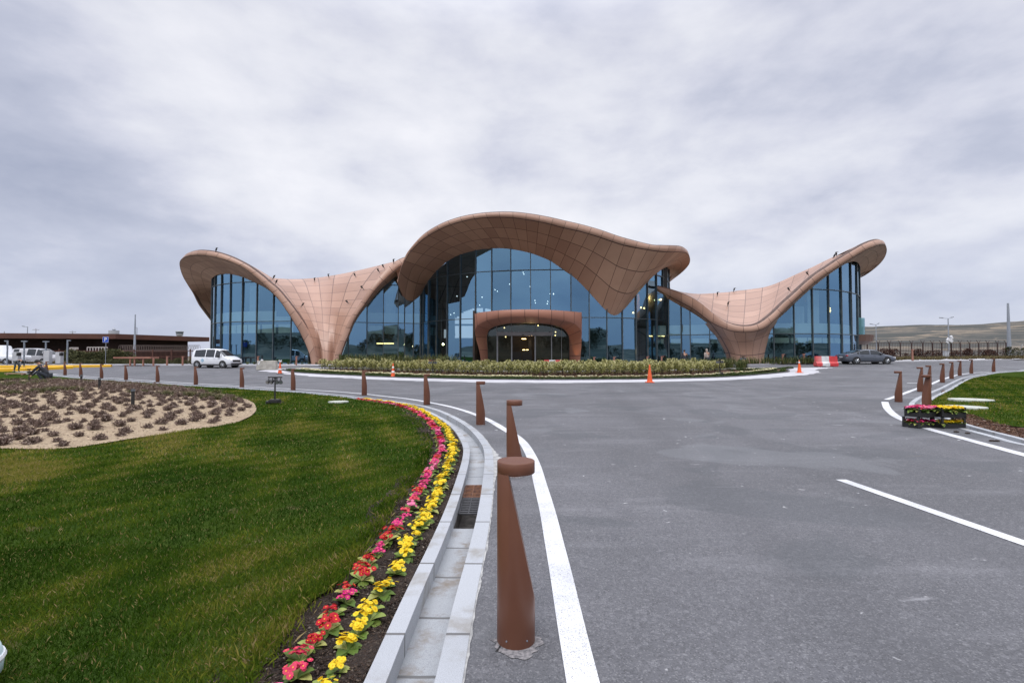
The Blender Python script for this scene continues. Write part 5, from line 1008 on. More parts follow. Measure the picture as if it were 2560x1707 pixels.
# ================================================================== KERBSIDE PRIMROSES
LEAFM = attrmat('primrose_leaf', [(0, (.05, .095, .018)), (.5, (.13, .21, .035)), (.85, (.27, .34, .08)), (1, (.42, .42, .13))], rough=.5, trans=.2)
def petalmat(name, c1, c2, eye): return attrmat(name, [(0, c1), (.7, c2), (.86, eye), (1, eye)], rough=.55, trans=.2)
PET = {'yellow': petalmat('yellow_petals', (.80, .55, .01), (.86, .68, .03), (.75, .36, .01)), 'crimson': petalmat('crimson_petals', (.42, .006, .015), (.55, .012, .03), (.8, .40, .02)), 'magenta': petalmat('magenta_petals', (.58, .012, .16), (.68, .03, .24), (.85, .5, .05)), 'pink': petalmat('pink_petals', (.72, .12, .32), (.80, .25, .42), (.85, .5, .08)), 'rose': petalmat('rose_petals', (.60, .02, .09), (.70, .06, .14), (.82, .42, .05))}
def primrose(colr, seed, nf):
    r = np.random.default_rng(seed); V = []; F_ = []; T = []
    for i in range(9):  # spoon-shaped leaves with a raised mid rib
        a = i * 2.4 + r.uniform(-.3, .3); L_ = r.uniform(.06, .095); el = r.uniform(.15, .8); t = r.uniform(0, 1); d = np.array([math.cos(a), math.sin(a), 0]); s = np.array([-d[1], d[0], 0]); o = len(V); W_ = [.004, .012, .026, .030, .020, .003]
        for j, w_ in enumerate(W_):
            u = j / 5; p = d * L_ * u + np.array([0, 0, .01 + L_ * (el * u - .55 * u * u * (1.2 - el))]); V += [p + s * w_ + np.array([0, 0, w_ * .35]), p, p - s * w_ + np.array([0, 0, w_ * .35])]; T += [t, min(1, t + .15), t]
        for j in range(5):
            for q in (0, 1): F_.append((o + 3 * j + q, o + 3 * j + q + 1, o + 3 * j + q + 4, o + 3 * j + q + 3))
    o1 = link('primrose', npmesh('primrose', np.array(V), np.array(F_), {'tint': np.array(T)}), LEAFM, smooth=True)
    V = []; F_ = []; T = []
    for i in range(nf):
        c = np.array([r.normal(0, .025), r.normal(0, .025), .055 + r.uniform(0, .03)]); up = np.array([c[0] * 9, c[1] * 9 - .25, 1.]) + r.normal(0, .22, 3); up /= np.linalg.norm(up); a0 = np.cross(up, [1, .1, 0]); a0 /= np.linalg.norm(a0); b0 = np.cross(up, a0); R_ = r.uniform(.0145, .019); ph = r.uniform(0, 6)
        for k in range(5):
            th = ph + k * 2 * math.pi / 5; d = a0 * math.cos(th) + b0 * math.sin(th); s = -a0 * math.sin(th) + b0 * math.cos(th); o = len(V); tt = r.uniform(.1, .75)
            V += [c, c + d * R_ * .62 + s * R_ * .52 + up * .002, c + d * R_ * 1.0 + s * R_ * .30 + up * .001, c + d * R_ * .88 + up * .003, c + d * R_ * 1.0 - s * R_ * .30 + up * .001, c + d * R_ * .62 - s * R_ * .52 + up * .002]; T += [tt * .9, tt * .8, tt, tt * .6, tt, tt * .8]
            F_ += [(o, o + 1, o + 2, o + 3), (o, o + 3, o + 4, o + 5)]
        o = len(V); V += [c + up * .003 + (a0 * math.cos(q) + b0 * math.sin(q)) * R_ * .27 for q in (0, 1.57, 3.14, 4.71)]; T += [1] * 4; F_.append((o, o + 1, o + 2, o + 3))
    link('blossoms', npmesh('blossoms', np.array(V), np.array(F_), {'tint': np.array(T)}), PET[colr], parent=o1); return o1
PR = {c: [primrose(c, 100 + 7 * i + j * 31, n) for j, n in enumerate((19, 14, 25))] for i, c in enumerate(PET)}
pu = {}
def putprim(c, x, y, z, lab, grp, sc=1.):
    v = random.randrange(3); o = PR[c][v]
    if (c, v) in pu: o = copy_tree(o, (x, y, z), random.uniform(0, 6), sc)
    else: pu[(c, v)] = 1; o.location = (x, y, z); o.scale = (sc,) * 3
    tag(o, lab, 'flower', grp); return o
nrmK = normals(KLc); s = 5.6; k = 0
sN = dK[np.argmin(np.abs(KLc[:, 1] - 2.15))]; s = sN
while s < sBedEnd - .1:
    far = min(1, (s - sN) / 8)
    for row, off in (('y', .49 + .17), ('r', .49 + .385)):
        off2 = .49 + (off - .49) * (1 - .25 * ss(sBedEnd - 7, sBedEnd, s)); q = s + random.uniform(-.035, .035) + (.07 if row == 'r' else 0); o_ = off2 + random.uniform(-.025, .025)
        x = np.interp(q, dK, KLc[:, 0]) + np.interp(q, dK, nrmK[:, 0]) * o_; y = np.interp(q, dK, KLc[:, 1]) + np.interp(q, dK, nrmK[:, 1]) * o_
        if row == 'y': c = 'yellow'
        else:
            m = math.sin(k * .55) + random.uniform(-.5, .5); c = 'crimson' if m > .62 else ('magenta' if m > -.35 else ('rose' if m > -.9 else 'pink'))
            if s < sN + .25: c = 'pink'
            elif s < sN + .5: c = 'rose'
            elif s < sN + 1.0: c = 'crimson'
            elif s < sN + 1.25: c = 'magenta'
            elif s < sN + 1.8: c = 'crimson'
        z = gf(x, y) - .028
        wh = 'at the bottom edge of the photo' if y < 3 else 'left of the foot of the nearest bollard' if y < 4.3 else 'beside the open drain hole' if y < 6 else 'beside the drain grates' if y < 7.4 else 'in the bulge of the bend' if y < 10 else 'after the bend' if y < 13 else 'at the far end'
        putprim(c, x, y, z, f'{c} primrose in the ' + ('kerb-side' if row == 'y' else 'lawn-side') + f' row, {wh}', 'primroses planted in two rows along the kerb', random.uniform(.70, 1.12) * (1.05 + .42 * far))
    s += .142 + .03 * random.random(); k += 1
# ================================================================== SANDY BED PLANTS
DRYM = attrmat('dry_twigs', [(0, (.095, .062, .050)), (.5, (.19, .135, .112)), (.85, (.29, .22, .185)), (1, (.40, .32, .27))], rough=.9)
dt = []
def drymesh(nm, seed, n=150, sc=1.):
    r = np.random.default_rng(seed); V = []; F_ = []; T = []
    for i in range(n):
        a = r.uniform(0, 6.28); el = r.uniform(.25, 1.5); L_ = r.uniform(.10, .21) * sc; d = np.array([math.cos(a) * math.cos(el), math.sin(a) * math.cos(el), math.sin(el)]); s = np.cross(d, r.normal(0, 1, 3)); s /= np.linalg.norm(s); b0 = np.array([r.normal(0, .03), r.normal(0, .03), 0]) * sc; t = r.uniform(0, 1); o = len(V); w_ = .0035 * sc
        V += [b0 - s * w_, b0 + s * w_, b0 + d * L_ + s * w_, b0 + d * L_ - s * w_]; T += [t * .6] * 2 + [t] * 2; F_.append((o, o + 1, o + 2, o + 3))
        for q in range(3): o = len(V); c = b0 + d * L_ * r.uniform(.5, 1.0); e = r.normal(0, .013, 3) * sc; f = np.cross(e, r.normal(0, 1, 3)); f = f / (np.linalg.norm(f) + 1e-9) * .008 * sc; V += [c - e - f, c + e - f, c + e + f, c - e + f]; T += [t] * 4; F_.append((o, o + 1, o + 2, o + 3))
    return npmesh(nm, np.array(V), np.array(F_), {'tint': np.array(T)})
dt = [link('dry_shrub', drymesh('dry_shrub', 130 + i), DRYM) for i in range(4)]; ud = [0] * 4
cand = []
rr = np.random.default_rng(77)
yy = 8.2
while yy < 30:
    xx = -40
    step = .54 + .006 * (yy - 8)
    while xx < -4.5:
        x = xx + rr.normal(0, .09) + (.23 if int(yy / .46) % 2 else 0); y = yy + rr.normal(0, .10)
        if abs(x) < y * 1.04 + .5 and sdist(SAND, np.array([x]), np.array([y]))[0] > .22: cand.append((x, y))
        xx += step
    yy += step * .93
cand.sort(key=lambda p: p[1]); big = cand[:296]; rest = cand[296:]
def zone(x, y):
    d = sdist(SAND, np.array([x]), np.array([y]))[0]; a = x / y
    w_ = 'at the left picture edge' if a < -.92 else 'left of the nearest garden light' if a < -.78 else 'below the nearest garden light' if a < -.70 else 'right of the nearest garden light' if a < -.60 else 'near the right tip'
    return ('on the rim' if d < .7 else 'in the second line' if d < 1.3 else 'in the third line' if d < 1.9 else 'well inside the middle') + ' of the sandy bed, ' + w_
for i, (x, y) in enumerate(big):
    v = rr.integers(4); loc = (x, y, gf(x, y) + float(sandh(np.array([x]), np.array([y]))[0]) - .01); sc = rr.uniform(.5, .95)
    if not ud[v]: ud[v] = 1; o = dt[v]; o.location = loc; o.scale = (sc,) * 3
    else: o = copy_tree(dt[v], loc, rr.uniform(0, 6), sc)
    tag(o, 'dry shrublet ' + zone(x, y), 'shrub', 'dry shrublets dotted over the sandy bed')
# pebbles and broken twigs on the sand
lx, ly = rr.uniform(-26, -6, 9000), 8 + 20 * rr.random(9000) ** 1.6; okl = (sdist(SAND, lx, ly) > .1) & (np.abs(lx) < ly * 1.05 + .5); lx, ly = lx[okl], ly[okl]; lz = g(lx, ly) + sandh(lx, ly) + .004; nl = len(lx)
qq = rr.normal(0, 1, (nl, 4, 3)); qq /= np.linalg.norm(qq, axis=2)[:, :, None]; Vl = np.stack([lx, ly, lz], 1)[:, None] + qq * (.022 * rr.uniform(.3, 1.2, nl) * (1 + (ly - 8) * .05))[:, None, None] * np.array([1.3, 1, .5]); il = np.arange(nl)[:, None] * 4
tag(link('sand_litter', npmesh('sand_litter', Vl.reshape(-1, 3), np.concatenate([il + np.array([[0, 1, 2]]), il + np.array([[0, 3, 1]]), il + np.array([[1, 3, 2]]), il + np.array([[0, 2, 3]])]), {'tint': np.repeat(rr.random(nl), 4)}), attrmat('litter', [(0, (.06, .04, .03)), (.6, (.22, .16, .11)), (1, (.50, .42, .32))], rough=.9)), 'pebbles and broken twigs scattered over the sandy bed', 'litter', None, 'stuff')
# the farther ones merge into one brown and green cover
def merge(name, protos_, pts, m, lab, cat_, sc=(1, 1.4), hz=None, tintshift=None):
    Vs = []; Fs = []; Ts = []; b = 0; data = []
    for p in protos_:
        me = p.data; v = np.empty(len(me.vertices) * 3, np.float32); me.vertices.foreach_get('co', v); f = np.empty(len(me.loops), np.int32); me.loops.foreach_get('vertex_index', f); t = np.empty(len(me.vertices), np.float32); me.attributes['tint'].data.foreach_get('value', t); data.append((v.reshape(-1, 3), f.reshape(-1, 4), t))
    for x, y in pts:
        v, f, t = data[rr.integers(len(data))]; a = rr.uniform(0, 6.28); s_ = rr.uniform(*sc); R = np.array([[math.cos(a), -math.sin(a), 0], [math.sin(a), math.cos(a), 0], [0, 0, 1]]); z = gf(x, y) + (hz(x, y) if hz else 0)
        Vs.append(v @ R.T * s_ + np.array([x, y, z])); Fs.append(f + b); Ts.append(t); b += len(v)
    return tag(link(name, npmesh(name, np.concatenate(Vs), np.concatenate(Fs), {'tint': np.concatenate(Ts)}), m), lab, cat_, None, 'stuff')
small = [link('tmp', drymesh('tmp', 150 + i, 46), DRYM) for i in range(3)]
merge('dry_shrubs', small, rest + [(p[0] + .2, p[1] + .25) for p in rest if p[1] > 17 and p[0] > -22 and sdist(SAND, np.array([p[0] + .2]), np.array([p[1] + .25]))[0] > .2], DRYM, 'dense brown shrublets covering the far half of the sandy bed', 'shrubs', (.8, 1.25), lambda x, y: float(sandh(np.array([x]), np.array([y]))[0]))
GC = attrmat('ground_cover', [(0, (.045, .05, .018)), (.6, (.085, .085, .03)), (1, (.16, .13, .06))], rough=.8)
gcm = [link('tmp', tuftmesh('tmp', 60, .14, .22, .02, 160 + i), GC) for i in range(2)]
gp = [(x, y) for x, y in zip(rr.uniform(-36, -9, 2600), rr.uniform(17, 33, 2600)) if sdist(SAND, np.array([x]), np.array([y]))[0] > .1 and (math.sin(x * .9) + math.sin(y * 1.3 + x * .3)) > .2 and y > 18.5 - (x + 12) * .28]
merge('ground_cover', gcm, gp, GC, 'olive green ground cover at the back of the sandy bed near the workers', 'ground cover', (.9, 1.5), lambda x, y: float(sandh(np.array([x]), np.array([y]))[0]))
for o in small + gcm: bpy.data.objects.remove(o)
# black garden light stakes
def stake():
    b = MB(); b.lathe([(.045, -.05), (.045, .36), (.055, .365), (.055, .42), (.04, .44)], 14); o = b.build('garden_light', BLACK, smooth=False); b = MB(); b.lathe([(.056, .385), (.056, .405)], 14); b.build('light_ring', STEEL, o); return o
S0 = stake(); fst = True
for px, py, lab in ((203, 957.5, 'black garden light stake farthest back in the bed, by a bollard'), (248.5, 972, 'black garden light stake in the green back part of the bed'), (332, 1007, 'black garden light stake nearest the camera among brown shrublets')):
    q = G(px, py, .28); h = float(sandh(np.array([q.x]), np.array([q.y]))[0]); loc = (q.x, q.y, gf(q.x, q.y) + h)
    if fst: S0.location = loc; o = S0; fst = False
    else: o = copy_tree(S0, loc, 0)
    o.scale = (1, 1, 1.05); tag(o, lab, 'garden light', 'black garden light stakes in the sandy bed')
# round manhole covers / sand patches in the lawns
for px, py, rx, ry, h in ((846, 1003.8, 1., .3, .02), (2427, 998.5, .95, .26, .02), (2410, 1017, .85, .25, .02)):
    q = G(px, py, h); b = MB(); n = 28; R_ = {846: .34, 2427: .62, 2410: .55}[px]
    V = [(R_ * math.cos(2 * math.pi * k / n) * (1 + .05 * math.sin(k * 2.2)), R_ * .9 * math.sin(2 * math.pi * k / n) * (1 + .05 * math.cos(k * 3.1)), .012) for k in range(n)]; V2 = [(a * 1.0, b_ * 1.0, -.05) for a, b_, c in V]
    b.add(V + V2, [tuple(range(n))] + [(k, n + k, n + (k + 1) % n, (k + 1) % n) for k in range(n)]); o = b.build('manhole_cover', pmat('lawn_cover', (.50, .52, .46), (.40, .42, .38), 6, rough=.8)); o.location = q
    tag(o, {846: 'pale round manhole cover set in the left lawn behind the flowers', 2427: 'upper pale round cover in the right-hand lawn', 2410: 'lower pale round cover in the right-hand lawn, nearest the crates'}[px], 'manhole cover', 'pale round covers set in the lawns')
# pale rounded thing at the lower left corner
b = MB(); b.lathe([(.001, 0), (.13, .005), (.16, .03), (.165, .09), (.15, .15), (.135, .16), (.125, .15), (.12, .05), (.001, .04)], 30); o = b.build('plastic_tub', pmat('pale_blue_plastic', (.48, .60, .62), (.40, .52, .55), 9, rough=.4), smooth=True); q = G(-108, 1716, .02); o.location = q; tag(o, 'pale blue plastic tub on the grass at the lower left corner', 'tub')
b = MB(); b.lathe([(.166, .085), (.172, .10), (.166, .115)], 30); b.build('rim', WHITE, o)
# ================================================================== LIGHT STANDS, CONES, BARRIERS
def lightstand():
    r = empty('lighting_stand'); b = MB(); b.box((0, 0, .10), (.42, .34, .12)); b.box((0, 0, .17), (.36, .30, .04)); b.build('base', BLACK, r, bevel=.01)
    b = MB(); b.tube([(0, 0, .18), (0, 0, .62), (0, 0, 1.12)], [.035, .032, .026], 10); b.build('mast', BLACK, r)
    b = MB(); b.box((0, 0, 1.15), (.62, .05, .05)); b.box((0, 0, 1.12), (.10, .09, .07)); b.build('crossbar', BLACK, r)
    for x in (-.26, -.10, .10, .26):
        b = MB(); b.tube([(x, -.01, 1.12), (x - .02, -.02, 1.03)], .018, 6); a = Vector((x - .015, 0, .97)); ax = Vector((-.35 if x < 0 else .35, -.75, -.45)).normalized(); b.tube([a - ax * .08, a + ax * .02, a + ax * .10], [.045, .075, .085], 12); h = b.build('lamp_head', BLACK, r)
        b = MB(); b.tube([a + ax * .101, a + ax * .104], .074, 12); b.build('lens', pmat('lens_glass', (.25, .27, .30), (.2, .22, .25), 4, rough=.1), h)
    for a in (.5, 2.6, 3.7, 5.8): b = MB(); d = Vector((math.cos(a), math.sin(a), 0)); b.tube([d * .15 + Vector((0, 0, .08)), d * .34 + Vector((0, 0, .07)), d * .36 + Vector((0, 0, .0))], .015, 6); b.build('leg', BLACK, r)
    b = MB(); b.lathe([(.09, 0), (.11, .03), (.11, .10), (.08, .13)], 14, (-.24, -.08, 0)); b.build('cable_coil', BLACK, r); return r
LS = lightstand(); q = G(687, 1008.5); LS.location = q; LS.scale = (.78,) * 3; tag(LS, 'black four-lamp lighting stand on the left lawn', 'lighting stand', 'portable lighting stands')
for px, py, d, lab in ((1082, 937, 38.2, 'black lighting stand on the island left of the entrance'), (1799, 935.5, 37.2, 'black lighting stand at the right end of the island flowers'), (1857, 908, 44.4, 'black lighting stand behind the island in front of the right pier')):
    a, _ = ray(px, 890); x = a * d; isl = sdist(IBED, np.array([x]), np.array([d]))[0] > 0; z = gf(x, d) + (float(ih(np.array([x]), np.array([d]))[0]) if isl else 0); tag(copy_tree(LS, (x, d, z), .3, (.9, .9, 1.0)), lab, 'lighting stand', 'portable lighting stands')
ORANGE = pmat('orange_rubber', (.80, .12, .03), (.70, .10, .025), 5, rough=.5); REFL = pmat('reflective_sleeve', (.80, .80, .80), (.7, .7, .7), 6, rough=.4); RUB = pmat('black_rubber', (.03, .03, .03), (.05, .04, .035), 12, rough=.8)
def cone(bands, base_m, h=.98, r=.155):
    e = empty('traffic_cone'); b = MB(); b.box((0, 0, .02), (.42, .42, .04)); b.build('foot', base_m, e, bevel=.012); f = lambda z: r * (1 - z / h) + .022 * (z / h) + .004
    b = MB(); b.lathe([(f(0) + .02, .035), (f(.04), .06)] + [(f(z), z) for z in np.linspace(.1, h - .01, 8)] + [(.012, h)], 24); b.build('cone', ORANGE, e, smooth=True)
    for z0, z1 in bands: b = MB(); b.lathe([(f(z0) + .003, z0), (f(z1) + .003, z1)], 24); b.build('reflective_band', REFL, e, smooth=True)
    return e
for px, py, bands, bm_, lab, sc in ((982.5, 942.8, ((.30, .44), (.62, .76)), ORANGE, 'orange traffic cone with two white bands left of the island flowers', 1.05), (1624.5, 956.5, (), ORANGE, 'plain orange traffic cone without bands in front of the island', 1.08), (1998.5, 931.8, ((.74, .86),), ORANGE, 'orange traffic cone with one white band at the right tip of the island', 1.0), (699.8, 934.2, ((.30, .42),), RUB, 'worn orange cone on a dark foot beside the concrete block', 1.0)):
    q = G(px, py); c = cone(bands, bm_); c.location = (q.x, q.y, gf(q.x, q.y) + .01); c.scale = (sc,) * 3; tag(c, lab, 'traffic cone', 'orange traffic cones')
    if px > 1990:
        for z, w_ in ((.5, .12), (.25, .16)): b = MB(); b.box((.03, -.05, z), (w_, .08, .10), ry=.3); b.build('bent_flap', ORANGE, c)
    if px < 700: b = MB(); b.box((0, 0, 1.0), (.2, .14, .07), ry=.2); b.box((-.06, -.03, 1.07), (.09, .1, .08), ry=-.5); b.box((.08, .02, 1.06), (.07, .08, .09), ry=.5); b.build('torn_sheet', WHITE, c)
a, _ = ray(1545, 890); c = cone(((.5, .64),), ORANGE, .75, .12); c.location = (a * 48.3, 48.3, gf(a * 48.3, 48.3)); tag(c, 'small orange and white cone by the glass right of the entrance', 'traffic cone', 'orange traffic cones')
# concrete block
def cblock():
    e = empty('concrete_block'); b = MB(); b.box((0, 0, .42), (1.75, .62, .84), taper=.92); o = b.build('block', pmat('weathered_concrete', (.44, .42, .37), (.33, .31, .28), 3, rough=.95, bump=.6, bscale=14, c3=(.22, .20, .17)), e, bevel=.04)
    b = MB(); b.box((-.42, -.1, .88), (.16, .14, .12), ry=.6); b.box((-.52, -.22, .80), (.2, .06, .10), ry=-.7); b.box((-.62, -.305, .60), (.10, .03, .30), ry=.3); b.build('plastic_wrap', WHITE, e); return e
q = G(668, 924.2); o = cblock(); o.location = q; o.rotation_euler = (0, 0, .12); tag(o, 'rough grey concrete block beside a worn cone at the left tip of the island', 'concrete block')
RED = pmat('red_plastic', (.62, .045, .05), (.48, .04, .045), 2.5, rough=.45, c3=(.68, .25, .24)); WPL = pmat('white_plastic', (.72, .72, .73), (.60, .60, .60), 3, rough=.5, c3=(.45, .44, .43))
def barrier():
    e = empty('road_barrier')
    for x0, x1, m in ((-1.0, -.46, RED), (-.46, .22, WPL), (.22, 1.0, RED)):
        b = MB(); prof = [(-.27, 0.06), (-.27, .30), (-.13, .46), (-.09, .96), (.09, .96), (.13, .46), (.27, .30), (.27, .06)]; n = len(prof); V = [(x, y, z) for x in (x0, x1) for y, z in prof]; b.add(V, [tuple(range(n)), tuple(range(2 * n - 1, n - 1, -1))] + [(k, n + k, n + (k + 1) % n, (k + 1) % n) for k in range(n)]); b.build('barrier_segment', m, e)
    for x in (-.75, 0, .75): b = MB(); b.box((x, 0, .03), (.35, .5, .06)); b.build('foot', RED if x else WPL, e)
    b = MB(); b.box((.15, -.1, .62), (1.3, .03, .02)); b.build('scuff_rib', pmat('scuffed', (.35, .1, .1), (.3, .2, .2), 8), e); return e
bar_ = barrier(); q = G(2065, 916.2); bar_.location = q; tag(bar_, 'red and white plastic road barrier behind the grey saloon car', 'road barrier', 'red and white road barriers')
tag(copy_tree(bar_, (P(1383, 890, 46.6).x, 46.6, gf(0, 46.6)), .05, (.85, .8, .95)), 'red and white plastic road barrier standing in front of the entrance doors', 'road barrier', 'red and white road barriers')
# low terracotta bench behind the island shrubs
b = MB(); b.box((0, 0, .62), (1.9, .5, .10)); b.box((-.45, 0, .3), (.9, .42, .56)); b.box((.62, 0, .3), (.12, .42, .56)); o = b.build('bench', pmat('terracotta_bench', (.52, .19, .10), (.44, .16, .09), 4, rough=.6), bevel=.015); o.location = (P(1074, 890, 43.6).x, 43.6, gf(-8, 43.6) + .38); tag(o, 'low terracotta coloured bench showing above the island shrubs', 'bench')
# ================================================================== FLOWER CRATES
def crate():
    L_, W_, H_ = .50, .34, .225; e = empty('flower_crate')
    b = MB(); b.box((0, 0, .012), (L_, W_, .016)); b.build('base', BLACK, e)
    for y in (-W_ / 2 + .008, W_ / 2 - .008):
        b = MB(); b.box((0, y, .055), (L_ - .07, .012, .085)); b.box((0, y, .10), (L_ - .07, .018, .016)); b.build('side', BLACK, e)
    for x in (-L_ / 2 + .008, L_ / 2 - .008):
        b = MB(); b.box((x, 0, .055), (.012, W_ - .07, .085)); b.tube([(x, -W_ / 2 + .04, .10), (x, -.11, .11), (x, -.08, .20), (x, .08, .20), (x, .11, .11), (x, W_ / 2 - .04, .10)], .011, 6); b.build('end_handle', BLACK, e)
    for x in (-1, 1):
        for y in (-1, 1): b = MB(); b.box((x * (L_ / 2 - .02), y * (W_ / 2 - .02), H_ / 2), (.04, .04, H_)); b.build('corner_post', BLACK, e)
    return e
CR0 = crate(); rzc = math.radians(-4)
cA = G(2312, 1072); base = [(0, 0), (.62, -.02)]
spots = []
lc = G(2307, 1069); lz = gf(lc.x, lc.y)
cfg = [((lc.x, lc.y + .12), 0, 0.30, 'lower left', ('rose', 'magenta'), 'black crate of pink primroses at the bottom left of the stack'), ((lc.x + .56, lc.y + .02), 0, -.03, 'lower right', ('yellow',), 'black crate of yellow primroses at the bottom right of the stack'), ((lc.x + .04, lc.y + .10), 1, .26, 'upper left', ('magenta', 'rose', 'pink'), 'black crate brimming with pink primroses on top at the left'), ((lc.x + .57, lc.y + .02), 1, -.04, 'upper right', ('yellow',), 'black crate brimming with yellow primroses on top at the right')]
for i, ((x, y), lev, rz, nm, cols, lab) in enumerate(cfg):
    z = lz + .229 * lev + .002
    if i == 0: o = CR0; o.location = (x, y, z); o.rotation_euler = (0, 0, rz)
    else: o = copy_tree(CR0, (x, y, z), rz)
    tag(o, lab, 'crate', 'black crates of primroses stacked by the right kerb')
    for ix in range(6):
        for iy in range(4):
            dx, dy = -.195 + ix * .078, -.115 + iy * .077; px_ = x + dx * math.cos(rz) - dy * math.sin(rz); py_ = y + dx * math.sin(rz) + dy * math.cos(rz); c = random.choice(cols)
            if False: continue
            putprim(c, px_, py_, z + (.07 if lev == 0 else .12), f'{c} primrose packed in the {nm} crate by the right kerb', 'primroses packed in the black crates', random.uniform(1.0, 1.2) * (1.0 if lev == 0 else 1.25))
# loose clods on the asphalt by the crates
for px, py in ((2391, 1080.5), (2419, 1084), (2492, 1103.5), (2480, 1103)):
    q = G(px, py); b = MB(); b.lathe([(.005, 0), (.05, .01), (.04, .035), (.005, .045)], 7); o = b.build('soil_clod', SOIL); o.location = q; o.scale = (random.uniform(.7, 1.5), .9, .7); tag(o, 'small dark soil clod on the asphalt to the right of the crates', 'clod', 'soil clods on the asphalt')
# ================================================================== VEHICLES
TYRE = pmat('tyre', (.018, .018, .019), (.025, .025, .025), 20, rough=.85); RIM = pmat('alloy_rim', (.50, .52, .55), (.40, .42, .45), 6, rough=.3, metal=.6); CARG = pmat('car_glass', (.018, .024, .03), (.025, .03, .036), 2, rough=.06, spec=.8)
LAMPC = pmat('clear_lamp', (.75, .76, .78), (.65, .66, .70), 9, rough=.15); LAMPR = pmat('red_lamp', (.50, .015, .02), (.38, .01, .015), 9, rough=.2); TRIM = pmat('black_trim', (.02, .02, .022), (.03, .03, .032), 7, rough=.5)
def interp(tab, x, k): return float(np.interp(x, [t[0] for t in tab], [t[k] for t in tab]))
def vehicle(name, L_, prof, W_, wheels, wr, paint, pillars, side_rng, ws_rng, rw_rng, extras=None, arch=None):
    """prof rows (x, zbot, zbelt, ztop, halfwidth factor); front faces +x"""
    r = empty(name); xs = sorted(set(list(np.linspace(0, L_, 49)) + [q for p in pillars for q in p])); ring = 15; V = []; info = []
    for x in xs:
        zb, zl, zt, wf = (interp(prof, x, k) for k in (1, 2, 3, 4)); w0 = W_ / 2 * wf; up = max(0, zt - zl); wt = w0 - up * .30 - .02; cab = up > .12
        pts = [(0, zb), (w0 * .80, zb), (w0 * .95, zb + .05), (w0 * .995, zb + .20), (w0, (zb + zl) / 2 + .05), (w0 * .985, zl - .06), (w0 * .965, zl)]
        if cab: pts += [(w0 * .965 - (w0 * .965 - wt) * .35, zl + up * .38), (wt + .015, zt - .09), (wt - .05, zt - .03), (wt * .55, zt), (0, zt + .005)]
        else: pts += [(w0 * .94, zl + up * .25), (w0 * .88, zl + up * .5), (w0 * .78, zl + up * .8), (w0 * .45, zt), (0, zt + .01)]
        V.append([(x - L_ / 2, y, z) for y, z in pts]); info.append(cab)
    n = len(V[0]); parts_ = {'body': MB(), 'g': []}; gl = {}
    for s in (-1, 1):
        for i in range(len(xs) - 1):
            xm = (xs[i] + xs[i + 1]) / 2; inp = any(a <= xm <= b for a, b in pillars)
            for j in range(n - 1):
                q = [V[i][j], V[i + 1][j], V[i + 1][j + 1], V[i][j + 1]]; q = [(a, b * s, c) for a, b, c in q]
                if s > 0: q = q[::-1]
                key = None
                if j in (6, 7) and side_rng[0] <= xm <= side_rng[1] and info[i] and info[i + 1] and not inp:
                    k = sum(1 for a, b in pillars if b < xm); key = ('side_window', s, k)
                if j >= 8 and ws_rng[0] <= xm <= ws_rng[1]: key = ('windscreen', 0, 0)
                if j >= 8 and rw_rng and rw_rng[0] <= xm <= rw_rng[1]: key = ('rear_window', 0, 0)
                (gl.setdefault(key, MB()) if key else parts_['body']).add(q, [(0, 1, 2, 3)])
    for i in (0, len(xs) - 1):
        q = [(a, b, c) for a, b, c in V[i]] + [(a, -b, c) for a, b, c in V[i][::-1]][0:]; parts_['body'].add(q, [tuple(range(len(q)))])
    def weld(o):
        bm = bmesh.new(); bm.from_mesh(o.data); bmesh.ops.remove_doubles(bm, verts=bm.verts[:], dist=.0008); bmesh.ops.recalc_face_normals(bm, faces=bm.faces[:]); bm.to_mesh(o.data); bm.free(); return o
    bo = weld(parts_['body'].build('body', paint, r, smooth=True)); bo.data.polygons.foreach_set('use_smooth', [True] * len(bo.data.polygons))
    for (nm, s, k), m in gl.items(): weld(m.build(nm, CARG, r, smooth=True))
    for x in wheels:
        w0 = W_ / 2 * interp(prof, x, 4)
        for s in (-1, 1):
            b = MB(); n_ = 24; c = Vector((x - L_ / 2, s * (w0 + .002), wr * 1.02)); R_ = wr * 1.17
            b.tube([c + Vector((0, -s * .22, 0)), c + Vector((0, s * .006, 0))], R_, 26); b.build('wheel_arch', TRIM, r)
            b = MB(); b.tube([(x - L_ / 2, s * (w0 - .19), wr), (x - L_ / 2, s * (w0 - .01), wr), (x - L_ / 2, s * (w0 + .018), wr)], [wr, wr, wr * .94], 26); wh = b.build('wheel', TYRE, r, smooth=False)
            b = MB(); b.tube([(x - L_ / 2, s * (w0 + .015), wr), (x - L_ / 2, s * (w0 + .021), wr)], wr * .68, 22)
            b.build('rim', TRIM, wh); b = MB()
            for k in range(7): a = k * 2 * math.pi / 7; b.tube([(x - L_ / 2, s * (w0 + .026), wr), (x - L_ / 2 + math.cos(a) * wr * .66, s * (w0 + .026), wr + math.sin(a) * wr * .66)], [wr * .11, wr * .09], 5)
            b.build('spokes', RIM, wh)
    return r
def addp(r, nm, m, boxes, bevel=0):
    for (c, d, *rz) in boxes: b = MB(); b.box(c, d, *(rz or [])); b.build(nm, m, r, bevel=bevel)
GREYP = pmat('grey_metallic_paint', (.125, .14, .175), (.11, .125, .155), .7, rough=.28, metal=.45, coat=.6); WHITEP = pmat('white_car_paint', (.76, .78, .82), (.72, .74, .78), .7, rough=.3, coat=.5); SILVERP = pmat('silver_car_paint', (.46, .46, .48), (.40, .40, .42), .7, rough=.35, metal=.3, coat=.4)
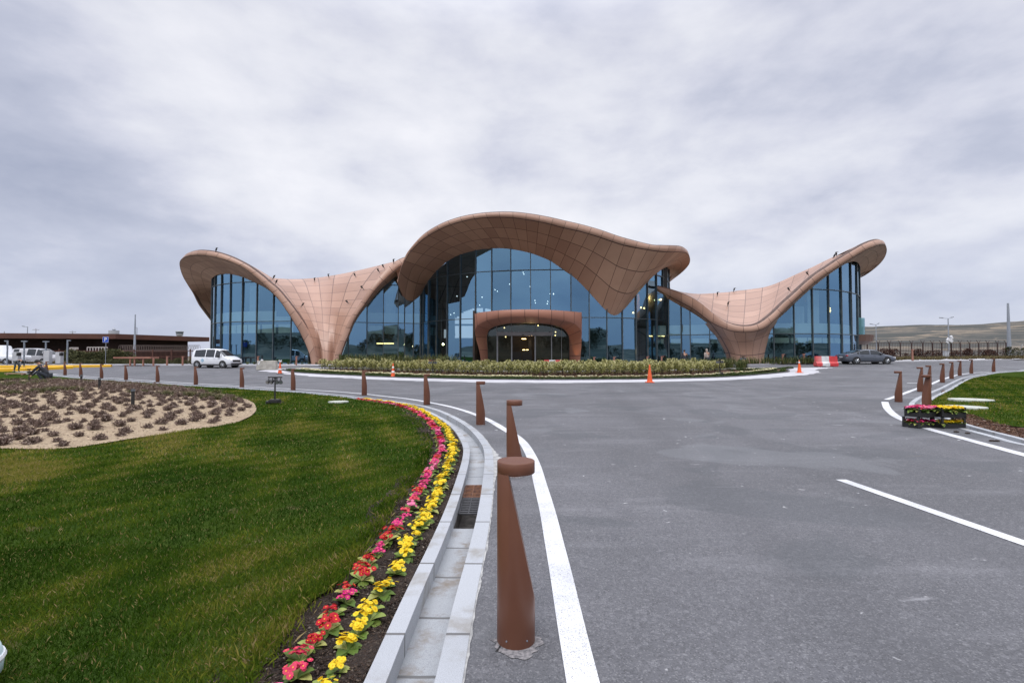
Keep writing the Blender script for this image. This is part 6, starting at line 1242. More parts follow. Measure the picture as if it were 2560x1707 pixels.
sal = vehicle('parked_car', 4.88, [(0, .34, .80, .86, .86), (.12, .26, .92, 1.0, .93), (.5, .22, .95, 1.06, .97), (1.1, .2, .95, 1.27, 1), (1.7, .2, .93, 1.43, 1), (2.3, .2, .92, 1.46, 1), (2.9, .2, .90, 1.40, 1), (3.3, .2, .89, 1.22, 1), (3.75, .2, .86, .98, .99), (4.3, .2, .76, .88, .96), (4.7, .24, .62, .74, .90), (4.88, .32, .50, .58, .78)], 1.85, (.95, 3.88), .335, GREYP, [(1.22, 1.30), (2.22, 2.34), (3.28, 3.40)], (.98, 3.4), (2.95, 3.72), (.62, 1.45))
addp(sal, 'door_handle', GREYP, [((-.95, s * .93, .80), (.2, .03, .03)) for s in (-1, 1)] + [((.25, s * .93, .80), (.2, .03, .03)) for s in (-1, 1)]); addp(sal, 'wing_mirror', TRIM, [((.85, s * 1.0, .98), (.16, .2, .13)) for s in (-1, 1)], .02)
addp(sal, 'tail_light', LAMPR, [((-2.36, s * .74, .84), (.14, .30, .12)) for s in (-1, 1)]); addp(sal, 'headlight', LAMPC, [((2.22, s * .68, .66), (.26, .26, .10)) for s in (-1, 1)]); addp(sal, 'number_plate', WHITE, [((-2.445, 0, .70), (.03, .50, .11))]); addp(sal, 'sill', TRIM, [((0, s * .885, .235), (2.6, .05, .08)) for s in (-1, 1)]); addp(sal, 'window_trim', RIM, [((-1.42, s * .84, 1.06), (.30, .02, .03), 0, 0, .75) for s in (-1, 1)])
q = G(2167, 910.9); sal.location = (q.x + .55, q.y + .9, gf(q.x, q.y + .9)); sal.rotation_euler = (0, 0, -.02); tag(sal, 'grey saloon car standing behind the red and white barrier on the right', 'car')
VAN = [(0, .36, 1.0, 1.50, .90), (.05, .30, 1.05, 1.70, .95), (.25, .26, 1.06, 1.80, .99), (1.2, .24, 1.04, 1.86, 1), (2.4, .24, 1.02, 1.86, 1), (2.9, .24, 1.0, 1.76, 1), (3.35, .24, .98, 1.42, 1), (3.75, .24, .96, 1.10, .99), (4.1, .24, .88, .98, .96), (4.34, .30, .70, .80, .86)]
mv = vehicle('minivan', 4.34, VAN, 1.80, (.72, 3.52), .33, WHITEP, [(1.55, 1.62), (2.55, 2.66), (3.2, 3.3)], (.35, 3.35), (2.98, 3.72), None)
addp(mv, 'wing_mirror', TRIM, [((.95, s * .98, 1.12), (.18, .2, .18)) for s in (-1, 1)], .02); addp(mv, 'headlight', LAMPC, [((1.98, s * .66, .80), (.24, .26, .13)) for s in (-1, 1)]); addp(mv, 'grille', TRIM, [((2.13, 0, .66), (.09, 1.05, .20)), ((2.12, 0, .38), (.12, 1.45, .14))]); addp(mv, 'bumper', TRIM, [((-2.13, 0, .42), (.14, 1.55, .22))]); addp(mv, 'sill', TRIM, [((0, s * .875, .27), (1.9, .05, .12)) for s in (-1, 1)]); addp(mv, 'door_handle', WHITEP, [((-.35, s * .91, .92), (.2, .03, .04)) for s in (-1, 1)] + [((.45, s * .91, .92), (.2, .03, .04)) for s in (-1, 1)])
b = MB(); b.tube([(-.85, -.902, .72), (-.85, -.908, .72)], .17, 18); b.build('door_emblem', pmat('emblem_blue', (.18, .38, .55), (.55, .66, .75), 18, rough=.5), mv)
hl = bpy.data.lights.new('headlight_glow', 'POINT'); bpy.data.lights.remove(hl)
b = MB(); b.box((2.11, -.62, .80), (.02, .16, .08)); b.build('lit_headlamp', emat('headlamp_glow', (1, .9, .6), 2.5), mv)
q = G(523, 920.5); mv.location = (q.x + .1, q.y + 1.1, gf(q.x, q.y + 1.1)); mv.rotation_euler = (0, 0, -.18); tag(mv, 'white minivan with one lit headlight driving past the left glass wall', 'van')
SV = [(0, .38, 1.1, 1.80, .92), (.06, .34, 1.12, 1.92, .97), (.4, .3, 1.12, 1.97, 1), (2.5, .3, 1.10, 1.98, 1), (3.4, .3, 1.08, 1.90, 1), (3.95, .3, 1.05, 1.55, 1), (4.35, .3, 1.0, 1.15, .98), (4.75, .34, .85, .95, .92), (4.9, .4, .65, .72, .84)]
sv = vehicle('panel_van', 4.9, SV, 1.9, (.85, 3.9), .34, SILVERP, [(.95, 1.95), (2.95, 3.08), (3.72, 3.80)], (.35, 3.85), (3.5, 4.3), None)
addp(sv, 'tail_light', LAMPR, [((-2.43, s * .86, 1.0), (.10, .10, .30)) for s in (-1, 1)]); addp(sv, 'wing_mirror', TRIM, [((1.35, s * 1.03, 1.22), (.14, .2, .22)) for s in (-1, 1)]); addp(sv, 'bumper', SILVERP, [((-2.42, 0, .50), (.14, 1.7, .26))])
sv.location = (P(103, 890, 63).x, 62.5, gf(-50, 62.5)); sv.rotation_euler = (0, 0, .03); tag(sv, 'silver panel van parked between the ticket machines on the left', 'van')
PK = [(0, .5, 1.0, 1.12, .96), (1.9, .45, 1.0, 1.12, .98), (2.0, .45, 1.05, 2.2, .98), (2.1, .42, 1.1, 2.25, 1), (3.6, .4, 1.1, 2.22, 1), (4.2, .4, 1.08, 1.75, 1), (4.7, .4, 1.05, 1.25, .98), (5.2, .4, .95, 1.02, .92), (5.35, .45, .7, .78, .86)]
pk = vehicle('pickup_van', 5.35, PK, 2.0, (1.1, 4.3), .36, WHITEP, [(2.0, 2.25), (2.95, 3.12), (4.05, 4.15)], (2.05, 4.2), (3.75, 4.6), None)
addp(pk, 'wing_mirror', TRIM, [((1.7, s * 1.1, 1.3), (.14, .22, .28)) for s in (-1, 1)]); addp(pk, 'side_stripe', pmat('grey_stripe', (.16, .18, .2), (.14, .16, .18), 3), [((.6, s * .995, .62), (3.2, .03, .16)) for s in (-1, 1)])
b = MB(); b.tube([(1.2, -.99, .95), (1.2, -1.012, .95)], .14, 14); b.tube([(1.2, .99, .95), (1.2, 1.012, .95)], .14, 14); b.build('door_emblem', pmat('emblem_teal', (.12, .42, .48), (.4, .6, .65), 18), pk)
pk.location = (P(-4, 890, 58.5).x + .2, 58.5, gf(-58, 58.5)); pk.rotation_euler = (0, 0, math.pi + .02); tag(pk, 'white crew cab truck cut off by the left edge of the photo', 'truck')
# ================================================================== PEOPLE
SKIN = pmat('skin', (.42, .24, .17), (.38, .21, .15), 9, rough=.6)
def skinobj(name, verts, edges, radii, m, parent=None, root=0):
    me = bpy.data.meshes.new(name); me.from_pydata(verts, edges, []); o = link(name, me, m, parent); sk = o.modifiers.new('skin', 'SKIN'); sk.use_smooth_shade = True; sk.branch_smoothing = .5
    for i, r in enumerate(radii):
        v = me.skin_vertices[0].data[i]; v.radius = r if isinstance(r, tuple) else (r, r); v.use_root = i == root
    ss_ = o.modifiers.new('sub', 'SUBSURF'); ss_.levels = 1; ss_.render_levels = 2; return o
def person(pose, jacket, trousers, hair, hood=False, longcoat=False):
    """pose: joints in metres, facing +x before rotation"""
    J = {k: Vector(v) for k, v in pose.items()}; root = empty('person')
    names = ['pelvis', 'chest', 'neck', 'head']; V = []; E = []; R = []
    def add(p, r, par=None): V.append(tuple(p)); R.append(r); i = len(V) - 1; (E.append((par, i)) if par is not None else None); return i
    pe = add(J['pelvis'], .12); wa = add(J['pelvis'].lerp(J['chest'], .5), .115, pe); ch = add(J['chest'], (.15, .12), wa); ne = add(J['neck'], .052, ch); hd = add(J['head'], .088, ne); add(J['head'] + (J['head'] - J['neck']).normalized() * .11, .075, hd)
    for s in ('l', 'r'):
        a = add(J['sh' + s], .058, ch); b_ = add(J['el' + s], .042, a); c = add(J['wr' + s], .027, b_); fd = (J['wr' + s] - J['el' + s]).normalized(); pm = add(J['wr' + s] + fd * .06, (.036, .018), c); sd_ = fd.cross(Vector((0, 0, 1)) if abs(fd.z) < .9 else Vector((1, 0, 0))).normalized()
        for k, (o_, ln) in enumerate(((-.027, .062), (-.009, .075), (.009, .070), (.027, .055))): f1 = add(J['wr' + s] + fd * .095 + sd_ * o_, .009, pm); add(J['wr' + s] + fd * (.095 + ln * .55) + sd_ * o_ + Vector((0, 0, -.012)), .008, f1)
        add(J['wr' + s] + fd * .06 + sd_ * (-.055), .010, pm)
        a = add(J['hi' + s], .085, pe); b_ = add(J['kn' + s], .058, a); c = add(J['an' + s], .04, b_); fd = J['to' + s] - J['an' + s]; add(J['an' + s] + Vector((0, 0, -.05)) + fd * .5, .042, c)
    skinobj('body', V, E, R, SKIN, root)
    def chain(nm, pts, rs, m):
        return skinobj(nm, [tuple(p) for p in pts], [(i, i + 1) for i in range(len(pts) - 1)], rs, m, root)
    V = []; E = []; R = []
    pe = add(J['pelvis'] + Vector((0, 0, -.02 if not longcoat else -.22)), (.165, .14)); wa = add(J['pelvis'].lerp(J['chest'], .5), (.155, .135), pe); ch = add(J['chest'], (.185, .14), wa); add(J['neck'], .085, ch)
    for s in ('l', 'r'): a = add(J['sh' + s], .082, ch); b_ = add(J['el' + s], .063, a); add(J['wr' + s], .047, b_)
    skinobj('jacket', V, E, R, jacket, root)
    V = []; E = []; R = []; pe = add(J['pelvis'], (.15, .125))
    for s in ('l', 'r'): a = add(J['hi' + s], .10, pe); b_ = add(J['kn' + s], .077, a); add(J['an' + s] + Vector((0, 0, .03)), .058, b_)
    skinobj('trousers', V, E, R, trousers, root)
    for s in ('l', 'r'): chain('shoe', [J['an' + s] + Vector((0, 0, -.035)), J['an' + s].lerp(J['to' + s], .5) + Vector((0, 0, -.03)), J['to' + s]], [.048, .048, .036], BLACK)
    up = (J['head'] - J['neck']).normalized(); fw = J.get('face', Vector((1, 0, 0))); hc = J['head'] + up * .07 - fw * .018
    b = MB(); n = 14
    for i in range(1): 
        prof = [(.02, .115), (.07, .095), (.098, .05), (.105, -.01), (.092, -.06 if not hood else -.14)]
        Vv = []; side = up.cross(fw).normalized(); f2 = side.cross(up)
        for rr_, zz_ in prof:
            for k in range(n): th = 2 * math.pi * k / n; cut = 1 if (hood or math.cos(th) < .35 or zz_ > .03) else .7; Vv.append(hc + up * zz_ + (f2 * math.cos(th) * rr_ * 1.05 + side * math.sin(th) * rr_ * .9) * cut)
        b.add(Vv, [(i_ * n + k, i_ * n + (k + 1) % n, (i_ + 1) * n + (k + 1) % n, (i_ + 1) * n + k) for i_ in range(4) for k in range(n)] + [tuple(range(n))])
    b.build('hood' if hood else 'hair', hair, root, smooth=True)
    if not hood:
        b = MB(); c = J['head'] + up * .05 + fw * .088
        side = up.cross(fw).normalized(); b.lathe([(.001, 0), (.012, .01), (.001, .02)], 6, c - up * .03); b.build('nose', SKIN, root)
        for s_ in (-1, 1): b = MB(); b.lathe([(.001, -.006), (.008, 0), (.001, .006)], 6, c + side * .032 * s_ + up * .005 - fw * .008); b.build('eye', BLACK, root)
        b = MB(); b.box(c - up * .06 - fw * .008, (.01, .045, .008)); b.build('mouth', pmat('lips', (.3, .12, .1)), root)
    return root
WALK = dict(pelvis=(0, 0, .93), chest=(.02, 0, 1.28), neck=(.03, 0, 1.46), head=(.05, 0, 1.56), shl=(.02, .19, 1.39), shr=(.02, -.19, 1.39), ell=(-.10, .25, 1.12), elr=(.10, -.25, 1.12), wrl=(-.02, .25, .88), wrr=(.24, -.22, .92), hil=(0, .09, .90), hir=(0, -.09, .90), knl=(.16, .10, .50), knr=(-.04, -.10, .49), anl=(.20, .10, .09), anr=(-.26, -.10, .13), tol=(.36, .10, .04), tor=(-.14, -.10, .04))
SQUAT = dict(pelvis=(-.20, 0, .36), chest=(.08, 0, .74), neck=(.17, 0, .91), head=(.24, 0, .99), shl=(.10, .19, .83), shr=(.10, -.19, .83), ell=(.30, .22, .60), elr=(.32, -.20, .58), wrl=(.50, .12, .40), wrr=(.56, -.10, .34), hil=(-.18, .10, .35), hir=(-.18, -.10, .35), knl=(.20, .20, .56), knr=(.20, -.18, .52), anl=(-.06, .16, .09), anr=(-.06, -.15, .09), tol=(.12, .18, .04), tor=(.12, -.17, .04), face=(.8, 0, -.6))
BENT = dict(pelvis=(-.12, 0, .84), chest=(.22, 0, .98), neck=(.42, 0, .94), head=(.52, 0, .88), shl=(.30, .19, .96), shr=(.30, -.19, .96), ell=(.42, .22, .68), elr=(.42, -.22, .68), wrl=(.52, .14, .46), wrr=(.56, -.12, .48), hil=(-.12, .10, .82), hir=(-.12, -.10, .82), knl=(.02, .13, .46), knr=(-.06, -.13, .46), anl=(-.06, .13, .09), anr=(-.16, -.13, .09), tol=(.10, .15, .04), tor=(.0, -.15, .04), face=(.5, 0, -.85))
cl = lambda nm, c: pmat(nm, c, tuple(x * .75 for x in c), 14, rough=.9)
NAVY, CHAR, DENIM, BEIGE = cl('charcoal_jacket', (.03, .033, .042)), cl('dark_work_jacket', (.07, .075, .08)), cl('dark_trousers', (.025, .032, .045)), cl('beige_jacket', (.36, .31, .28)); GREYT = cl('grey_trousers', (.10, .12, .13)); HAIRM = pmat('dark_hair', (.012, .01, .009), (.02, .016, .014), 30, rough=.8)
def fit(pose):
    p = dict(pose); p.setdefault('face', (1, 0, 0)); return p
pw = person(fit(WALK), NAVY, DENIM, HAIRM, longcoat=True); x = P(1711, 890, 45.6).x; pw.location = (x, 45.6, gf(x, 45.6) + .0); pw.rotation_euler = (0, 0, math.radians(75)); tag(pw, 'person in a long charcoal coat walking behind the island on the right, seen from behind', 'person')
pw = person(fit(WALK), BEIGE, DENIM, BEIGE, hood=True); x = P(1767.5, 890, 45.6).x; pw.location = (x, 45.6, gf(x, 45.6)); pw.rotation_euler = (0, 0, math.radians(100)); pw.scale = (1.04, 1.04, 1.04); tag(pw, 'person in a beige hooded jacket and dark trousers walking beside the other, seen from behind', 'person')
q = G(108, 955.5, .12); pw = person(fit(SQUAT), NAVY, DENIM, HAIRM); pw.location = (q.x, q.y, q.z); pw.rotation_euler = (0, 0, math.radians(195)); pw.scale = (1.12,) * 3; tag(pw, 'person crouching in dark clothes at the back of the sandy bed, reaching for the ground', 'person')
q = G(43, 932.0); pw = person(fit(BENT), CHAR, GREYT, HAIRM); pw.location = (q.x, q.y, q.z + .1); pw.rotation_euler = (0, 0, math.radians(-12)); pw.scale = (.98,) * 3; tag(pw, 'person in grey trousers bending far forward beside the yellow kerb', 'person')
# worker's spade and planting boards
q = G(72, 958, .1); b = MB(); b.tube([(0, 0, .0), (0, 0, .75)], .022, 8); b.box((0, 0, .78), (.20, .05, .06)); b.box((0, 0, .05), (.22, .04, .14)); b.box((0, .02, .62), (.16, .10, .10)); o = b.build('post_light', BLACK, bevel=.005); o.location = q; tag(o, 'black post light being fixed by the crouching worker', 'garden light')
q = G(40, 936.5); b = MB(); b.box((0, 0, .10), (1.55, .32, .06)); b.box((-.6, 0, .04), (.12, .28, .10)); b.box((.6, 0, .04), (.12, .28, .10)); o = b.build('timber_board', pmat('pale_timber', (.48, .30, .22), (.40, .25, .18), 5, rough=.7)); o.location = q; tag(o, 'pale timber board lying on blocks beside the bending worker', 'board')
q = G(66, 935.5); b = MB(); b.lathe([(.10, 0), (.14, .26), (.15, .27), (.13, .27), (.10, .03)], 16); o = b.build('bucket', WHITE); o.location = q; tag(o, 'white bucket on the ground between the two workers', 'bucket')
# ================================================================== LEFT BACKGROUND
YEL = pmat('yellow_kerb_paint', (.80, .46, .02), (.72, .40, .02), 2, rough=.6)
def kline(pts, h, w_, m, label, cat_='kerb'):
    c = resample([(*p[:2], 0) for p in pts], .8, 1); o = sweep('painted_kerb', c, [(-w_ / 2, -.1), (-w_ / 2, h * .8), (-w_ / 2 + .06, h), (w_ / 2 - .06, h), (w_ / 2, h * .8), (w_ / 2, -.1)], m, kind=None); tag(o, label, cat_); return o
kline([G(-60, 927), G(6, 927.8), G(60, 926.6), G(120, 923.5), G(176, 921)], .26, 1.2, YEL, 'near yellow painted kerb island below the ticket machines')
kline([G(-60, 919.5), G(60, 919.2), G(180, 918.6), G(279, 917)], .24, .5, YEL, 'far yellow painted kerb running to the parking sign')
def plamp(px, py, h, heads, lab, col_=[0]):
    r = empty('path_lamp'); b = MB(); b.box((0, 0, h / 2), (.11, .11, h)); b.build('post', STEEL, r); Z = 56
    for s in heads: b = MB(); b.box((s * .17, 0, h - .06), (.26, .16, .10)); hd = b.build('lamp_head', STEEL, r); b = MB(); b.box((s * .18, 0, h - .115), (.18, .12, .02)); b.build('lens', LAMPC, hd)
    x = P(px, 890, Z).x; r.location = (x, Z, gf(x, Z)); tag(r, lab, 'lamp post', 'short square path lamps by the parking entry')
plamp(18, 0, 2.75, (-1,), 'leftmost short square lamp post in front of the white truck'); plamp(60, 0, 2.72, (-1, 1), 'short lamp post with two heads beside the bending worker'); plamp(114, 0, 2.68, (-1, 1), 'short lamp post with two heads behind the middle ticket machine'); plamp(168, 0, 2.8, (1,), 'short lamp post with one head right of the silver van')
def machine(px, w_, h, lab, dark=True):
    r = empty('ticket_machine'); b = MB(); b.box((0, 0, h / 2), (w_, .42, h)); b.build('cabinet', pmat('pale_grey_metal', (.50, .51, .54), (.44, .45, .48), 2, rough=.5), r, bevel=.03)
    if dark: b = MB(); b.box((w_ * .42, -.05, h - .22), (w_ * .3, .36, .34)); b.build('card_reader', BLACK, r, bevel=.02)
    b = MB(); b.box((0, 0, .04), (w_ + .06, .48, .08)); b.build('plinth', DARKM, r); x = P(px, 890, 54).x; r.location = (x, 54, gf(x, 54) + .18); tag(r, lab, 'ticket machine', 'parking ticket machines'); return r
machine(42, .62, 1.28, 'leftmost grey ticket machine behind the bending worker'); machine(120, .60, 1.42, 'middle grey ticket machine in front of the silver van', False); machine(149, .56, 1.28, 'right grey ticket machine with a dark reader beside the silver van nose')
# P sign
def psign():
    r = empty('parking_sign'); h = 2.95; b = MB(); b.tube([(0, 0, 0), (0, 0, h)], .028, 8); b.build('pole', STEEL, r); w_ = .60; b = MB(); b.box((0, -.05, h - .30), (w_, .03, w_)); pl = b.build('sign_plate', pmat('sign_blue', (.005, .07, .50), (.005, .06, .46), 3, rough=.35), r, bevel=.01)
    b = MB(); e = w_ / 2 - .02; z = h - .30
    for c, d in (((0, -.068, z + e), (w_ - .02, .006, .018)), ((0, -.068, z - e), (w_ - .02, .006, .018)), ((-e, -.068, z), (.018, .006, w_ - .06)), ((e, -.068, z), (.018, .006, w_ - .06))): b.box(c, d)
    b.build('sign_border', WHITE, pl); tx = bpy.data.curves.new('letter', 'FONT'); tx.body = 'P'; tx.size = .52; tx.extrude = .004; tx.align_x = 'CENTER'; tx.align_y = 'CENTER'; tx.offset = .012; t_ = bpy.data.objects.new('letter', tx); col.objects.link(t_); bpy.context.view_layer.update(); me = bpy.data.meshes.new_from_object(t_.evaluated_get(bpy.context.evaluated_depsgraph_get())); bpy.data.objects.remove(t_)
    o = link('letter', me, WHITE, pl); o.rotation_euler = (math.pi / 2, 0, 0); o.location = (0, -.07, z); return r
o = psign(); o.location = (P(264, 890, 52).x, 52, gf(-42, 52) + .1); tag(o, 'blue and white parking sign with the letter P on a thin pole', 'sign')
# brown low building
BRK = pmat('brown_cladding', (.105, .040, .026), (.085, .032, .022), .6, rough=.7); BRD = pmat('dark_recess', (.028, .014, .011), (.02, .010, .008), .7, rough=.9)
def lowbuilding():
    r = empty('low_brown_building', (-70, 80, 1)); RI = Matrix.Translation((70, -80, -1))
    def pt(o): o.parent = r; o.matrix_parent_inverse = RI; return o
    A, B_, C = P(-160, 890, 74), P(288, 890, 78), P(523, 890, 92); zt = P(288, 834.5, 78).z; zl = P(288, 847, 78).z; dep = 14
    def slab(p, q, z0, z1, off, th, nm, m, shrink=0): d = (q - p).normalized(); n = Vector((-d.y, d.x, 0)); a = p + n * off; c = q + n * off - d * shrink; b = MB(); m_ = (a + c) / 2; b.box((m_.x + n.x * th / 2, m_.y + n.y * th / 2, (z0 + z1) / 2), ((c - a).length, th, z1 - z0), math.atan2(d.y, d.x)); return pt(b.build(nm, m))
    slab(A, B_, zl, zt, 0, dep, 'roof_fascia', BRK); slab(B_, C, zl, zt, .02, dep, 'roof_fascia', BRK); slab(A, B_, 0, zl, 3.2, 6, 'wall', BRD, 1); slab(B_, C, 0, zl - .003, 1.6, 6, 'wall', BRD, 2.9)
    WG = pmat('pale_grille', (.50, .46, .44), (.40, .36, .34), 4)
    for px0, px1, y0, y1 in ((174, 195, 869, 882), (218, 268, 868, 878)):
        b = MB(); n = 8
        for k in range(n): p = P(px0 + (px1 - px0) * k / (n - 1), 875, 74.5); b.box((p.x, 74.5, (P(0, y0, 74.5).z + P(0, y1, 74.5).z) / 2), (.10, .08, P(0, y0, 74.5).z - P(0, y1, 74.5).z))
        b.box((P((px0 + px1) / 2, 890, 74.5).x, 74.5, P(0, y0, 74.5).z), ((px1 - px0) / 17, .1, .12)); o = b.build('window_grille', WG); pt(o)
    tag(r, 'long low brown building with a deep flat roof fascia behind the fence on the left', 'building')
lowbuilding()
def tower(px, top, base_y, Z, kind, lab):
    r = empty('control_tower'); x = P(px, 890, Z).x; zt = P(px, top, Z).z; zb = P(px, base_y, Z).z; k = Z / FPX; gm = pmat('tower_grey', (.42, .44, .47), (.36, .38, .42), .05, rough=.7); gd = pmat('tower_glass', (.10, .13, .15), (.08, .10, .12), .1, rough=.3); h = zt - zb
    b = MB(); b.lathe([(3.5 * k, 0), (3.5 * k, zb)], 20); b.build('shaft', gm, r)
    if kind: b = MB(); b.lathe([(6 * k, zb), (8 * k, zb + h * .3), (8.2 * k, zb + h * .42)], 24); b.build('lower_ring', gm, r); b = MB(); b.lathe([(7.4 * k, zb + h * .42), (9 * k, zb + h * .82)], 24); b.build('cab_glass', gd, r); b = MB(); b.lathe([(9.3 * k, zb + h * .82), (8 * k, zt)], 24); b.build('cab_roof', gm, r)
    else: b = MB(); b.lathe([(11 * k, zb - 6 * k), (11 * k, zb + h * .55)], 28); b.build('drum', gm, r); b = MB(); b.lathe([(1.5 * k, zb + h * .5), (4.5 * k, zb + h * .75), (2 * k, zt)], 16); b.build('dome', gm, r)
    r.location = (x, Z, 0); tag(r, lab, 'tower')
tower(448, 827, 840, 700, 1, 'distant control tower cab peeping over the low brown building'); tower(283.5, 820, 834, 420, 0, 'distant grey water tank with a small dome above the brown roof')
def fence_left():
    r = empty('metal_fence', (-45, 66, .8)); RI = Matrix.Translation((45, -66, -.8)); Z = 65; x0, x1 = P(-40, 890, Z).x, P(536, 890, Z).x; z0 = .8; z1 = P(0, 876.5, Z).z; b = MB()
    for x in np.arange(x0, x1, .16): b.box((x, Z, (z0 + z1) / 2), (.035, .03, z1 - z0))
    for z in (z0 + .2, z1 - .02, (z0 + z1) / 2): b.box(((x0 + x1) / 2, Z + .03, z), (x1 - x0, .04, .06))
    o = b.build('bar_panel', BRK); o.parent = r; o.matrix_parent_inverse = RI
    for x in np.arange(x0, x1, 2.4): b = MB(); b.box((x, Z - .02, (z0 + z1) / 2 + .1), (.11, .11, z1 - z0 + .2)); o = b.build('post', BRK); o.parent = r; o.matrix_parent_inverse = RI
    # razor wire coil on the stretch left of the terminal
    b = MB(); xa, xb = P(300, 890, 66.5).x, P(500, 890, 66.5).x; pts = []
    for k in range(1100): t = k / 1100; th = t * 2 * math.pi * 46; pts.append((xa + (xb - xa) * t, 66.5 + .42 * math.cos(th), P(0, 870.5, 66.5).z + .42 * math.sin(th)))
    b.tube(pts, .022, 3, cap=False); o = b.build('razor_wire', pmat('wire_grey', (.22, .17, .15), (.18, .14, .12), 5)); o.parent = r; o.matrix_parent_inverse = RI
    tag(r, 'brown vertical bar fence topped by razor wire in front of the low building', 'fence')
fence_left()
HEDGE = attrmat('hedge_leaves', [(0, (.028, .034, .012)), (.5, (.075, .08, .03)), (1, (.17, .16, .07))], rough=.8)
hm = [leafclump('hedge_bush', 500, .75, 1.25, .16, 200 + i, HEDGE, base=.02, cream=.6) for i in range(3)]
def bush(name, me, x, y, s, lab, cat_, grp, m, z=None):
    o = bpy.data.objects.new(name, me); col.objects.link(o)
    if not me.materials: me.materials.append(m)
    o.location = (x, y, gf(x, y) if z is None else z); o.rotation_euler = (0, 0, random.uniform(0, 6)); o.scale = (s, s, s * random.uniform(.85, 1.15)); tag(o, lab, cat_, grp)
for i in range(20):
    px = 172 + i * 7.2; x = P(px, 890, 61).x; w_h = 'behind the parking sign' if px > 240 else 'right of the silver van'; bush('hedge_bush', hm[i % 3], x, 61 + random.uniform(-.6, .6), random.uniform(.95, 1.3), f'olive green bush in the hedge {w_h}', 'bush', 'bushes in the hedge by the parking entry', HEDGE)
for i in range(34):
    px = 185 + i * 9.6; x = P(px, 890, 58.6).x
    if px < 492: bush('hedge_bush', hm[i % 3], x, 58.8 + random.uniform(-.4, .6), random.uniform(.42, .62), 'low scrubby bush on the verge ' + ('under the timber ledge' if px > 290 else 'left of the timber ledge'), 'bush', 'low bushes along the verge', HEDGE)
sheet('verge', [(-72, 59.4), (-45.5, 57.6), (-37, 57.9), (-37, 70), (-80, 74)], [], .05, 2.5, pmat('verge_grass', (.045, .055, .02), (.11, .085, .05), .8, rough=.95))
TIM = pmat('reddish_timber', (.36, .17, .12), (.30, .14, .10), 3, rough=.6)
def ledge():
    r = empty('timber_shelter', (-40, 53.5, .7)); RI = Matrix.Translation((40, -53.5, -.7)); x0, x1 = P(295, 890, 54).x, P(387, 890, 54).x; z = P(0, 894, 54).z
    pt = lambda o: (setattr(o, 'parent', r), setattr(o, 'matrix_parent_inverse', RI))
    b = MB(); b.box(((x0 + x1) / 2, 54, z), (x1 - x0, 1.3, .17)); pt(b.build('top_board', TIM))
    for px in (326, 337, 358.5, 384): x = P(px, 890, 53.5).x; b = MB(); b.box((x, 53.5, (z + gf(x, 53.5)) / 2 - .05), (.13, .13, z - gf(x, 53.5))); pt(b.build('leg', TIM))
    tag(r, 'long low timber topped ledge on four brown legs beside the left road', 'bench')
ledge()
sm = empty('short_post'); b = MB(); b.box((0, 0, .45), (.13, .13, .9)); b.build('post', TIM, sm); b = MB(); b.box((.05, 0, .93), (.26, .16, .06)); b.build('top', TIM, sm); fs_ = True
for px, Z, lab in ((418, 52.8, 'brown post light standing between the timber ledge and the minivan'), (457, 52.8, 'brown post light just behind the rear of the white minivan'), (645, 53, 'brown post light left of the concrete block'), (741, 53, 'brown post light at the left foot of the left shell'), (1485, 48.6, 'brown post light right of the entrance portal'), (1535, 48.6, 'brown post light before the glass below the roof point'), (1618, 48.8, 'brown post light left of the walkers'), (1654, 48.8, 'brown post light next to the dark coated walker'), (1957, 51.4, 'brown post light in the strap leaved plants'), (2009, 51.6, 'brown post light just left of the red and white barrier'), (2281, 55, 'brown post light standing alone on the right pavement')):
    x = P(px, 890, Z).x; o = sm if fs_ else copy_tree(sm); fs_ = False; o.location = (x, Z, gf(x, Z) + .1); o.scale = (1, 1, .98 if px < 2200 else 1.3); tag(o, lab, 'post light', 'brown post lights along the pavement')
GALV = pmat('pole_grey', (.34, .37, .42), (.30, .33, .38), .3, rough=.5, metal=.2)
def mast(px, Z, ytop, r0, r1, lab, arms=None, yb=None):
    r = empty('tall_mast' if arms is None else 'street_lamp'); x = P(px, 890, Z).x; z1 = P(px, ytop, Z).z; z0 = gf(x, min(Z, 100)) - .3; b = MB(); b.tube([(0, 0, 0), (0, 0, z1 - z0)], [r0, r1], 10); b.build('pole', GALV, r)
    for a, up in (arms or []): b = MB(); k = Z / FPX; e = Vector((a * k, 0, z1 - z0 + up * k)); b.tube([(0, 0, z1 - z0 - .02), e], .05 if Z < 120 else .09, 6); b.build('arm', GALV, r); b = MB(); b.box(e + Vector((-a * k * .18, 0, .02)), (abs(a) * k * .42, .28, .12), 0, 0, math.atan2(-up, a) if a > 0 else math.atan2(up, -a)); b.build('lamp_head', GALV, r)
    r.location = (x, Z, z0); tag(r, lab, 'mast' if arms is None else 'street lamp')
mast(336, 70, 786, .19, .07, 'tall tapering grey mast in front of the low brown building'); mast(2523.5, 75, 758, .30, .13, 'tall tapering grey mast at the right end of the fence')
mast(67, 130, 817, .14, .09, 'distant curved street lamp above the brown roof at the left', [(-13, 1.5)]); mast(341, 140, 819, .14, .09, 'small street lamp right behind the tall left mast', [(-4, 0)])
mast(2191.5, 150, 811.5, .16, .10, 'far double armed street lamp next to the terminal on the right', [(-15, 1.5), (8, 3.2)]); mast(2372.5, 105, 796, .16, .09, 'nearer double armed street lamp standing behind the right fence', [(-21, 1.5), (13, 3.0)])
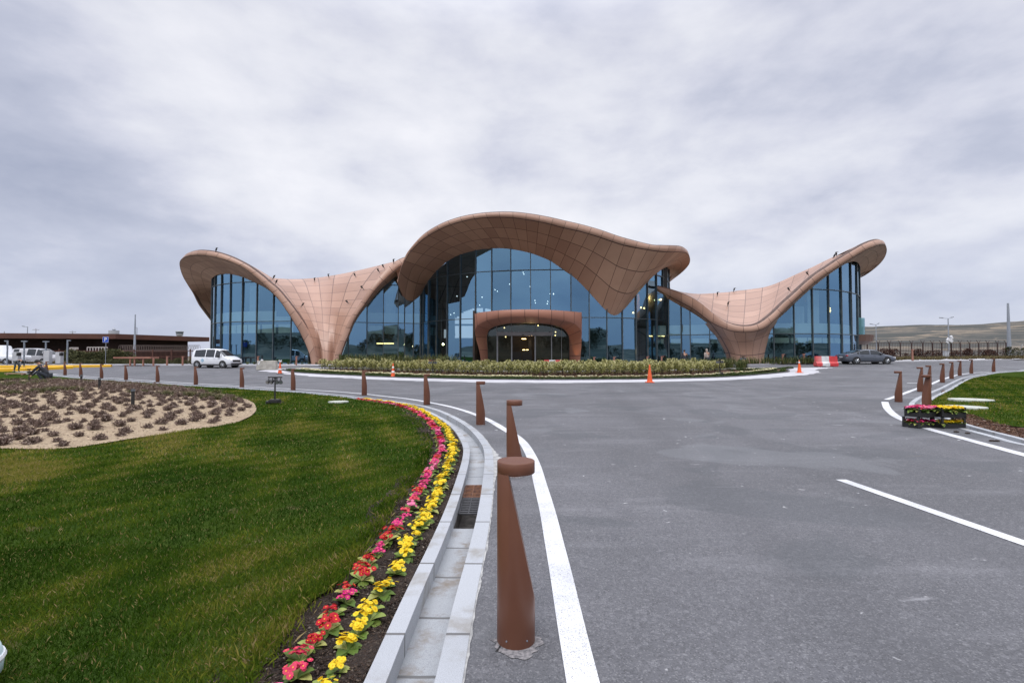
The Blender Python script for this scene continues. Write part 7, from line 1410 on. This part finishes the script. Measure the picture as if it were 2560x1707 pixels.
# ================================================================== RIGHT BACKGROUND
def fence_right():
    r = empty('security_fence', (75, 79, 1.2)); RI = Matrix.Translation((-75, -79, -1.2)); Z = 78; x0, x1 = P(2150, 890, Z).x, P(2516, 890, Z).x; z0 = 1.1; z1 = P(0, 857.5, Z).z; pt = lambda o: (setattr(o, 'parent', r), setattr(o, 'matrix_parent_inverse', RI)); m = pmat('fence_brown', (.060, .030, .026), (.045, .024, .02), 3, rough=.6)
    b = MB()
    for x in np.arange(x0, x1, .24): b.box((x, Z, (z0 + z1) / 2), (.034, .03, z1 - z0))
    for z in (z0 + .35, z1, (z0 + z1) / 2 + .1): b.box(((x0 + x1) / 2, Z + .03, z), (x1 - x0, .05, .07))
    pt(b.build('bar_panel', m))
    for px in (2168.6, 2196, 2223.6, 2251, 2279, 2307, 2331, 2354, 2378, 2400.6, 2423.8, 2447, 2470, 2493.6, 2516):
        x = P(px, 890, Z).x; b = MB(); b.box((x, Z - .03, (z0 + z1) / 2), (.12, .12, z1 - z0)); b.tube([(x, Z, z1 - .05), (x - .32, Z, z1 + .42)], .035, 5); b.tube([(x, Z, z1 - .05), (x + .32, Z, z1 + .42)], .035, 5); pt(b.build('post', m))
    for dx, dz in ((-.3, .38), (-.15, .2), (.15, .2), (.3, .38)): b = MB(); b.tube([(x0, Z + dx * .2, z1 + dz), (x1, Z + dx * .2, z1 + dz)], .010, 3); pt(b.build('barbed_wire', m))
    tag(r, 'brown bar security fence with Y shaped barbed wire arms on the right', 'fence')
    r2 = empty('pale_fence', (100, 84, 1.2)); Z = 84; m2 = pmat('fence_pale', (.36, .36, .38), (.30, .30, .32), 3); RI2 = Matrix.Translation((-100, -84, -1.2)); xa, xb = P(2510, 890, Z).x, P(2640, 890, Z).x; z1 = P(0, 866, Z).z
    for px in np.arange(2519, 2640, 35): x = P(px, 890, Z).x; b = MB(); b.box((x, Z, (1.1 + z1) / 2), (.10, .10, z1 - 1.1)); b.tube([(x, Z, z1), (x - .3, Z, z1 + .4)], .035, 5); b.tube([(x, Z, z1), (x + .3, Z, z1 + .4)], .035, 5); o = b.build('post', m2); o.parent = r2; o.matrix_parent_inverse = RI2
    for z in (1.4, (1.1 + z1) / 2, z1): b = MB(); b.tube([(xa, Z, z), (xb, Z, z)], .02, 4); o = b.build('wire', m2); o.parent = r2; o.matrix_parent_inverse = RI2
    tag(r2, 'pale wire fence with Y shaped arms beyond the tall right mast', 'fence')
fence_right()
b = MB(); b.box((0, 0, 0), (.9, .3, .5), ry=.5); b.box((.3, 0, .45), (.35, .25, .6), ry=-.4); b.box((-.35, 0, -.3), (.4, .2, .3), ry=.9); o = b.build('plastic_sheet', WHITE, bevel=.08); o.location = P(2374, 851, 77.6); tag(o, 'white plastic sheet caught on the barbed wire of the right fence', 'plastic sheet')
b = MB(); b.box((0, 0, .7), (.85, .6, 1.5)); b.box((0, 0, 1.5), (.95, .7, .10)); o = b.build('meter_cabinet', pmat('pale_cabinet', (.55, .58, .64), (.5, .53, .58), 2), bevel=.02); x = P(2363.5, 890, 92).x; o.location = (x, 92, 1.0); tag(o, 'pale blue grey cabinet standing behind the right fence', 'cabinet')
SHR = attrmat('russet_shrub', [(0, (.03, .014, .012)), (.5, (.075, .034, .026)), (1, (.14, .08, .05))], rough=.85); sm1 = [leafclump('russet_shrub', 380, .55, 1.15, .13, 220 + i, SHR, base=.02, cream=.6) for i in range(3)]; sm2 = [leafclump('dark_evergreen', 480, .48, 1.5, .13, 230 + i, HEDGE, base=.02, cream=.2) for i in range(2)]
for i in range(30):
    px = 2205 + i * 10.3 + random.uniform(-3, 3); x = P(px, 890, 74).x; bush('russet_shrub', sm1[i % 3], x, 74 + random.uniform(-1, 1), random.uniform(.65, 1.3), 'russet shrub before the right fence, ' + ('near the saloon car bonnet' if px < 2300 else 'behind the right-hand bollards' if px < 2430 else 'near the tall mast'), 'shrub', 'russet shrubs in front of the right fence', SHR)
for px, lab in ((2523, 'dark evergreen shrub at the foot of the tall right mast'), (2541, 'middle dark evergreen shrub right of the tall mast'), (2560, 'dark evergreen shrub cut by the right edge of the photo'), (2580, 'dark evergreen shrub just outside the right edge')): bush('dark_evergreen', sm2[0], P(px, 890, 68).x, 68, .95, lab, 'shrub', 'dark evergreen shrubs by the right mast', HEDGE)
sheet('verge', [(40, 56.3), (52, 57.4), (72, 57.8), (118, 62), (118, 75), (44, 75)], [(50, 57)] and [], .06, 2.5, pmat('verge_brown', (.10, .065, .04), (.055, .05, .025), .9, rough=.95))
VG = attrmat('verge_tufts', [(0, (.05, .04, .018)), (.6, (.12, .095, .04)), (1, (.20, .16, .07))], rough=.9); vt = [link('tmp', tuftmesh('tmp', 40, .42, .4, .04, 240 + i), VG) for i in range(2)]
merge('verge_grass', vt, [(a, 58.6 + random.uniform(0, 13)) for a in np.arange(43, 112, .16)] + [(a, random.uniform(58.6, 64)) for a in np.arange(-62, -38, .3)], VG, 'rough brownish grass tufts on the verges at both sides', 'grass')
for o in vt: bpy.data.objects.remove(o)
# ---- hills
def hillmat(name, a1, a2, a3):
    m, t, p, out = newmat(name); geo = N(t, 'ShaderNodeNewGeometry'); pos = geo.outputs['Position']; mp = N(t, 'ShaderNodeMapping'); mp.inputs['Scale'].default_value = (.55, 1, 2.2); t.links.new(pos, mp.inputs[0]); v = mp.outputs[0]
    c = rgbmix(t, rng_(t, noisen(t, v, .016, 5, .6, .8), .44, .54), a1, a2); c = rgbmix(t, rng_(t, noisen(t, v, .028, 5, .65, 1.2), .53, .57), c, a3); c = rgbmix(t, rng_(t, noisen(t, v, .18, 4, .7), .55, .68), c, tuple(x * .6 for x in a1))
    t.links.new(c, p.inputs['Base Color']); p.inputs['Roughness'].default_value = .95; return m
def hills():
    Y = np.concatenate([np.linspace(96, 200, 14), np.linspace(215, 1100, 44)]); A = np.linspace(.50, 1.35, 90); AA, YY = np.meshgrid(A, Y); X = AA * YY
    # crest height so that the skyline rises gently to the right
    yc = np.interp(AA * FPX + 1280, [1900, 2120, 2200, 2300, 2400, 2480, 2560, 3000], [905, 829, 827, 825, 822.5, 819, 816, 806]); crest = (890 - yc) / FPX
    tt = ss(110, 760, YY); Zz = 1.4 + (crest * 820 + .3) * tt ** 1.15 + .9 * np.sin(X * .021 + YY * .013) * np.sin(YY * .019) * tt * 2 + 1.5 * np.sin(X * .05) * np.sin(YY * .041) * tt - 26 * ss(840, 1100, YY)
    nx = len(A); i = (np.arange(len(Y) - 1)[:, None] * nx + np.arange(nx - 1)[None]).ravel()
    tag(link('hills', npmesh('hills', np.stack([X.ravel(), YY.ravel(), Zz.ravel()], 1), np.stack([i, i + 1, i + nx + 1, i + nx], 1)), hillmat('hill_ground', (.072, .068, .058), (.040, .043, .038), (.18, .145, .105)), smooth=True), kind='structure')
    # rise and tree belt behind the camera, which the glass mirrors
    xs = np.linspace(-420, 420, 120); ys = np.linspace(-70, -420, 30); X, Y2 = np.meshgrid(xs, ys); Zz = gf(0, 0) - .3 + (13 + 4 * np.sin(X * .021) + 2.5 * np.sin(X * .057 + 2)) * ss(-80, -230, -(-Y2) * 1.0) if False else (13 + 4 * np.sin(X * .021) + 2.5 * np.sin(X * .057 + 2)) * ss(75, 210, -Y2) - .3
    nx = len(xs); i = (np.arange(len(ys) - 1)[:, None] * nx + np.arange(nx - 1)[None]).ravel(); tag(link('hills', npmesh('hills', np.stack([X.ravel(), Y2.ravel(), Zz.ravel()], 1), np.stack([i, i + nx, i + nx + 1, i + 1], 1)), hillmat('rear_rise', (.045, .048, .03), (.075, .07, .05), (.16, .13, .09)), smooth=True), kind='structure')
hills()
TREEM = attrmat('far_tree_leaves', [(0, (.012, .018, .008)), (1, (.04, .05, .02))], rough=.9); ft = [link('tmp', leafclump('tmp', 120, 3.2, 7.5, 1.3, 250 + i, TREEM, base=.4, cream=.5), TREEM) for i in range(2)]
def rearz(x, y): return float((13 + 4 * np.sin(x * .021) + 2.5 * np.sin(x * .057 + 2)) * ss(75, 210, -y) - .3) - gf(x, y)
merge('rear_woodland', ft, [(random.uniform(-260, 260), random.uniform(-150, -120)) for _ in range(190)] + [(random.uniform(-160, 160), random.uniform(-118, -108)) for _ in range(30)], TREEM, 'dark belt of trees on the rise behind the viewpoint, seen mirrored in the glass', 'trees', (.4, .8), rearz)
for o in ft: bpy.data.objects.remove(o)
# slender far masts on the ridge
i = 0
for px, y1 in ((2174, 820), (2201.5, 817), (2211, 817), (2216, 817), (2289.5, 814), (2353, 813), (2362, 815), (2402.5, 811), (2494.5, 811), (2518.5, 811), (9, 828), (88, 821), (180, 827), (2104 + 60, 821)):
    Z = 780 if px > 400 else 400; x = P(px, 890, Z).x; z1 = P(px, y1, Z).z; z0 = P(px, 834 if px > 400 else 845, Z).z - 6; b = MB(); b.tube([(0, 0, 0), (0, 0, z1 - z0)], [.5, .3], 5)
    if px in (2211, 88, 180): b.box((0, 0, z1 - z0 - 1), (5, .5, .5))
    o = b.build('far_mast', pmat('far_mast_grey', (.42, .43, .48), (.4, .41, .45), .1) if i == 0 else bpy.data.materials['far_mast_grey']); i += 1; o.location = (x, Z, z0); tag(o, ('slender far mast on the skyline of the right hills' if px > 400 else 'slender far mast above the roof of the low brown building'), 'mast', 'slender masts on the skyline')
